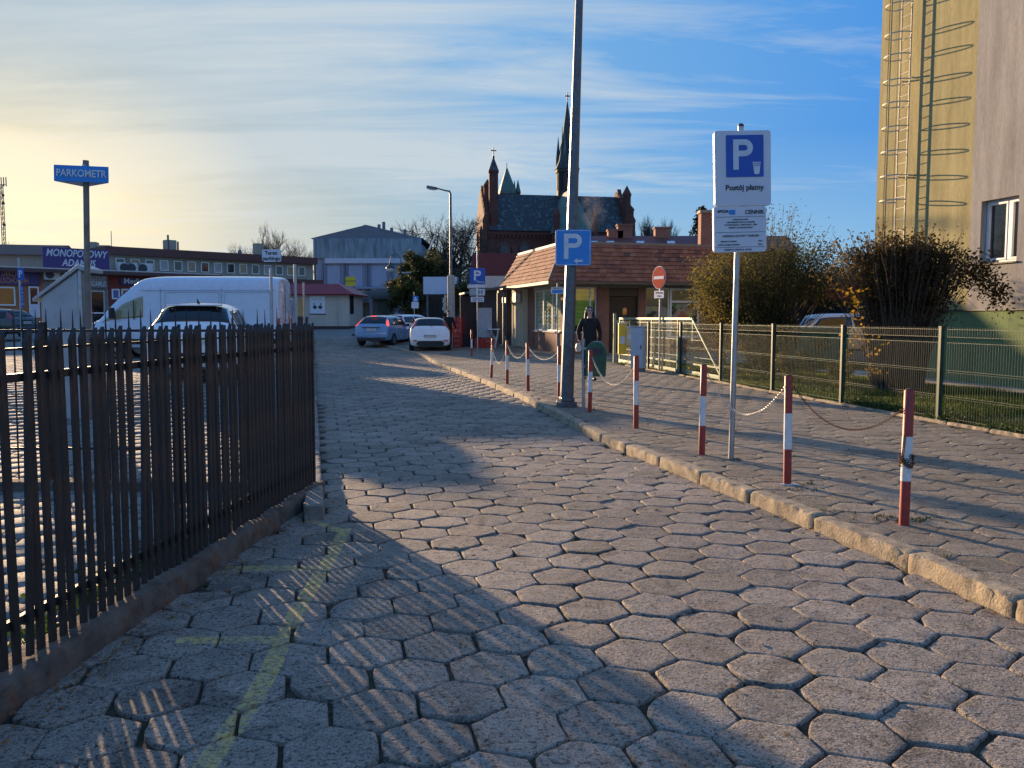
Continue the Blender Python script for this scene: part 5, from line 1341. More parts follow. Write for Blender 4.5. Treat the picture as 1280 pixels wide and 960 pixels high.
o1 = text('MONOPOLOWY', .38, ((sxp(112) + sxp(137)) / 2, -.145, szp(124, 348)), M_letter, o); o1.scale.x = (sxp(136) - sxp(112)) * .9 / o1.dimensions.x
o1 = text('ADAMUS', .52, ((sxp(112) + sxp(137)) / 2, -.145, szp(124, 355)), M_letter, o, bold=.01); o1.scale.x = (sxp(136) - sxp(112)) * .85 / o1.dimensions.x
mb = MB(); mb.box(sxp(153), sxp(190), -.12, -.001, szp(153, 356), szp(153, 347)); o = mb.build('shop_sign', pm('navy_sign', (.03, .025, .11), .5), sr)
text('Medic', .52, (sxp(155) + .1, -.125, szp(160, 351.5)), M_letter, o, align='LEFT', bold=.01)
swin(142, 152, 361, 374, pm('blue_poster', (.10, .14, .38), .5)); swin(154, 166, 361, 380)
acu((sxp(66), -.35, szp(66, 350)), sr, 0, 1.15)
# big purple roof sign
tl, br = sxp(55), sxp(137)
mb = MB(); zlo, zhi = szp(55, 335.5), szp(55, 309)
zlo = ctop + .02
t = thing('roof_sign', 'big purple MONOPOLOWY ADAMUS signboard standing on the shop canopy', 'sign', (A0.x, A0.y, 1.2), math.atan2(sd_.y, sd_.x))
mb.box(tl, br, -.55, -.45, zlo, zhi); mb.build('panel', M_pur, t)
hh_ = zhi - zlo
o1 = text('MONOPOLOWY', hh_ * .50, ((tl + br) / 2, -.56, zhi - hh_ * .27), M_letter, t, bold=.012, shear=.25); o1.scale.x = (br - tl) * .93 / o1.dimensions.x
o2 = text('ADAMUS', hh_ * .48, ((tl + br) / 2 + .1, -.56, zhi - hh_ * .74), M_letter, t, bold=.012, shear=.25); o2.scale.x = (br - tl) * .52 / o2.dimensions.x
mb = MB()
for f in (.1, .5, .9): x = tl + (br - tl) * f; mb.box(x - .04, x + .04, -.44, .3, zlo, zlo + .08); mb.tube([(x, -.44, zhi - .2), (x, .9, zlo)], .04, 5)
mb.build('strut', M_lamp, t)
# upper building set back
UO = 9.4
o_ = A0 + Vector((-sd_.y, sd_.x, 0)) * UO
ub = thing('office_block', 'long flat-roofed block with brown fascia and strip windows behind the shop row', 'building', (o_.x, o_.y, 1.2), math.atan2(sd_.y, sd_.x))
u0, u1 = sxp(138, UO), sxp(393, UO); ut = szp(138, 308, UO); ut2 = szp(393, 322, UO)
M_ubw = render_mat('office_beige', (.36, .33, .26), .15, .1); M_fas = pm('fascia_red_brown', (.12, .045, .035), .7, var=.2)
mb = MB(); mb.box(u0, u1, 0, 10, -1, ut - .5); mb.build('wall', M_ubw, ub)
mb = MB(); mb.box(u0 - .3, u1 + .2, -.5, 10.3, ut - .62, ut); mb.build('fascia', M_fas, ub)
zz1 = szp(300, 329, UO) ; zz2 = szp(300, 337, UO)
zz1 = ut - 2.05
mb = MB(); mb.box(u0, u1 + .3, -1.2, -.001, zz1 - .55, zz1); mb.build('lower_fascia', M_fas, ub)
n = 15
for k in range(n):
    a_ = u0 + .6 + (u1 - u0 - 1) * k / n; b_ = a_ + (u1 - u0 - 1) / n * .62
    fo = framed(a_, b_, zz1 + .35, ut - .85, -.07, ub, axis='x', w=.07, gl=[M_glass, pm('tan_blind', (.40, .30, .16), .6), M_glass, pm('pale_blind', (.42, .40, .36), .6)][k % 4])
for k in range(6):
    a_ = sxp(345 + 8 * k, UO); b_ = a_ + .9; framed(a_, b_, zz1 - 2.6, zz1 - 1.2, -.07, ub, axis='x', w=.08)
for px, h_, w__ in ((302 - 57, .9, .8), (221, 1.3, .12), (233, .8, .12), (335, 1.1, .7), (310, .4, .2), (352, .5, .3)):
    px = {245: 225}.get(px, px); xx = sxp(px, UO); mb = MB(); mb.box(xx - w__/2, xx + w__/2, 1, 1 + w__, ut, ut + h_); mb.build('chimney', M_ubw if w__ > .5 else M_lamp, ub)
for px in (157, 166, 180): acu((sxp(px, UO), -.6, zz1 + .02), ub, 0, 1.5)
mb = MB(); mb.tube([(u1 + .15, -.1, 0), (u1 + .15, -.1, ut - .6)], .08, 8); mb.build('downpipe', M_fas, ub)
# left part: lower beige block with brown pitched roofs
a_ = pix(-30, 330, 62); t = thing('back_building', 'beige building with low brown pitched roof and rooftop boxes at the far left', 'building', (a_.x, 66, 1.2), R(12))
b_ = pix(140, 330, 62)
W_ = b_.x - a_.x; hh = pix(0, 316, 64).z - 1.2
mb = MB(); mb.box(-6, W_, 0, 8, -1, hh); mb.build('wall', M_ubw, t)
mb = MB(); mb.prism([(-.4, hh), (8.4, hh), (4, hh + 1.1)], -6.3, W_ * .33, 'x'); mb.build('roof', M_fas, t)
mb = MB(); mb.box(W_ * .33, W_ + .2, -.3, 8, hh, hh + .25); mb.build('fascia', M_fas, t)
for px, pw, ph in ((113, 13, 15), (129, 13, 11)):
    xx = (pix(px, 300, 68).x - a_.x); mb = MB(); mb.box(xx - pw / 32, xx + pw / 32, 2, 3, hh + .1, hh + ph / 15.5 + .3); mb.build('chimney', M_ubw, t)
mb = MB(); xx = pix(136, 300, 68).x - a_.x; mb.tube([(xx, 2.5, hh), (xx, 2.5, hh + 2.2)], .03, 5); mb.build('aerial', M_lamp, t)
# antenna mast
Ym = 160; q = pix(9.5, 400, Ym)
t = thing('antenna_mast', 'thin lattice antenna mast far off against the glow at the left', 'mast', (q.x, Ym, 1.6))
zt = pix(9, 231, Ym).z - 1.6; M_mast = pm('mast_steel', (.10, .085, .07), .6)
mb = MB()
for k in range(3):
    a = 2 * math.pi * k / 3; mb.tube([(math.cos(a) * .45, math.sin(a) * .45, 0), (math.cos(a) * .28, math.sin(a) * .28, zt)], .07, 4)
for j in range(26):
    for k in range(3):
        a = 2 * math.pi * k / 3; b = 2 * math.pi * ((k + 1) % 3) / 3; r1 = .45 - .17 * j / 26; r2 = .45 - .17 * (j + 1) / 26
        mb.tube([(math.cos(a) * r1, math.sin(a) * r1, zt * j / 26), (math.cos(b) * r2, math.sin(b) * r2, zt * (j + 1) / 26)], .035, 3)
mb.build('lattice', M_mast, t)
mb = MB(); mb.box(-.9, .9, -.05, .05, zt, zt + .1)
for x in (-.9, -.5, 0, .45, .9): mb.box(x - .06, x + .06, -.08, .08, zt - .3, zt + 1.4)
mb.build('antenna', M_mast, t)
for z, s in ((.86, 1), (.78, -1), (.92, 1), (.70, 1)):
    mb = MB(); mb.tube([(s * .5, -.1, zt * z), (s * .5, -.5, zt * z)], [.1, .3], 10); mb.build('dish', M_mast, t)
# billboard and dark hedge wall behind cars
a_ = pix(529, 346, 58); b_ = pix(571.5, 368, 58)
t = thing('billboard', 'blank white billboard on posts in front of the dark evergreens', 'billboard', (a_.x, 58, 1.1)); w__ = b_.x - a_.x
mb = MB(); mb.box(0, w__, 0, .12, b_.z - 1.1, a_.z - 1.1); mb.build('panel', pm('billboard_white', (.50, .55, .66), .5, var=.1, scale=1), t)
mb = MB(); mb.box(.2, .32, .12, .24, 0, a_.z - 1.2); mb.box(w__ - .02, w__ + .10, .12, .24, 0, a_.z - 1.1); mb.build('post', M_lamp, t)
mb = MB(); mb.box(-.03, w__ + .03, -.03, -.001, b_.z - 1.14, b_.z - 1.08); mb.build('edge_trim', M_ink, t)
a_ = pix(522, 369, 60); b_ = pix(600, 410, 60)
t = thing('timber_fence', 'dark brown solid timber fence below the blank billboard', 'fence', (a_.x, 60, g(0, 60)))
mb = MB(); n = 30; w__ = b_.x - a_.x
for k in range(n): mb.box(k * w__ / n + .01, (k + 1) * w__ / n - .01, ru(0, .01), .04, 0, a_.z - g(0, 60) + ru(-.03, .03))
mb.build('board_panel', pm('dark_timber', (.035, .028, .024), .85, var=.3), t)
mb = MB(); mb.box(0, w__, .045, .09, .5, .6); mb.box(0, w__, .045, .09, 1.9, 2.0); mb.build('rail', pm('dark_timber', (.035, .028, .024), .85), t)
# market canopy with red band behind the bushes
a_ = pix(995, 355, 38); t = thing('market_canopy', 'dark open market canopy with a red edge behind the bushes', 'canopy', (a_.x, 38, .1))
mb = MB(); mb.box(-5, 6, 0, 8, 3.15, 3.3); mb.build('roof', pm('canopy_dark', (.06, .045, .04), .8), t)
mb = MB(); mb.box(-5, 6, -.05, -.001, 2.35, 3.05); mb.build('red_band', pm('canopy_red', (.28, .02, .02), .7), t)
for x in (-3, 0, 3, 5.5): mb = MB(); mb.box(x - .06, x + .06, 0, .12, 0, 3.15); mb.build('post', M_lamp, t)
mb = MB(); mb.box(-5, 6, 7.8, 8, 0, 3.1); mb.build('back_wall', M_dark, t)
mb = MB(); mb.prism([(3.3 , 0)], 0, 0, 'z') if 0 else mb.prism([(0, 3.31), (8, 3.31), (8, 4.0), (0, 3.5)], -5, 6, 'x'); mb.build('upper_roof', pm('tan_roof', (.38, .27, .16), .8), t)
# green container behind the mesh fence
a_ = pix(972, 412, 25); b_ = pix(1060, 452, 25)
t = thing('waste_container', 'teal green rectangular container behind the mesh fence', 'container', (a_.x, 25, .1))
w__ = b_.x - a_.x; h1_ = a_.z - .1; M_teal = pm('container_teal', (.012, .11, .085), .5, var=.2)
mb = MB(); mb.box(0, w__, 0, 1.2, .22, h1_); mb.build('body', M_teal, t, bevel=.02)
mb = MB()
for k in range(5): mb.box(.15 + k * w__ / 5, .22 + k * w__ / 5, -.04, -.001, .25, h1_ - .1)
mb.build('rib', M_teal, t)
mb = MB(); mb.box(-.04, w__ + .04, -.05, 1.25, h1_ + .001, h1_ + .06); mb.build('rim', M_teal, t)
for x in (.3, w__ - .3): mb = MB(); mb.tube([(x, -.02, .12), (x, .06, .12)], .11, 12); mb.build('wheel', M_dark, t)

# smoke from the chimney in front of the church
mb = MB(); q = pix(741, 270, 62); mb.box(-1.3, 1.5, -.8, .8, -1.2, 2.2)
o = mb.build('smoke', None or pm('tmp', (1, 1, 1)), loc=q); o.data.materials.clear()
m = bpy.data.materials.new('chimney_smoke'); m.use_nodes = True; t = m.node_tree; t.nodes.clear()
pv = t.nodes.new('ShaderNodeVolumePrincipled'); pv.inputs['Color'].default_value = (.85, .83, .8, 1)
co = coords(t, 'Object'); nz = noise_(t, co, 1.6, 4, .6, .8)
sx_ = t.nodes.new('ShaderNodeSeparateXYZ'); t.links.new(co, sx_.inputs[0])
ln = t.nodes.new('ShaderNodeVectorMath'); ln.operation = 'LENGTH'
mp_ = t.nodes.new('ShaderNodeMapping'); mp_.inputs['Scale'].default_value = (.95, 1.2, .52); mp_.inputs['Location'].default_value = (0, 0, -.26); t.links.new(co, mp_.inputs[0]); t.links.new(mp_.outputs[0], ln.inputs[0])
fall = ramp(t, ln.outputs['Value'], [(.2, 1), (1.0, 0)])
dn = math_(t, 'MULTIPLY', math_(t, 'MULTIPLY', ramp(t, nz, [(.45, 0), (.70, 1)]), fall), .45)
t.links.new(dn, pv.inputs['Density']); oo = t.nodes.new('ShaderNodeOutputMaterial'); t.links.new(pv.outputs[0], oo.inputs['Volume']); o.data.materials.append(m)
tag(o, 'pale wisp of chimney smoke in front of the church roof', 'smoke', kind='stuff')
# ------------------------------------------------------------------ vehicles
M_tyre = pm('tyre_rubber', (.018, .018, .018), .8, var=.2)
M_rim = pm('wheel_rim', (.35, .36, .38), .35, .8)
M_blk = pm('black_plastic', (.02, .02, .022), .6)
M_cglass = pm('car_glass', (.010, .012, .014), .06, var=.1, spec=.5)
M_tail = pm('tail_light', (.42, .015, .01), .2, coat=.5)
M_lit = bpy.data.materials.new('lit_tail_light'); t_ = nt(M_lit); b_ = t_.nodes.new('ShaderNodeBsdfPrincipled'); b_.inputs['Base Color'].default_value = (.5, .03, .02, 1); b_.inputs['Emission Color'].default_value = (1, .07, .03, 1); b_.inputs['Emission Strength'].default_value = .9; b_.inputs['Roughness'].default_value = .2; out(t_, b_)
M_lens = pm('clear_lens', (.5, .5, .52), .12, coat=.5)
M_reg = pm('number_plate', (.62, .62, .58), .4)
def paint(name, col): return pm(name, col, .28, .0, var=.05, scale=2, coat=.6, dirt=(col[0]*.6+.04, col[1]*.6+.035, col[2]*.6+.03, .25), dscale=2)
def crm(p0, p1, p2, p3, t):
    return .5 * ((2 * p1) + (-p0 + p2) * t + (2*p0 - 5*p1 + 4*p2 - p3) * t * t + (-p0 + 3*p1 - 3*p2 + p3) * t ** 3)
class Shell:
    """body surface; u along stations (rear->front), v around the section 0..14"""
    def __init__(s, st, edge=.80):
        secs = []
        for (y, zb, zw, zr, hw, hr) in st:
            h = zr - zw; e = edge
            half = [(hw*.80, zb), (hw*.965, zb + .07), (hw, zb + .45*(zw - zb)), (hw*.992, zb + .8*(zw - zb)), (hw*.955, zw), (hr + (hw*.955 - hr) * (.12 if h > .25 else .3), zw + h*e), (hr*.72, zw + h*.965), (0, zr)]
            full = [(x, y, z) for x, z in half] + [(-x, y, z) for x, z in half[:-1][::-1]]
            secs.append(full)
        s.A = np.array(secs); s.n = len(st)
    def at(s, u, v):
        def pick(i): return s.A[min(max(i, 0), s.n - 1)]
        i = min(int(u), s.n - 2); tu = u - i; j = min(int(v), 13); tv = v - j
        row = []
        a, b, c, d = pick(i-1), pick(i), pick(i+1), pick(i+2)
        # monotone-ish blend of catmull-rom and linear keeps edges crisp
        R_ = .6 * crm(a, b, c, d, tu) + .4 * (b * (1 - tu) + c * tu)
        def q(k): return R_[min(max(k, 0), 14)]
        p = .5 * crm(q(j-1), q(j), q(j+1), q(j+2), tv) + .5 * (q(j) * (1 - tv) + q(j+1) * tv)
        return Vector(p)
    def normal(s, u, v):
        e = .02; du = s.at(min(u+e, s.n-1.0001), v) - s.at(max(u-e, 0), v); dv = s.at(u, min(v+e, 14)) - s.at(u, max(v-e, 0))
        n = du.cross(dv)
        if n.length < 1e-9: return Vector((0, 0, 1))
        n.normalize(); c = s.at(u, v); 
        if n.dot(Vector((c.x, 0, c.z - .7))) < 0: n = -n
        return n
    def body(s, mat, par, name='body', nu=4, nv=3):
        mb = MB(); U = [i / nu for i in range((s.n - 1) * nu)] + [s.n - 1.0001]; V = [j / nv for j in range(14 * nv + 1)]
        P_ = [[tuple(s.at(u, v)) for v in V] for u in U]; mb.grid(P_)
        k = len(V); mb.f.append(tuple(range(k))); mb.mi.append(0); mb.f.append(tuple((len(U)-1)*k + i for i in range(k))[::-1]); mb.mi.append(0)
        for i in range(len(U) - 1): mb.f.append((i*k, i*k + k-1, (i+1)*k + k-1, (i+1)*k)); mb.mi.append(0)
        o = mb.build(name, mat, par, smooth=True)
        bm = bmesh.new(); bm.from_mesh(o.data); bmesh.ops.recalc_face_normals(bm, faces=bm.faces); bm.to_mesh(o.data); bm.free(); return o
    def patch(s, u0, u1, v0, v1, off, name, mat, par, n=6, trim=None):
        """quad patch; u0/u1, v0/v1 may be tuples (start,end) for slanted sides"""
        mb = MB(); f = lambda a, t: a if not isinstance(a, tuple) else a[0] * (1-t) + a[1] * t
        P_ = []
        for i in range(n + 1):
            row = []
            for j in range(n + 1):
                tu, tv = i / n, j / n
                u = f(u0, tv) * (1 - tu) + f(u1, tv) * tu; v = f(v0, tu) * (1 - tv) + f(v1, tu) * tv
                row.append(tuple(s.at(u, v) + s.normal(u, v) * off))
            P_.append(row)
        mb.grid(P_); o = mb.build(name, mat, par, smooth=True)
        bm = bmesh.new(); bm.from_mesh(o.data); bmesh.ops.recalc_face_normals(bm, faces=bm.faces); bm.to_mesh(o.data); bm.free()
        m_ = o.modifiers.new('s', 'SOLIDIFY'); m_.thickness = .006; m_.offset = 0; return o
def wheel(par, x, y, r=.31, w=.20):
    s = 1 if x > 0 else -1
    mb = MB(); prof = [(-w/2, r*.62), (-w/2, r*.93), (-w*.38, r), (w*.38, r), (w/2, r*.93), (w/2, r*.62)]
    n = 26; P_ = [[(x + a, y + rr * math.cos(2*math.pi*k/n), r + rr * math.sin(2*math.pi*k/n)) for k in range(n + 1)] for a, rr in prof]; mb.grid(P_)
    wo = mb.build('wheel', M_tyre, par, smooth=True)
    mb = MB(); xo_ = x + s * w * .42
    mb.tube([(x - s * w * .3, y, r), (xo_ - s*.03, y, r)], r * .64, 24)
    for k in range(5):
        a = 2 * math.pi * k / 5 + .3; M = Matrix.Translation((xo_, y, r)) @ Matrix.Rotation(a, 4, 'X'); mb.box(-.012, .012, -.03, .03, .03, r * .62, M)
    mb.tube([(xo_ - .02 * s, y, r), (xo_ + .02 * s, y, r)], r * .17, 12); mb.build('rim', M_rim, wo)
def arch(par, x, y, r, s):
    mb = MB(); n = 20; pts = [(y + r * 1.17 * math.cos(math.pi * k / n), r + r * 1.14 * math.sin(math.pi * k / n)) for k in range(n + 1)]; pts += [(y - r * 1.17, .18), (y + r * 1.17, .18)]
    mb.prism(pts, x - .015, x + .015, 'x'); mb.build('wheel_arch', M_blk, par)
def hatch(name, label, loc, rz, pmat, kind):
    """hatchback seen from behind; +y is forward"""
    t = thing(name, label, 'car', loc, rz, None)
    if kind == 'focus':
        st = [(-2.12, .40, .66, .70, .74, .62), (-2.10, .30, .72, .78, .80, .66), (-2.05, .28, .90, .99, .83, .64), (-1.98, .26, .97, 1.06, .845, .62), (-1.66, .25, .99, 1.36, .86, .585), (-1.40, .24, .98, 1.45, .865, .60), (-.6, .24, .96, 1.49, .87, .62), (.2, .24, .94, 1.47, .87, .62), (.55, .24, .93, 1.40, .87, .60), (1.25, .25, .92, 1.02, .865, .64), (1.45, .25, .88, .97, .86, .62), (1.95, .27, .80, .84, .82, .58), (2.15, .35, .62, .66, .72, .5)]
        gu, hc = (3.12, 4.75), (3.05, 7.9)
    else:
        st = [(-1.96, .40, .62, .66, .72, .60), (-1.94, .30, .74, .80, .79, .64), (-1.90, .28, .92, 1.00, .825, .63), (-1.84, .26, 1.00, 1.10, .84, .60), (-1.60, .25, 1.03, 1.37, .85, .56), (-1.38, .24, 1.01, 1.45, .855, .58), (-.6, .24, .97, 1.48, .86, .60), (.2, .24, .94, 1.47, .86, .60), (.55, .24, .93, 1.38, .86, .58), (1.15, .25, .92, 1.02, .855, .62), (1.35, .25, .88, .97, .85, .60), (1.75, .27, .78, .82, .80, .55), (1.95, .35, .62, .66, .70, .5)]
        gu, hc = (3.10, 4.70), (3.05, 7.9)
    sh_ = Shell(st); sh_.body(pmat, t)
    wdt = .52 if kind == 'focus' else .50
    sh_.patch(gu[0], gu[1], (4.9, 5.25) if kind == 'focus' else (5.25, 5.32), (9.1, 8.75) if kind == 'focus' else (8.75, 8.68), .005, 'rear_window', M_cglass, t)
    # side glass, right & left
    for m in (0, 1):
        va, vb = (4.12, 4.95) if not m else (14 - 4.12, 14 - 4.95)
        sh_.patch((4.2, 4.7), 5.9, va, vb, .006, 'side_window', M_cglass, t)
        sh_.patch(6.0, (8.7, 7.9), va, vb, .006, 'side_window', M_cglass, t)
        sgn = 1 if not m else -1
        # lights
        if kind == 'focus': sh_.patch((2.5, 3.2), (3.3, 4.45), 4.0 if not m else 10.0, 4.85 if not m else 9.15, .014, 'tail_light', M_lit if 'blue' in label else M_tail, t)
        else: sh_.patch((2.0, 3.2), (3.0, 4.5), 3.85 if not m else 10.15, 5.22 if not m else 8.78, .014, 'tail_light', M_tail, t)
        mb = MB(); mb.cbox((sgn * (.93), .62, 1.0), .16, .09, .13); mb.build('mirror', pmat if kind != 'focus' else M_blk, t, bevel=.03)
        for yy in (-.05, .0): pass
        mb = MB(); mb.cbox((sgn * .872, -.45, .86), .03, .16, .03); mb.cbox((sgn * .872, .45, .84), .0301, .16, .03) if kind == 'focus' else None; mb.build('handle', pmat, t, bevel=.008)
        mb = MB(); yb_ = 1.05; mb.box(sgn * .868 - .004, sgn * .868 + .004, -.62 if kind == 'focus' else -.35, -.612 if kind == 'focus' else -.342, .38, .92); mb.box(sgn * .868 - .004, sgn * .868 + .004, .30, .308, .38, .92); mb.build('door_gap', M_blk, t)
    sh_.patch(8.15, 9.0, 5.2, 8.8, .006, 'windscreen', M_cglass, t)
    rb = st[0][0]
    mb = MB(); mb.prism([(-.50, .0), (.50, .0), (.60, .10), (.50, .22), (-.50, .22), (-.60, .10)] if kind == 'fiesta' else [(-.66, 0), (.66, 0), (.70, .14), (-.70, .14)], rb - .045, rb + .1, 'y', Matrix.Translation((0, 0, .27))); mb.build('bumper_insert', M_blk, t, bevel=.01)
    mb = MB(); w_ = .80 if kind == 'focus' else .78; mb.prism([(-w_, .42), (w_, .42), (w_ - .01, .60), (-w_ + .01, .60)], rb - .035, rb + .2, 'y'); mb.build('bumper', pmat, t, bevel=.04)
    zp = .80 if kind == 'focus' else .70
    mb = MB(); mb.box(-.26, .26, rb - (.05 if kind == 'fiesta' else .025), rb - .0 , zp - .055, zp + .055); pl = mb.build('number_plate', M_reg, t)
    mb = MB(); y_ = rb - (.052 if kind == 'fiesta' else .027); mb.box(-.26, -.225, y_, y_ + .001, zp - .055, zp + .055); mb.build('plate_band', M_blue, pl)
    text('WI 4482K' if kind == 'fiesta' else 'WPI 73C9', .09, (.02, y_ - .001, zp), M_ink, pl, ext=.001)
    if kind == 'focus':
        mb = MB(); mb.box(-.45, .45, rb + .0, rb + .08, .89, .92); mb.build('boot_trim', M_blk, t)
        mb = MB(); mb.box(-.14, .14, -1.74, -1.70, 1.425, 1.455); mb.build('brake_light', M_lit if 'blue' in label else M_tail, t)
    else:
        for s in (-1, 1):
            mb = MB(); mb.cbox((s * .64, rb - .03, .50), .18, .04, .05); mb.build('reflector', M_tail, t)
    mb = MB(); mb.tube([(0, st[3][0] - .03, 1.12), (.3, st[3][0] + .04, 1.16)], .012, 6); mb.build('wiper', M_blk, t)
    for s in (-1, 1):
        for y in (-1.28, 1.30): arch(t, s * .855, y, .31, s); wheel(t, s * .785, y, .31)
    return t
def gpos(px, Y, dx=0): 
    q = pix(px, 430, Y); q.z = g(q.x, Y) + .0; return q
q = gpos(483, 42.3); q.z = pix(477, 433, 40.5).z
hatch('hatchback_car', 'blue hatchback with glowing red tail lights seen from behind, left of the white one', q, R(-11.5), paint('blue_paint', (.16, .29, .44)), 'focus')
q = gpos(536.5, 37.8); q.z = pix(536, 440.5, 35.9).z
hatch('hatchback_car', 'small white hatchback with a black lower bumper seen from behind', q, R(7), paint('white_car_paint', (.78, .79, .80)), 'fiesta')
q = gpos(514, 46.5); q.z = g(q.x, 46.5) - .18
hatch('hatchback_car', 'white car mostly hidden behind the blue hatchback', q, R(-30), paint('white_car_paint', (.78, .79, .80)), 'fiesta')
# white SUV behind the fence
def suv(name, label, loc, rz, pmat):
    t = thing(name, label, 'car', loc, rz)
    st = [(-2.2, .42, .74, .80, .80, .66), (-2.18, .32, .90, 1.0, .88, .70), (-2.12, .30, 1.04, 1.14, .91, .70), (-2.02, .30, 1.10, 1.24, .92, .66), (-1.72, .29, 1.11, 1.56, .925, .64), (-1.50, .28, 1.10, 1.63, .93, .66), (-.6, .28, 1.06, 1.68, .93, .67), (.25, .28, 1.04, 1.66, .93, .66), (.6, .28, 1.03, 1.57, .93, .64), (1.25, .29, 1.02, 1.14, .93, .68), (1.5, .3, .98, 1.08, .92, .66), (2.0, .32, .92, .96, .88, .6), (2.25, .4, .72, .76, .78, .5)]
    s_ = Shell(st); s_.body(pmat, t)
    s_.patch(3.12, 4.72, (4.85, 5.2), (9.15, 8.8), .006, 'rear_window', M_cglass, t)
    s_.patch(8.15, 9.0, 5.2, 8.8, .006, 'windscreen', M_cglass, t)
    for m in (0, 1):
        va, vb = (4.12, 4.93) if not m else (14 - 4.12, 14 - 4.93); sg = 1 - 2 * m
        s_.patch((4.1, 4.7), 5.05, va, vb, .006, 'side_window', M_cglass, t); s_.patch(5.12, 6.1, va, vb, .006, 'side_window', M_cglass, t); s_.patch(6.2, (8.7, 7.9), va, vb, .006, 'side_window', M_cglass, t)
        s_.patch((2.0, 3.0), (3.0, 3.9), 3.6 if not m else 10.4, 4.7 if not m else 9.3, .014, 'tail_light', M_tail, t)
        mb = MB(); mb.cbox((sg * 1.03, .72, 1.10), .20, .10, .15); mi = mb.build('mirror', M_blk, t, bevel=.03)
        mb = MB(); mb.cbox((sg * 1.03, .665, 1.10), .16, .006, .11); mb.build('mirror_glass', M_cglass, mi)
        mb = MB(); mb.cbox((sg * .935, -.5, .95), .03, .2, .03); mb.cbox((sg * .935, .45, .93), .0301, .2, .03); mb.build('handle', pmat, t, bevel=.008)
    mb = MB(); mb.tube([(0, -1.25, 1.67), (0, -1.36, 1.74)], .018, 6); mb.box(-.02, .02, -1.33, -1.15, 1.655, 1.69); mb.build('roof_antenna', M_blk, t)
    mb = MB(); mb.box(-.56, .56, -1.80, -1.60, 1.60, 1.635); mb.build('roof_spoiler', pmat, t, bevel=.012)
    mb = MB(); mb.box(-.8, .8, -2.25, -2.1, .40, .62); mb.build('bumper', M_blk, t, bevel=.04)
    mb = MB(); mb.box(-.26, .26, -2.225, -2.19, .80, .91); mb.build('number_plate', M_reg, t)
    for s in (-1, 1):
        for y in (-1.35, 1.4): arch(t, s * .915, y, .35, s); wheel(t, s * .84, y, .35, .22)
    return t
q = pix(260, 400, 19.9); q.z = pix(252, 377.5, 17.9).z - 1.68
suv('parked_car', 'white car seen from behind over the picket fence, shark-fin aerial on its roof', q, R(11), paint('white_car_paint', (.78, .79, .80)))
q = pix(-14, 400, 42); q.z = g(q.x, 42) + pix(0, 386, 42).z * 0
q.z = pix(0, 386, 41).z - 1.46
hatch('parked_car', 'dark car cut by the left edge in front of the orange shop', q, R(80), paint('black_car_paint', (.03, .032, .04)), 'focus')
# covered silver car by the container
q = pix(1030, 400, 29); q.z = pix(1020, 391, 28).z - 1.5
c_ = hatch('parked_car', 'silver car with glaring windows half hidden behind the bushes and mesh fence', q, R(98), paint('silver_car_paint', (.42, .42, .42)), 'focus')

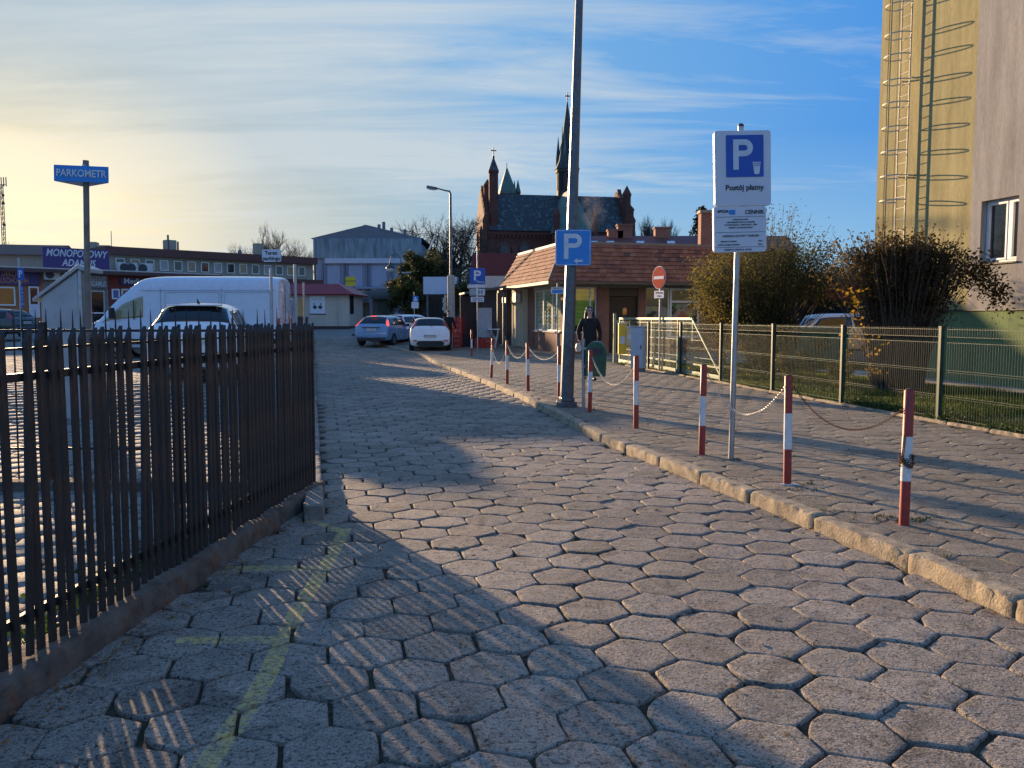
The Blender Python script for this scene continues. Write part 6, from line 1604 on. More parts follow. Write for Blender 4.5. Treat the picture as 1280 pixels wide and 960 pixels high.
# vans
def van(name, label, loc, rz, pmat):
    t = thing(name, label, 'van', loc, rz)
    st = [(-3.0, .45, 1.25, 2.50, .94, .84), (-2.97, .38, 1.25, 2.58, .98, .86), (-2.6, .35, 1.25, 2.62, 1.0, .88), (-1, .34, 1.25, 2.63, 1.0, .88), (.6, .34, 1.25, 2.62, 1.0, .88), (1.15, .34, 1.25, 2.56, 1.0, .86), (1.45, .34, 1.24, 2.38, 1.0, .82), (1.9, .34, 1.22, 2.0, .99, .76), (2.25, .34, 1.18, 1.62, .98, .72), (2.48, .34, 1.10, 1.30, .97, .70), (2.85, .36, .95, 1.08, .94, .66), (3.0, .42, .75, .85, .86, .6)]
    s_ = Shell(st, edge=.86); s_.body(pmat, t, nu=3)
    for m in (0, 1):
        f = (lambda v: v) if not m else (lambda v: 14 - v)
        sg = 1 - 2 * m
        s_.patch(4.95, (8.75, 6.75), f(4.08), f(4.62), .012, 'side_window', pm('van_side_glass', (.30, .27, .14), .06, spec=.9), t, n=8)
        mb = MB(); mb.box(sg * .995 - .006, sg * .995 + .006, 1.37, 1.40, 1.26, 1.84); mb.build('window_pillar', M_blk, t)
        # door seams and pressed panels
        for y0, y1, z0_, z1 in ((-2.75, -1.35, .8, 2.1), (-1.2, .45, .8, 2.1)):
            mb = MB(); e = .012; xx = sg * .995
            for a, b, c, d in ((y0, y1, z0_, z0_ + e), (y0, y1, z1 - e, z1), (y0, y0 + e, z0_ + e, z1 - e), (y1 - e, y1, z0_ + e, z1 - e)):
                sl = lambda z: -.06 * max(0, z - 1.25) * sg
                mb.add([(xx + sl(c) + .012*sg, a, c), (xx + sl(c) + .012*sg, b, c), (xx + sl(d) + .012*sg, b, d), (xx + sl(d) + .012*sg, a, d)], [(0, 1, 2, 3)])
            mb.build('pressed_panel', M_grey, t)
        for y in (.58, -1.27, 2.1):
            mb = MB(); top_ = 2.25 if y < 2 else 1.1; mb.add([(sg * 1.008, y, .5), (sg * 1.008, y + .014, .5), (sg * (1.008 - .07 * max(0, top_ - 1.25)), y + .014, top_), (sg * (1.008 - .07 * max(0, top_ - 1.25)), y, top_)], [(0, 1, 2, 3)]); mb.build('door_gap', M_grey, t)
        mb = MB(); mb.add([(sg * .955, -2.9, 2.14), (sg * .955, 1.2, 2.14), (sg * .953, 1.2, 2.16), (sg * .953, -2.9, 2.16)], [(0, 1, 2, 3)]); mb.build('roof_seam', M_grey, t)
        mb = MB(); mb.cbox((sg * 1.015, .75, 1.12), .03, .2, .04); mb.build('handle', M_blk, t)
        mb = MB(); mb.cbox((sg * 1.12, 2.0, 1.45), .22, .12, .34); mb.build('mirror', M_blk, t, bevel=.03)
        s_.patch(9.3, 10.4, 4.1 if not m else 9.9, 4.9 if not m else 9.1, .01, 'headlight', M_lens, t)
        mb = MB(); mb.cbox((sg * .93, -3.0, 1.05), .10, .05, .5); mb.build('tail_light', M_tail, t, bevel=.01)
        mb = MB(); mb.box(sg * 1.0 - .01, sg * 1.0 + .015, -2.9, 2.6, .5, .66); mb.build('side_moulding', M_blk, t)
    s_.patch(6.3, 8.75, 5.25, 8.75, .012, 'windscreen', M_cglass, t)
    mb = MB(); mb.box(-.9, .9, -3.08, -2.9, .40, .56); mb.build('bumper', M_blk, t, bevel=.02)
    mb = MB(); mb.box(-.006, .006, -3.012, -2.995, .6, 2.4); mb.build('rear_door_gap', M_blk, t)
    for s in (-1, 1):
        for y in (-1.9, 1.95): arch(t, s * .99, y, .34, s); wheel(t, s * .915, y, .34, .22)
    return t
q = pix(238, 400, 27.2); q.z = pix(240, 343.5, 26.3).z - 2.63
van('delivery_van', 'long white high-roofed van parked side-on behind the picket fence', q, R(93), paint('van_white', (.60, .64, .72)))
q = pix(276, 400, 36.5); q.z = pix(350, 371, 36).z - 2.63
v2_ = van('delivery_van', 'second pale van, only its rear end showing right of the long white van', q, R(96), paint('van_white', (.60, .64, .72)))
# ------------------------------------------------------------------ vegetation
def leaf_mat(name, cols, trans=.35):
    m = bpy.data.materials.new(name); t = nt(m)
    at = t.nodes.new('ShaderNodeAttribute'); at.attribute_name = 'tone'
    c = ramp(t, at.outputs['Fac'], [(i / (len(cols) - 1), k) for i, k in enumerate(cols)])
    d = t.nodes.new('ShaderNodeBsdfPrincipled'); d.inputs['Roughness'].default_value = .6; d.inputs['Specular IOR Level'].default_value = .25; t.links.new(c, d.inputs['Base Color'])
    tr = t.nodes.new('ShaderNodeBsdfTranslucent'); t.links.new(c, tr.inputs[0])
    mx = t.nodes.new('ShaderNodeMixShader'); mx.inputs[0].default_value = trans; t.links.new(d.outputs[0], mx.inputs[1]); t.links.new(tr.outputs[0], mx.inputs[2]); out(t, mx); return m
M_bark = pm('bark', (.060, .045, .034), .9, var=.35, scale=20, bump=.5, bscale=40)
M_twig = pm('twig', (.11, .072, .048), .85, var=.4, scale=20)
M_twigl = pm('pale_bark', (.16, .12, .085), .9, var=.3, scale=10)
def leaves(name, pts, size, mat, par, tone=None, aspect=.5, hang=0.):
    NV = []; NF = []; T = []
    for i, p in enumerate(pts):
        s = size * ru(.6, 1.3); d = Vector((random.gauss(0, 1), random.gauss(0, 1), random.gauss(0, .8) - hang)).normalized(); e = d.orthogonal().normalized(); e.rotate(Matrix.Rotation(ru(0, 6.28), 3, d))
        n = d.cross(e); b = len(NV)
        NV += [tuple(p), tuple(p + d * s * .5 + e * s * aspect * .5 + n * s * .08), tuple(p + d * s), tuple(p + d * s * .5 - e * s * aspect * .5 + n * s * .08)]
        NF.append((b, b+1, b+2, b+3)); T += [min(1, max(0, (tone(p) if tone else .5) + random.gauss(0, .16)))] * 4
    me = bpy.data.meshes.new(name); me.from_pydata(NV, [], NF); me.materials.append(mat)
    at = me.attributes.new('tone', 'FLOAT', 'POINT'); at.data.foreach_set('value', T); me.update()
    o = bpy.data.objects.new(name, me); C.objects.link(o); o.parent = par; return o
def bare_tree(name, label, loc, H, spread, seed, depth=6, mat=None, group=None, trunk_r=.28, clumps=0, up=.35, lowest=.25):
    random.seed(seed); t = thing(name, label, 'tree', loc, ru(0, 6), group); mat = mat or M_bark
    tk = MB(); cr = MB(); ends = []
    def br(p, d, L, r, lev):
        n = 3 if lev < 3 else 2; pts = [p]; q = p.copy(); dd = d.copy()
        for k in range(n):
            dd = (dd + Vector((ru(-.22, .22), ru(-.22, .22), ru(-.05, .16)))).normalized(); q = q + dd * (L / n); pts.append(q.copy())
        rr = [r * (1 - .42 * k / n) for k in range(n + 1)]
        (tk if lev == 0 else cr).tube(pts, rr, 7 if lev < 2 else (4 if lev < 4 else 3), cap=False)
        if lev >= depth: ends.append(q); return
        m = 3 if lev < depth - 2 else random.choice((2, 3, 3))
        if lev == 0: m = 5
        for k in range(m):
            f = ru(.45, 1.0) if lev else ru(.5, 1.0); i = min(int(f * n), n - 1); bp = pts[i].lerp(pts[i+1], f * n - i)
            a = ru(0, 6.28) if lev else 6.28 * k / m + ru(-.4, .4); tilt = ru(.35, .85) * spread
            o_ = dd.orthogonal().normalized(); o_.rotate(Matrix.Rotation(a, 3, dd)); nd = (dd * math.cos(tilt) + o_ * math.sin(tilt) + Vector((0, 0, up * .35))).normalized()
            br(bp, nd, L * ru(.58, .82), r * ru(.45, .62), lev + 1)
        br(q, dd, L * ru(.6, .8), r * .6, lev + 1)
    br(Vector((0, 0, 0)), Vector((0, 0, 1)), H * .30, trunk_r, 0)
    tk.build('trunk', mat, t); c = cr.build('branches', mat, t)
    if clumps:
        mb = MB()
        for e in random.sample(ends, min(clumps, len(ends))):
            for _ in range(14): mb.cbox(e + Vector((random.gauss(0, .16), random.gauss(0, .16), random.gauss(0, .14))), .22, .03, .03, ru(0, 3), ru(-1, 1))
        mb.build('mistletoe', M_twig, t)
    return t
def crown_tree(name, label, loc, H, Rc, zc, n, size, cols, seed, shape=(1, 1, 1), trunk_r=.12, cat='tree', group=None, lobes=16, mat=None):
    random.seed(seed); t = thing(name, label, cat, loc, 0, group); mb = MB(); mb.tube([(0, 0, 0), (ru(-.1, .1), ru(-.1, .1), H * .5), (0, 0, H * .9)], [trunk_r, trunk_r * .7, trunk_r * .2], 7)
    lb = []
    for k in range(lobes):
        d = Vector((random.gauss(0, 1), random.gauss(0, 1), random.gauss(0, 1))).normalized(); c = Vector((d.x * Rc * shape[0], d.y * Rc * shape[1], d.z * Rc * shape[2])) * ru(.45, .85) + Vector((0, 0, zc)); lb.append((c, Rc * ru(.26, .45)))
        mb.tube([(0, 0, min(c.z * .55, H * .6)), tuple(c * .6 + Vector((0, 0, c.z * .2))), tuple(c)], [trunk_r * .4, trunk_r * .25, .01], 5)
    mb.build('trunk', M_bark, t)
    pts = []
    for _ in range(n):
        c, r = random.choice(lb); d = Vector((random.gauss(0, 1), random.gauss(0, 1), random.gauss(0, 1))).normalized() * r * rnd() ** .35; pts.append(c + d)
    leaves('crown', pts, size, mat or leaf_mat(name + '_leaf', cols), t, tone=lambda p: .5 + .35 * noise.noise(p * (1.6 / Rc * 2))); return t
GREENS = [(.014, .022, .008), (.04, .05, .016), (.08, .08, .025), (.14, .11, .04)]
# big bare tree beyond the hall with mistletoe balls
q = pix(548, 400, 100); bare_tree('bare_tree', 'large bare spreading tree with dark twig balls beyond the grey hall', (q.x - .4, 100, 1.4), 16.0, 1.45, 3, depth=6, clumps=70, trunk_r=.45, up=.15)
q = pix(590, 400, 92); bare_tree('bare_tree', 'paler bare tree between the grey hall and the church', (q.x, 92, 1.4), 9.0, 1.0, 9, depth=5, trunk_r=.28, mat=M_twigl)
q = pix(575, 400, 86); bare_tree('bare_tree', 'low pale leafless tree right of the street lamp shaft', (q.x + .5, 86, 1.4), 6.5, 1.1, 19, depth=5, trunk_r=.2, mat=M_twigl)
q = pix(345, 400, 120); bare_tree('bare_tree', 'tallest bare tree showing above the office block roof', (q.x, 120, 1.4), 14.0, .9, 5, depth=6, trunk_r=.3, mat=M_twigl)
for k, (px, h_) in enumerate(((290, 11.6), (318, 12.3), (372, 12.2))):
    q = pix(px, 400, 118); bare_tree('bare_tree', ['low bare treetop peeping over the left part of the office block roof', 'rounded bare treetop left of the small white parking board', 'bare treetop right of the small white parking board'][k], (q.x, 118, 1.4), h_, 1.0, 30 + k, depth=5, trunk_r=.25, mat=M_twigl)
q = pix(-2, 400, 120); bare_tree('bare_tree', 'feathery bare tree cut by the left edge beside the antenna mast', (q.x, 120, 1.4), 13, .8, 44, depth=5, trunk_r=.25, mat=M_twigl)
# poplar right of the church
q = pix(817, 400, 115); bare_tree('bare_tree', 'upright half-bare poplar right of the church', (q.x, 115, 1.4), 15.2, .55, 12, depth=6, trunk_r=.25, up=1.0)
# conifer behind brick chimney
q = pix(875, 400, 60); t = thing('conifer_tree', 'dark conifer tip beside the orange brick chimney', 'tree', (q.x, 60, 1.2))
random.seed(4); zt = pix(880, 257, 60).z - 1.2; mb = MB(); mb.tube([(0, 0, 0), (0, 0, zt)], [.2, .02], 6); mb.build('trunk', M_bark, t); pts = []
for k in range(26):
    z = zt * (.35 + .65 * k / 26); r = (zt - z) * .34 + .25
    for a in range(9):
        an = ru(0, 6.28); 
        for s in range(16): f = s / 16; pts.append(Vector((math.cos(an) * r * f, math.sin(an) * r * f, z - .25 * f + random.gauss(0, .05))))
leaves('crown', pts, .26, leaf_mat('conifer_needles', [(.008, .012, .006), (.02, .026, .012), (.04, .04, .02)], .1), t)
# evergreens and shrubs in front of the hall
ev = [(512, 66, 4.6, 1.6, (.55, .7, 1.1), 'narrow evergreen at the left end of the dark clump by the hall'), (526, 64, 5.2, 1.6, (1, 1, 1.05), 'tallest dark evergreen in the clump above the billboard'),
      (549, 66, 4.6, 1.8, (1.1, 1, .9), 'dark evergreen rising behind the billboard'), (512, 60, 3.4, 1.5, (1, 1, .9), 'yellowish green low shrub in front of the evergreens'), (590, 56, 2.9, 1.6, (1.2, 1, .8), 'low dark bush behind the red crates')]
for k, (px, Y, h_, rc, shp, lb) in enumerate(ev):
    q = pix(px, 400, Y); crown_tree('evergreen_tree' if k < 3 else 'shrub', lb, (q.x, Y, g(q.x, Y)), h_, rc, h_ - rc * .95 if k < 3 else h_ * .55, 5200, .22, GREENS if k != 3 else [(.03, .035, .01), (.08, .08, .02), (.16, .13, .03)], 60 + k, shp, cat='tree' if k < 3 else 'bush')
for k, (px, Y, h_, rc) in enumerate(((507, 68, 3.2, 1.7), (537, 67, 3.6, 2.2))):
    q = pix(px, 400, Y); crown_tree('shrub', ['dark shrub filling the foot of the narrow evergreen', 'dark shrub filling the gap behind the billboard panel'][k], (q.x, Y, g(q.x, Y)), h_, rc, h_ * .5, 4200, .24, GREENS, 70 + k, cat='bush')

# big dark bush behind the mesh fence
def big_bush():
    random.seed(21); bx, by = 6.55, 21.6; t = thing('bush', 'large dark rounded bush with wispy shoots behind the paid parking sign', 'bush', (bx, by, WZ))
    mb = MB(); pts = []; stems = []
    for k in range(230):
        a = ru(0, 6.28); r0 = ru(0, .45); tx_ = random.gauss(0, 1); ty = random.gauss(0, 1); d = Vector((tx_, ty, 0)); d = d / max(1, d.length / 1.0) if d.length > 1 else d
        ex, ey = d.x * 2.0, d.y * 1.6; ez_ = 3.25 - .32 * (ex * ex) * .55 + random.gauss(0, .22)
        if k < 14: ez_ = ru(3.6, 4.35); ex = ru(-.3, 1.0); ey *= .4
        p0 = Vector((math.cos(a) * r0, math.sin(a) * r0, 0)); p3 = Vector((ex, ey, ez_)); p1 = p0 + Vector((ex * .1, ey * .1, ez_ * .35)); p2 = p0.lerp(p3, .62) + Vector((0, 0, ez_ * .12))
        cv = [p0]; 
        for j in range(1, 7):
            f = j / 6; b = (1-f)**3 * p0 + 3*(1-f)**2*f * p1 + 3*(1-f)*f*f * p2 + f**3 * p3; cv.append(b)
        mb.tube(cv, [.016 * (1 - .75 * j / 6) for j in range(7)], 4, cap=False); stems.append(cv)
    mb.build('stems', M_twig, t)
    for _ in range(40000):
        cv = random.choice(stems); f = (rnd() ** .58) * 5.99; i = int(f); p = cv[i].lerp(cv[i+1], f - i) + Vector((random.gauss(0, .12), random.gauss(0, .12), random.gauss(0, .11)))
        if cv[-1].z > 3.7 and p.z > 3.2 and rnd() < .55: continue
        pts.append(p)
    # side skirts reaching low
    for _ in range(9000):
        a = ru(0, 6.28); r = ru(1.2, 2.0); z = ru(.15, 2.6); p = Vector((math.cos(a) * r * 1.02, math.sin(a) * r * .85, z)); 
        if noise.noise(p * 1.3) > -.05: pts.append(p + Vector((random.gauss(0, .1),) * 3))
    pts = [p for p in pts if not (p.x > .30 and p.z < 1.95 + .25 * noise.noise(p * 2))]
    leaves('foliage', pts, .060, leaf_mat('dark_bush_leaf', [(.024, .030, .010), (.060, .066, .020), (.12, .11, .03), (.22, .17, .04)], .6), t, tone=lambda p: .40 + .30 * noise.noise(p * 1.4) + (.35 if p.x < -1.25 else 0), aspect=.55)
big_bush()
def vase_bush():
    random.seed(33); bx, by = 8.0, 17.6; t = thing('bush', 'vase-shaped bush of dense upright stems with a flat leafy top by the grey wall', 'bush', (bx, by, WZ))
    mb = MB(); stems = []
    for k in range(420):
        a = ru(0, 6.28); r0 = .54 * math.sqrt(rnd()); p0 = Vector((math.cos(a) * r0, math.sin(a) * r0 * .7, 0)); sp_ = ru(1.5, 2.85)
        ex, ey = p0.x * sp_ + random.gauss(0, .22), p0.y * sp_ + random.gauss(0, .2); ez_ = 2.95 + random.gauss(0, .17) - .12 * ex * ex
        if k % 11 == 0: ex *= 1.35; ez_ -= .2
        if k % 37 == 0: ez_ += .35
        p3 = Vector((ex, ey, ez_)); p1 = p0 + Vector((ex * .04, ey * .04, ez_ * .4)); p2 = p0.lerp(p3, .45) + Vector((0, 0, ez_ * .2)); cv = []
        for j in range(8):
            f = j / 7; b = (1-f)**3 * p0 + 3*(1-f)**2*f * p1 + 3*(1-f)*f*f * p2 + f**3 * p3; cv.append(b + Vector((random.gauss(0, .012), random.gauss(0, .012), 0)))
        mb.tube(cv, [ru(.009, .017) * (1 - .6 * j / 7) for j in range(8)], 4, cap=False); stems.append(cv)
        for _ in range(2):
            i = random.randrange(3, 7); p = cv[i]; e = p + Vector((random.gauss(0, .16), random.gauss(0, .16), ru(.15, .4))); mb.tube([p, e], [.006, .003], 3, cap=False); stems.append([p, p.lerp(e, .3), p.lerp(e, .5), p.lerp(e, .6), p.lerp(e, .75), p.lerp(e, .85), p.lerp(e, .95), e])
    mb.build('stems', M_twig, t)
    pts = []
    for _ in range(21000):
        cv = random.choice(stems); f = (1 - .62 * rnd() ** 1.5) * 6.99; i = int(f); p = cv[i].lerp(cv[i+1], f - i)
        if p.z < 1.75 and rnd() < .75: continue
        pts.append(p + Vector((random.gauss(0, .06), random.gauss(0, .06), random.gauss(0, .06))))
    for _ in range(1300):   # drooping right side spray
        f = rnd(); pts.append(Vector((1.25 + .85 * f, random.gauss(-.1, .25), 2.55 - .75 * f * f + random.gauss(0, .16))))
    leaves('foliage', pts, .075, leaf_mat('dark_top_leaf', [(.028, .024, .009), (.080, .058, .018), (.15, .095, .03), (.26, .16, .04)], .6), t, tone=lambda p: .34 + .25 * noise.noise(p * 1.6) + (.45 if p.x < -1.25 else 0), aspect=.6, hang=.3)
    pts = []
    for _ in range(330):
        z = ru(.35, 2.1); pts.append(Vector((-.62 - .35 * z * .6 + random.gauss(0, .12), random.gauss(-.35, .2), z)))
    pts = [p for p in pts if noise.noise(p * 2.2) > .12]
    leaves('yellow_leaves', pts, .085, leaf_mat('yellow_leaf', [(.22, .12, .01), (.45, .26, .02), (.60, .36, .04)], .5), t, aspect=.7)
    mb = MB()
    for k in range(7):
        e = Vector((1.2 + ru(.3, 1.0), ru(-.4, .2), ru(1.7, 2.6))); mb.tube([(.4, 0, 1.2), (.9, e.y * .5, 1.9 + .1 * k), tuple(e)], [.014, .009, .003], 4)
    mb.build('side_twigs', M_twig, t)
vase_bush()
# small climbing shrubs along the fence
for k, (x, y, h_, rc, lb) in enumerate(((6.35, 16.3, .95, .38, 'small leafy shrub growing against the mesh fence post'), (6.1, 18.8, .7, .34, 'low leafy shrub behind the mesh fence near the container'), (7.0, 19.5, .9, .55, 'bare-stemmed low shrub between the two big bushes'))):
    crown_tree('shrub', lb, (x, y, WZ), h_, rc, h_ * .62, 1100, .055, [(.03, .03, .01), (.08, .08, .02), (.2, .15, .03)], 80 + k, (1, 1, 1.2), .02, cat='bush', lobes=9)
q = pix(870, 400, 22); crown_tree('shrub', 'bronze-leaved shrub leaning into the right end of the tiled shop', (q.x + .9, 22.6, WZ), 3.3, 1.15, 2.1, 6500, .06, [(.02, .016, .006), (.07, .045, .012), (.15, .11, .02), (.26, .19, .03)], 90, (.75, .8, 1.25), .05, cat='bush', lobes=20)
q = pix(1060, 400, 34); crown_tree('shrub', 'rusty brown treetop left of the vase-shaped bush', (q.x, 30, WZ), 4.9, 1.5, 3.4, 3200, .10, [(.03, .02, .01), (.10, .06, .02), (.2, .12, .04)], 91, (1.1, 1, .9), .07, cat='tree', lobes=14)

# grass
random.seed(8)
NV = []; NF = []; T = []
def blade(x, y, z, h, w):
    a = ru(0, 6.28); dx, dy = math.cos(a), math.sin(a); l = ru(.2, .8) * h; b = len(NV)
    NV.extend([(x - dy * w, y + dx * w, z), (x + dy * w, y - dx * w, z), (x + dx * l * .4 + dy * w * .6, y + dy * l * .4 - dx * w * .6, z + h * .6), (x + dx * l, y + dy * l, z + h)]); NF.append((b, b+1, b+2, b+3))
for _ in range(95000):
    y = 6 + 22 * rnd() ** 1.2; x0 = fx(y) + .0; xw = 9.83 + (23.2 - y) * .203 - 1.2 if y < 24 else 12; x = ru(x0, max(x0 + .5, xw))
    nn_ = noise.noise(Vector((x * .9, y * .9, 0)))
    if nn_ < -.25 and rnd() < .8: continue
    b0 = len(NV); blade(x, y, WZ + .0, ru(.03, .085) * (1.2 + nn_), .0035 + .00022 * y); T += [min(1, max(0, .5 + .8 * noise.noise(Vector((x * .6, y * .6, 5))) + random.gauss(0, .15)))] * 4
me = bpy.data.meshes.new('grass'); me.from_pydata(NV, [], NF); me.materials.append(leaf_mat('grass_blade', [(.025, .045, .01), (.05, .09, .015), (.10, .14, .02), (.20, .19, .05)], .4))
at = me.attributes.new('tone', 'FLOAT', 'POINT'); at.data.foreach_set('value', T); me.update()
o = bpy.data.objects.new('grass', me); C.objects.link(o); tag(o, 'rough green grass along the mesh fence and building', 'grass', kind='stuff')
# broad leaved ground cover spilling over the edging
pts = []
for _ in range(5200):
    y = ru(7, 15); pts.append(Vector((fx(y) + abs(random.gauss(.05, .22)) - .05, y, WZ + .03 + abs(random.gauss(0, .045)))))
pts = [p for p in pts if noise.noise(p * 1.1) > -.1]
o = leaves('ground_cover', pts, .045, leaf_mat('ivy_leaf', [(.015, .03, .008), (.04, .07, .015), (.10, .13, .03)], .3), None, aspect=.8); tag(o, 'leafy ground cover spilling over the edging below the mesh fence', 'ground cover', kind='stuff')
pts = []
for _ in range(1500):
    y = ru(1.5, 7.4); pts.append(Vector((ifx(y) - .2 - abs(random.gauss(0, .15)), y, .02 + abs(random.gauss(0, .06)))))
o = leaves('ground_cover', pts, .05, leaf_mat('weed_leaf', [(.02, .04, .01), (.06, .10, .02), (.14, .18, .03)], .3), None, aspect=.8); tag(o, 'green weeds growing behind the footing of the iron fence', 'weeds', kind='stuff')
# ------------------------------------------------------------------ people
def skin(name, joints, edges, mat, par, sub=2, root=0):
    me = bpy.data.meshes.new(name); me.from_pydata([j[0] for j in joints], edges, []); o = bpy.data.objects.new(name, me); C.objects.link(o)
    sk = o.modifiers.new('skin', 'SKIN'); 
    lay = me.skin_vertices[0].data if me.skin_vertices else None
    if lay is None:
        bpy.context.view_layer.objects.active = o; bpy.ops.mesh.customdata_skin_add(); lay = me.skin_vertices[0].data
    for i, j in enumerate(joints):
        r = j[1]; lay[i].radius = r if hasattr(r, '__len__') else (r, r)
    lay[root].use_root = True
    ss = o.modifiers.new('s', 'SUBSURF'); ss.levels = sub; ss.render_levels = sub
    bpy.context.view_layer.update()
    m2 = bpy.data.meshes.new_from_object(o.evaluated_get(bpy.context.evaluated_depsgraph_get())); bpy.data.objects.remove(o)
    m2.name = name; m2.materials.clear(); m2.materials.append(mat); m2.polygons.foreach_set('use_smooth', [True] * len(m2.polygons))
    o = bpy.data.objects.new(name, m2); C.objects.link(o); o.parent = par; return o
M_skin = pm('skin', (.60, .37, .28), .55, var=.08)
M_coat = pm('black_coat', (.012, .012, .014), .85, var=.3, scale=12, bump=.3, bscale=30)
M_jean = pm('dark_jeans', (.025, .03, .045), .85, var=.3, scale=20)
M_hair = pm('dark_hair', (.02, .012, .008), .5, var=.4, scale=30, stretch=(4, 4, .6))
M_shoe = pm('shoe_black', (.015, .014, .014), .5)
def person(label, loc, rz, H, face=True, stride=.16, arms=((.30, .02, .78), (-.31, -.02, .80)), coat_len=.80):
    """faces -y locally"""
    k = H / 1.72; t = thing('person', label, 'person', loc, rz)
    V = lambda x, y, z: (x * k, y * k, z * k)
    s = stride
    J = []; E = []
    def add(p, r, par_=None):
        J.append((V(*p), (r[0] * k, r[1] * k) if hasattr(r, '__len__') else r * k)); i = len(J) - 1
        if par_ is not None: E.append((par_, i))
        return i
    pel = add((0, 0, .95), (.15, .10)); wst = add((0, 0, 1.10), (.125, .09), pel); chs = add((0, .0, 1.30), (.15, .10), wst); nk0 = add((0, .01, 1.44), (.07, .06), chs); nk = add((0, 0, 1.50), .052, nk0)
    hd0 = add((0, -.005, 1.56), (.062, .07), nk); hd = add((0, -.01, 1.63), (.072, .088), hd0); ht = add((0, 0, 1.70), (.055, .07), hd)
    for sg, (hx, hy, hz2), st_ in ((1, arms[0], s), (-1, arms[1], -s)):
        sh1 = add((sg * .165, .0, 1.40), (.058, .06), chs); ex = (sg * .165 + hx) / 2 + sg * .045; el = add((ex, .05, (1.40 + hz2) / 2 + .0), .042, sh1); wr = add((hx, hy, hz2), .026, el)
        pm_ = add((hx + .004 * sg, hy - .015, hz2 - .07), (.020, .036), wr)
        for f_, (dy, ln, rr) in enumerate(((-.030, .062, .0085), (-.010, .072, .009), (.010, .068, .0085), (.028, .055, .008))):
            a = add((hx - .004 * sg, hy - .015 + dy, hz2 - .07 - ln * .6), rr, pm_); add((hx - .022 * sg, hy - .015 + dy * .9, hz2 - .07 - ln * 1.15), rr * .85, a)
        th = add((hx - .012 * sg, hy - .055, hz2 - .055), .010, pm_); add((hx - .022 * sg, hy - .066, hz2 - .095), .009, th)
        hp = add((sg * .09, 0, .90), (.085, .09), pel); kn = add((sg * .095, -.02 - st_ * .5, .50), .058, hp); an = add((sg * .09, .03 - st_, .10), .038, kn); add((sg * .10, -.09 - st_, .05), (.04, .03), an)
    body = skin('body', J, E, M_skin, t)
    # face
    if face:
        mb = MB(); mb.prism([(-.011*k, 0), (.011*k, 0), (.005*k, .045*k), (-.005*k, .045*k)], -.118*k, -.085*k, 'y', Matrix.Translation((0, 0, 1.605*k))); mb.build('nose', M_skin, t, bevel=.004)
        for sg in (-1, 1):
            mb = MB(); mb.lathe([(.004, -.006), (.011, 0), (.004, .006)], 8, M=Matrix.Translation((sg*.027*k, -.096*k, 1.648*k)) @ Matrix.Rotation(R(90), 4, 'X')); mb.build('eye', M_ink, t)
            mb = MB(); mb.cbox((sg*.078*k, .0, 1.635*k), .014*k, .03*k, .05*k); mb.build('ear', M_skin, t, bevel=.005)
        mb = MB(); mb.cbox((0, -.094*k, 1.583*k), .045*k, .008*k, .010*k); mb.build('mouth', pm('lips', (.35, .10, .08), .5), t, bevel=.003)
        # glasses
        mb = MB()
        for sg in (-1, 1): mb.prism([(sg*.031*k + .024*k*math.cos(a*.5236), 1.648*k + .018*k*math.sin(a*.5236)) for a in range(12)], -.112*k, -.106*k, 'y')
        mb.tube([(-.008*k, -.108*k, 1.652*k), (.008*k, -.108*k, 1.652*k)], .003*k, 4); mb.build('glasses', M_ink, t)
    # coat, trousers, shoes
    CJ = []; CE = []
    def ca(p, r, q=None):
        CJ.append((V(*p), (r[0]*k, r[1]*k) if hasattr(r, '__len__') else r*k)); i = len(CJ) - 1
        if q is not None: CE.append((q, i))
        return i
    a = ca((0, 0, coat_len), (.205, .15)); b = ca((0, 0, .98), (.19, .145), a); c = ca((0, 0, 1.14), (.165, .125), b); d = ca((0, .0, 1.32), (.185, .13), c); e = ca((0, .01, 1.46), (.078, .07), d)
    for sg, (hx, hy, hz2) in ((1, arms[0]), (-1, arms[1])):
        s1 = ca((sg * .175, .0, 1.395), (.072, .075), d); ex = (sg * .165 + hx) / 2 + sg * .05; el = ca((ex, .05, (1.40 + hz2) / 2), .060, s1); ca((hx - .002*sg, hy + .006, hz2 + .03), .043, el)
    skin('coat', CJ, CE, M_coat, t)
    TJ = [(V(0, 0, .93), (.15*k, .12*k))]; TE = []
    for sg, st_ in ((1, s), (-1, -s)):
        i = len(TJ); TJ += [(V(sg*.09, 0, .82), (.098*k, .10*k)), (V(sg*.095, -.02 - st_*.5, .50), .072*k), (V(sg*.09, .03 - st_, .11), .056*k)]; TE += [(0, i), (i, i+1), (i+1, i+2)]
    skin('trousers', TJ, TE, M_jean, t)
    for sg, st_ in ((1, s), (-1, -s)):
        skin('shoe', [(V(sg*.09, .055 - st_, .05), (.045*k, .05*k)), (V(sg*.092, -.02 - st_, .05), (.05*k, .045*k)), (V(sg*.10, -.13 - st_, .035), (.043*k, .032*k))], [(0, 1), (1, 2)], M_shoe, t, sub=1)
    return t, k
pz = WZ
q = pix(737, 400, 20.6)
t, k = person('woman walking toward the camera in a black coat with long dark hair and glasses', (q.x, 20.6, pz), R(4), 1.77, arms=((.235, -.08, .88), (-.25, -.09, .90)), coat_len=.78)
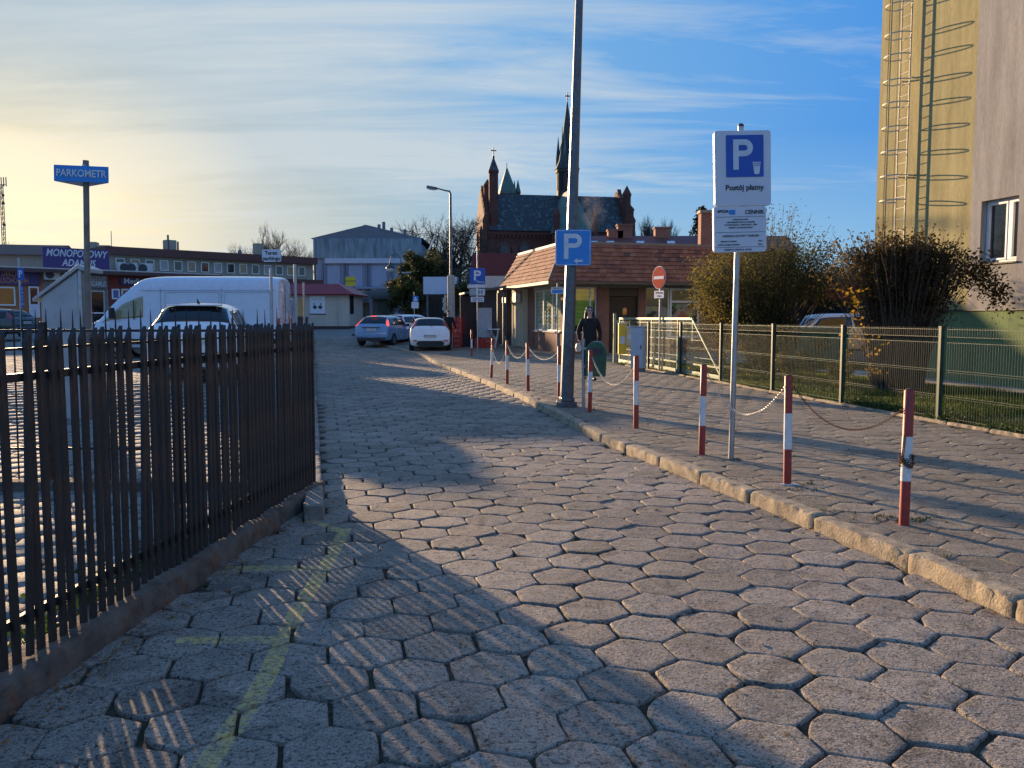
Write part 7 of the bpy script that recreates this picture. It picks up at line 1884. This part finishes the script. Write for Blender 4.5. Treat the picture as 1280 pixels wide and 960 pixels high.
# long hair: cap plus strands over the shoulders
V = lambda x, y, z: (x * k, y * k, z * k)
skin('hair', [(V(0, .060, 1.60), (.080*k, .060*k)), (V(0, .050, 1.68), (.084*k, .070*k)), (V(0, .01, 1.735), (.075*k, .060*k)), (V(0, .07, 1.48), (.10*k, .05*k)), (V(-.082, .01, 1.61), (.024*k, .05*k)), (V(-.10, -.04, 1.47), (.040*k, .04*k)), (V(-.10, -.10, 1.33), (.034*k, .03*k)), (V(.082, .01, 1.61), (.024*k, .05*k)), (V(.10, -.04, 1.47), (.040*k, .04*k)), (V(.10, -.10, 1.35), (.034*k, .03*k))],
     [(0, 1), (1, 2), (0, 3), (0, 4), (4, 5), (5, 6), (0, 7), (7, 8), (8, 9)], M_hair, t)
# the pale bag at her right hip, held by the handle
bq = Vector((q.x, 20.6, pz)) + Matrix.Rotation(R(4), 3, 'Z') @ Vector((-.28 * k, -.11, .70))
t2 = thing('handbag', 'small pale handbag held low in the woman\'s hand', 'bag', bq)
mb = MB(); mb.prism([(-.05, 0), (.06, 0), (.075, .10), (.055, .2), (-.045, .2), (-.07, .1)], -.09, .09, 'y'); mb.build('body', pm('pale_leather', (.55, .48, .40), .5), t2, bevel=.02)
mb = MB(); mb.tube([(0, -.06, .19), (0, -.05, .26), (0, 0, .285), (0, .05, .26), (0, .06, .19)], .006, 6); mb.build('handle', M_shoe, t2)
pq = Vector((q.x, 20.6, pz)) + Matrix.Rotation(R(4), 3, 'Z') @ Vector((.24 * k, -.12, .76))
mb = MB(); mb.cbox((0, 0, .02), .05, .03, .12, .3, .1); tag(mb.build('paper_cup', M_white, loc=pq, bevel=.008), 'small white packet in the hand of the woman in black', 'packet')
# man by the crates, seen from behind
q = pix(560.5, 400, 38.2); gz = g(q.x, 38.2) + .03
t, k = person('man in a dark jacket seen from behind beside the red crates', (q.x, 38.2, gz), R(170), 1.74, face=False, stride=.05, arms=((.31, -.05, .90), (-.31, -.05, .90)), coat_len=.84)
V = lambda x, y, z: (x * k, y * k, z * k)
skin('hair', [(V(0, .02, 1.64), (.082*k, .08*k)), (V(0, .01, 1.70), (.078*k, .085*k)), (V(0, .01, 1.735), (.04*k, .05*k))], [(0, 1), (1, 2)], M_hair, t)
# ------------------------------------------------------------------ light and sky
AZ = R(-31.0); EL = R(9.0)
S = Vector((math.sin(AZ) * math.cos(EL), math.cos(AZ) * math.cos(EL), math.sin(EL)))
sun = bpy.data.lights.new('sun', 'SUN'); sun.energy = 5.0; sun.angle = R(.8); sun.color = (1, .69, .40)
so = bpy.data.objects.new('sun', sun); C.objects.link(so); so.rotation_euler = S.to_track_quat('Z', 'Y').to_euler()
w = bpy.data.worlds.new('World'); sc.world = w; w.use_nodes = True; t = w.node_tree; t.nodes.clear()
sky = t.nodes.new('ShaderNodeTexSky'); sky.sky_type = 'NISHITA'; sky.sun_disc = False
sky.sun_elevation = EL; sky.sun_rotation = AZ; sky.air_density = 1.0; sky.dust_density = 1.2; sky.ozone_density = 1.6
D = t.nodes.new('ShaderNodeTexCoord').outputs['Generated']
sx = t.nodes.new('ShaderNodeSeparateXYZ'); t.links.new(D, sx.inputs[0])
# thin high cirrus laid on a plane overhead: divide the direction by its height
zz = math_(t, 'MAXIMUM', math_(t, 'ADD', sx.outputs[2], .10), .02)
cx_ = math_(t, 'DIVIDE', sx.outputs[0], zz); cy_ = math_(t, 'DIVIDE', sx.outputs[1], zz)
cb = t.nodes.new('ShaderNodeCombineXYZ'); t.links.new(cx_, cb.inputs[0]); t.links.new(cy_, cb.inputs[1])
mp = t.nodes.new('ShaderNodeMapping'); mp.inputs['Rotation'].default_value = (0, 0, R(-34)); mp.inputs['Scale'].default_value = (.55, 1.7, 1); mp.inputs['Location'].default_value = (.3, 1.7, 0)
t.links.new(cb.outputs[0], mp.inputs[0])
n1 = noise_(t, mp.outputs[0], 1.1, 8, .62, .9)
n2 = noise_(t, mp.outputs[0], .45, 4, .5, .4)
mp3 = t.nodes.new('ShaderNodeMapping'); mp3.inputs['Rotation'].default_value = (0, 0, R(-24)); mp3.inputs['Scale'].default_value = (.7, 3.6, 1); t.links.new(cb.outputs[0], mp3.inputs[0])
n3 = noise_(t, mp3.outputs[0], 1.0, 7, .6, 1.6)
dotn = t.nodes.new('ShaderNodeVectorMath'); dotn.operation = 'DOT_PRODUCT'; t.links.new(D, dotn.inputs[0]); dotn.inputs[1].default_value = S
sd0 = dotn.outputs['Value']
st_ = t.nodes.new('ShaderNodeVectorMath'); st_.operation = 'MULTIPLY'; t.links.new(D, st_.inputs[0]); st_.inputs[1].default_value = (1, 1, 1.9)
nn1 = t.nodes.new('ShaderNodeVectorMath'); nn1.operation = 'NORMALIZE'; t.links.new(st_.outputs[0], nn1.inputs[0])
S2 = Vector((S.x, S.y, (S.z - .035) * 1.9)).normalized()
d2 = t.nodes.new('ShaderNodeVectorMath'); d2.operation = 'DOT_PRODUCT'; t.links.new(nn1.outputs[0], d2.inputs[0]); d2.inputs[1].default_value = S2
sd = d2.outputs['Value']
side = ramp(t, sd0, [(.70, 0.0), (.95, 1.0)])
cov = math_(t, 'ADD', math_(t, 'MULTIPLY', n1, .50), math_(t, 'MULTIPLY', n2, .42)); cov = math_(t, 'ADD', cov, math_(t, 'MULTIPLY', n3, .22))
cov = math_(t, 'ADD', cov, math_(t, 'ADD', math_(t, 'MULTIPLY', side, .135), -.085))
cl_ = ramp(t, cov, [(.515, 0.0), (.685, 1.0)])
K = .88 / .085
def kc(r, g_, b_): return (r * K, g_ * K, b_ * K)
clear = ramp(t, sd, [(.10, (.085, .20, .46)), (.60, (.038, .165, .42)), (.857, (.10, .235, .41)), (.93, (.16, .255, .345)), (.974, (.20, .255, .285)), (.992, (.29, .30, .26)), (1.0, (.58, .50, .31))])  # lowest stop: sky behind the camera, brightened and blued to fill the shade
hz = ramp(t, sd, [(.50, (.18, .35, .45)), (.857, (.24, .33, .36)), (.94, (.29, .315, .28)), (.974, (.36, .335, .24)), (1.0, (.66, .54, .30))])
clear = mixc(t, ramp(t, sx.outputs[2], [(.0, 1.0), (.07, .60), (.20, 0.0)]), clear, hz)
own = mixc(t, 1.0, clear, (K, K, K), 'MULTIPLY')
basec = mixc(t, .04, own, sky.outputs[0])
ccol = mixc(t, ramp(t, sd, [(.965, 0), (1.0, 1)]), kc(.34, .375, .395), kc(.56, .50, .38))
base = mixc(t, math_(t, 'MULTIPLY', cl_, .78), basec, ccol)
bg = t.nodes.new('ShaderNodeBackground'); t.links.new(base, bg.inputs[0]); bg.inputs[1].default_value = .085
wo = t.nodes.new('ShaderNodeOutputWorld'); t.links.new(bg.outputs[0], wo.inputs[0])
sc.view_settings.view_transform = 'Standard'; sc.view_settings.look = 'None'; sc.view_settings.exposure = 1.08; sc.view_settings.gamma = 1
try: sc.view_settings.use_curve_mapping = False
except Exception: pass
sc.render.engine = 'CYCLES'; sc.cycles.max_bounces = 6; sc.cycles.volume_bounces = 1
sc.cycles.use_denoising = True
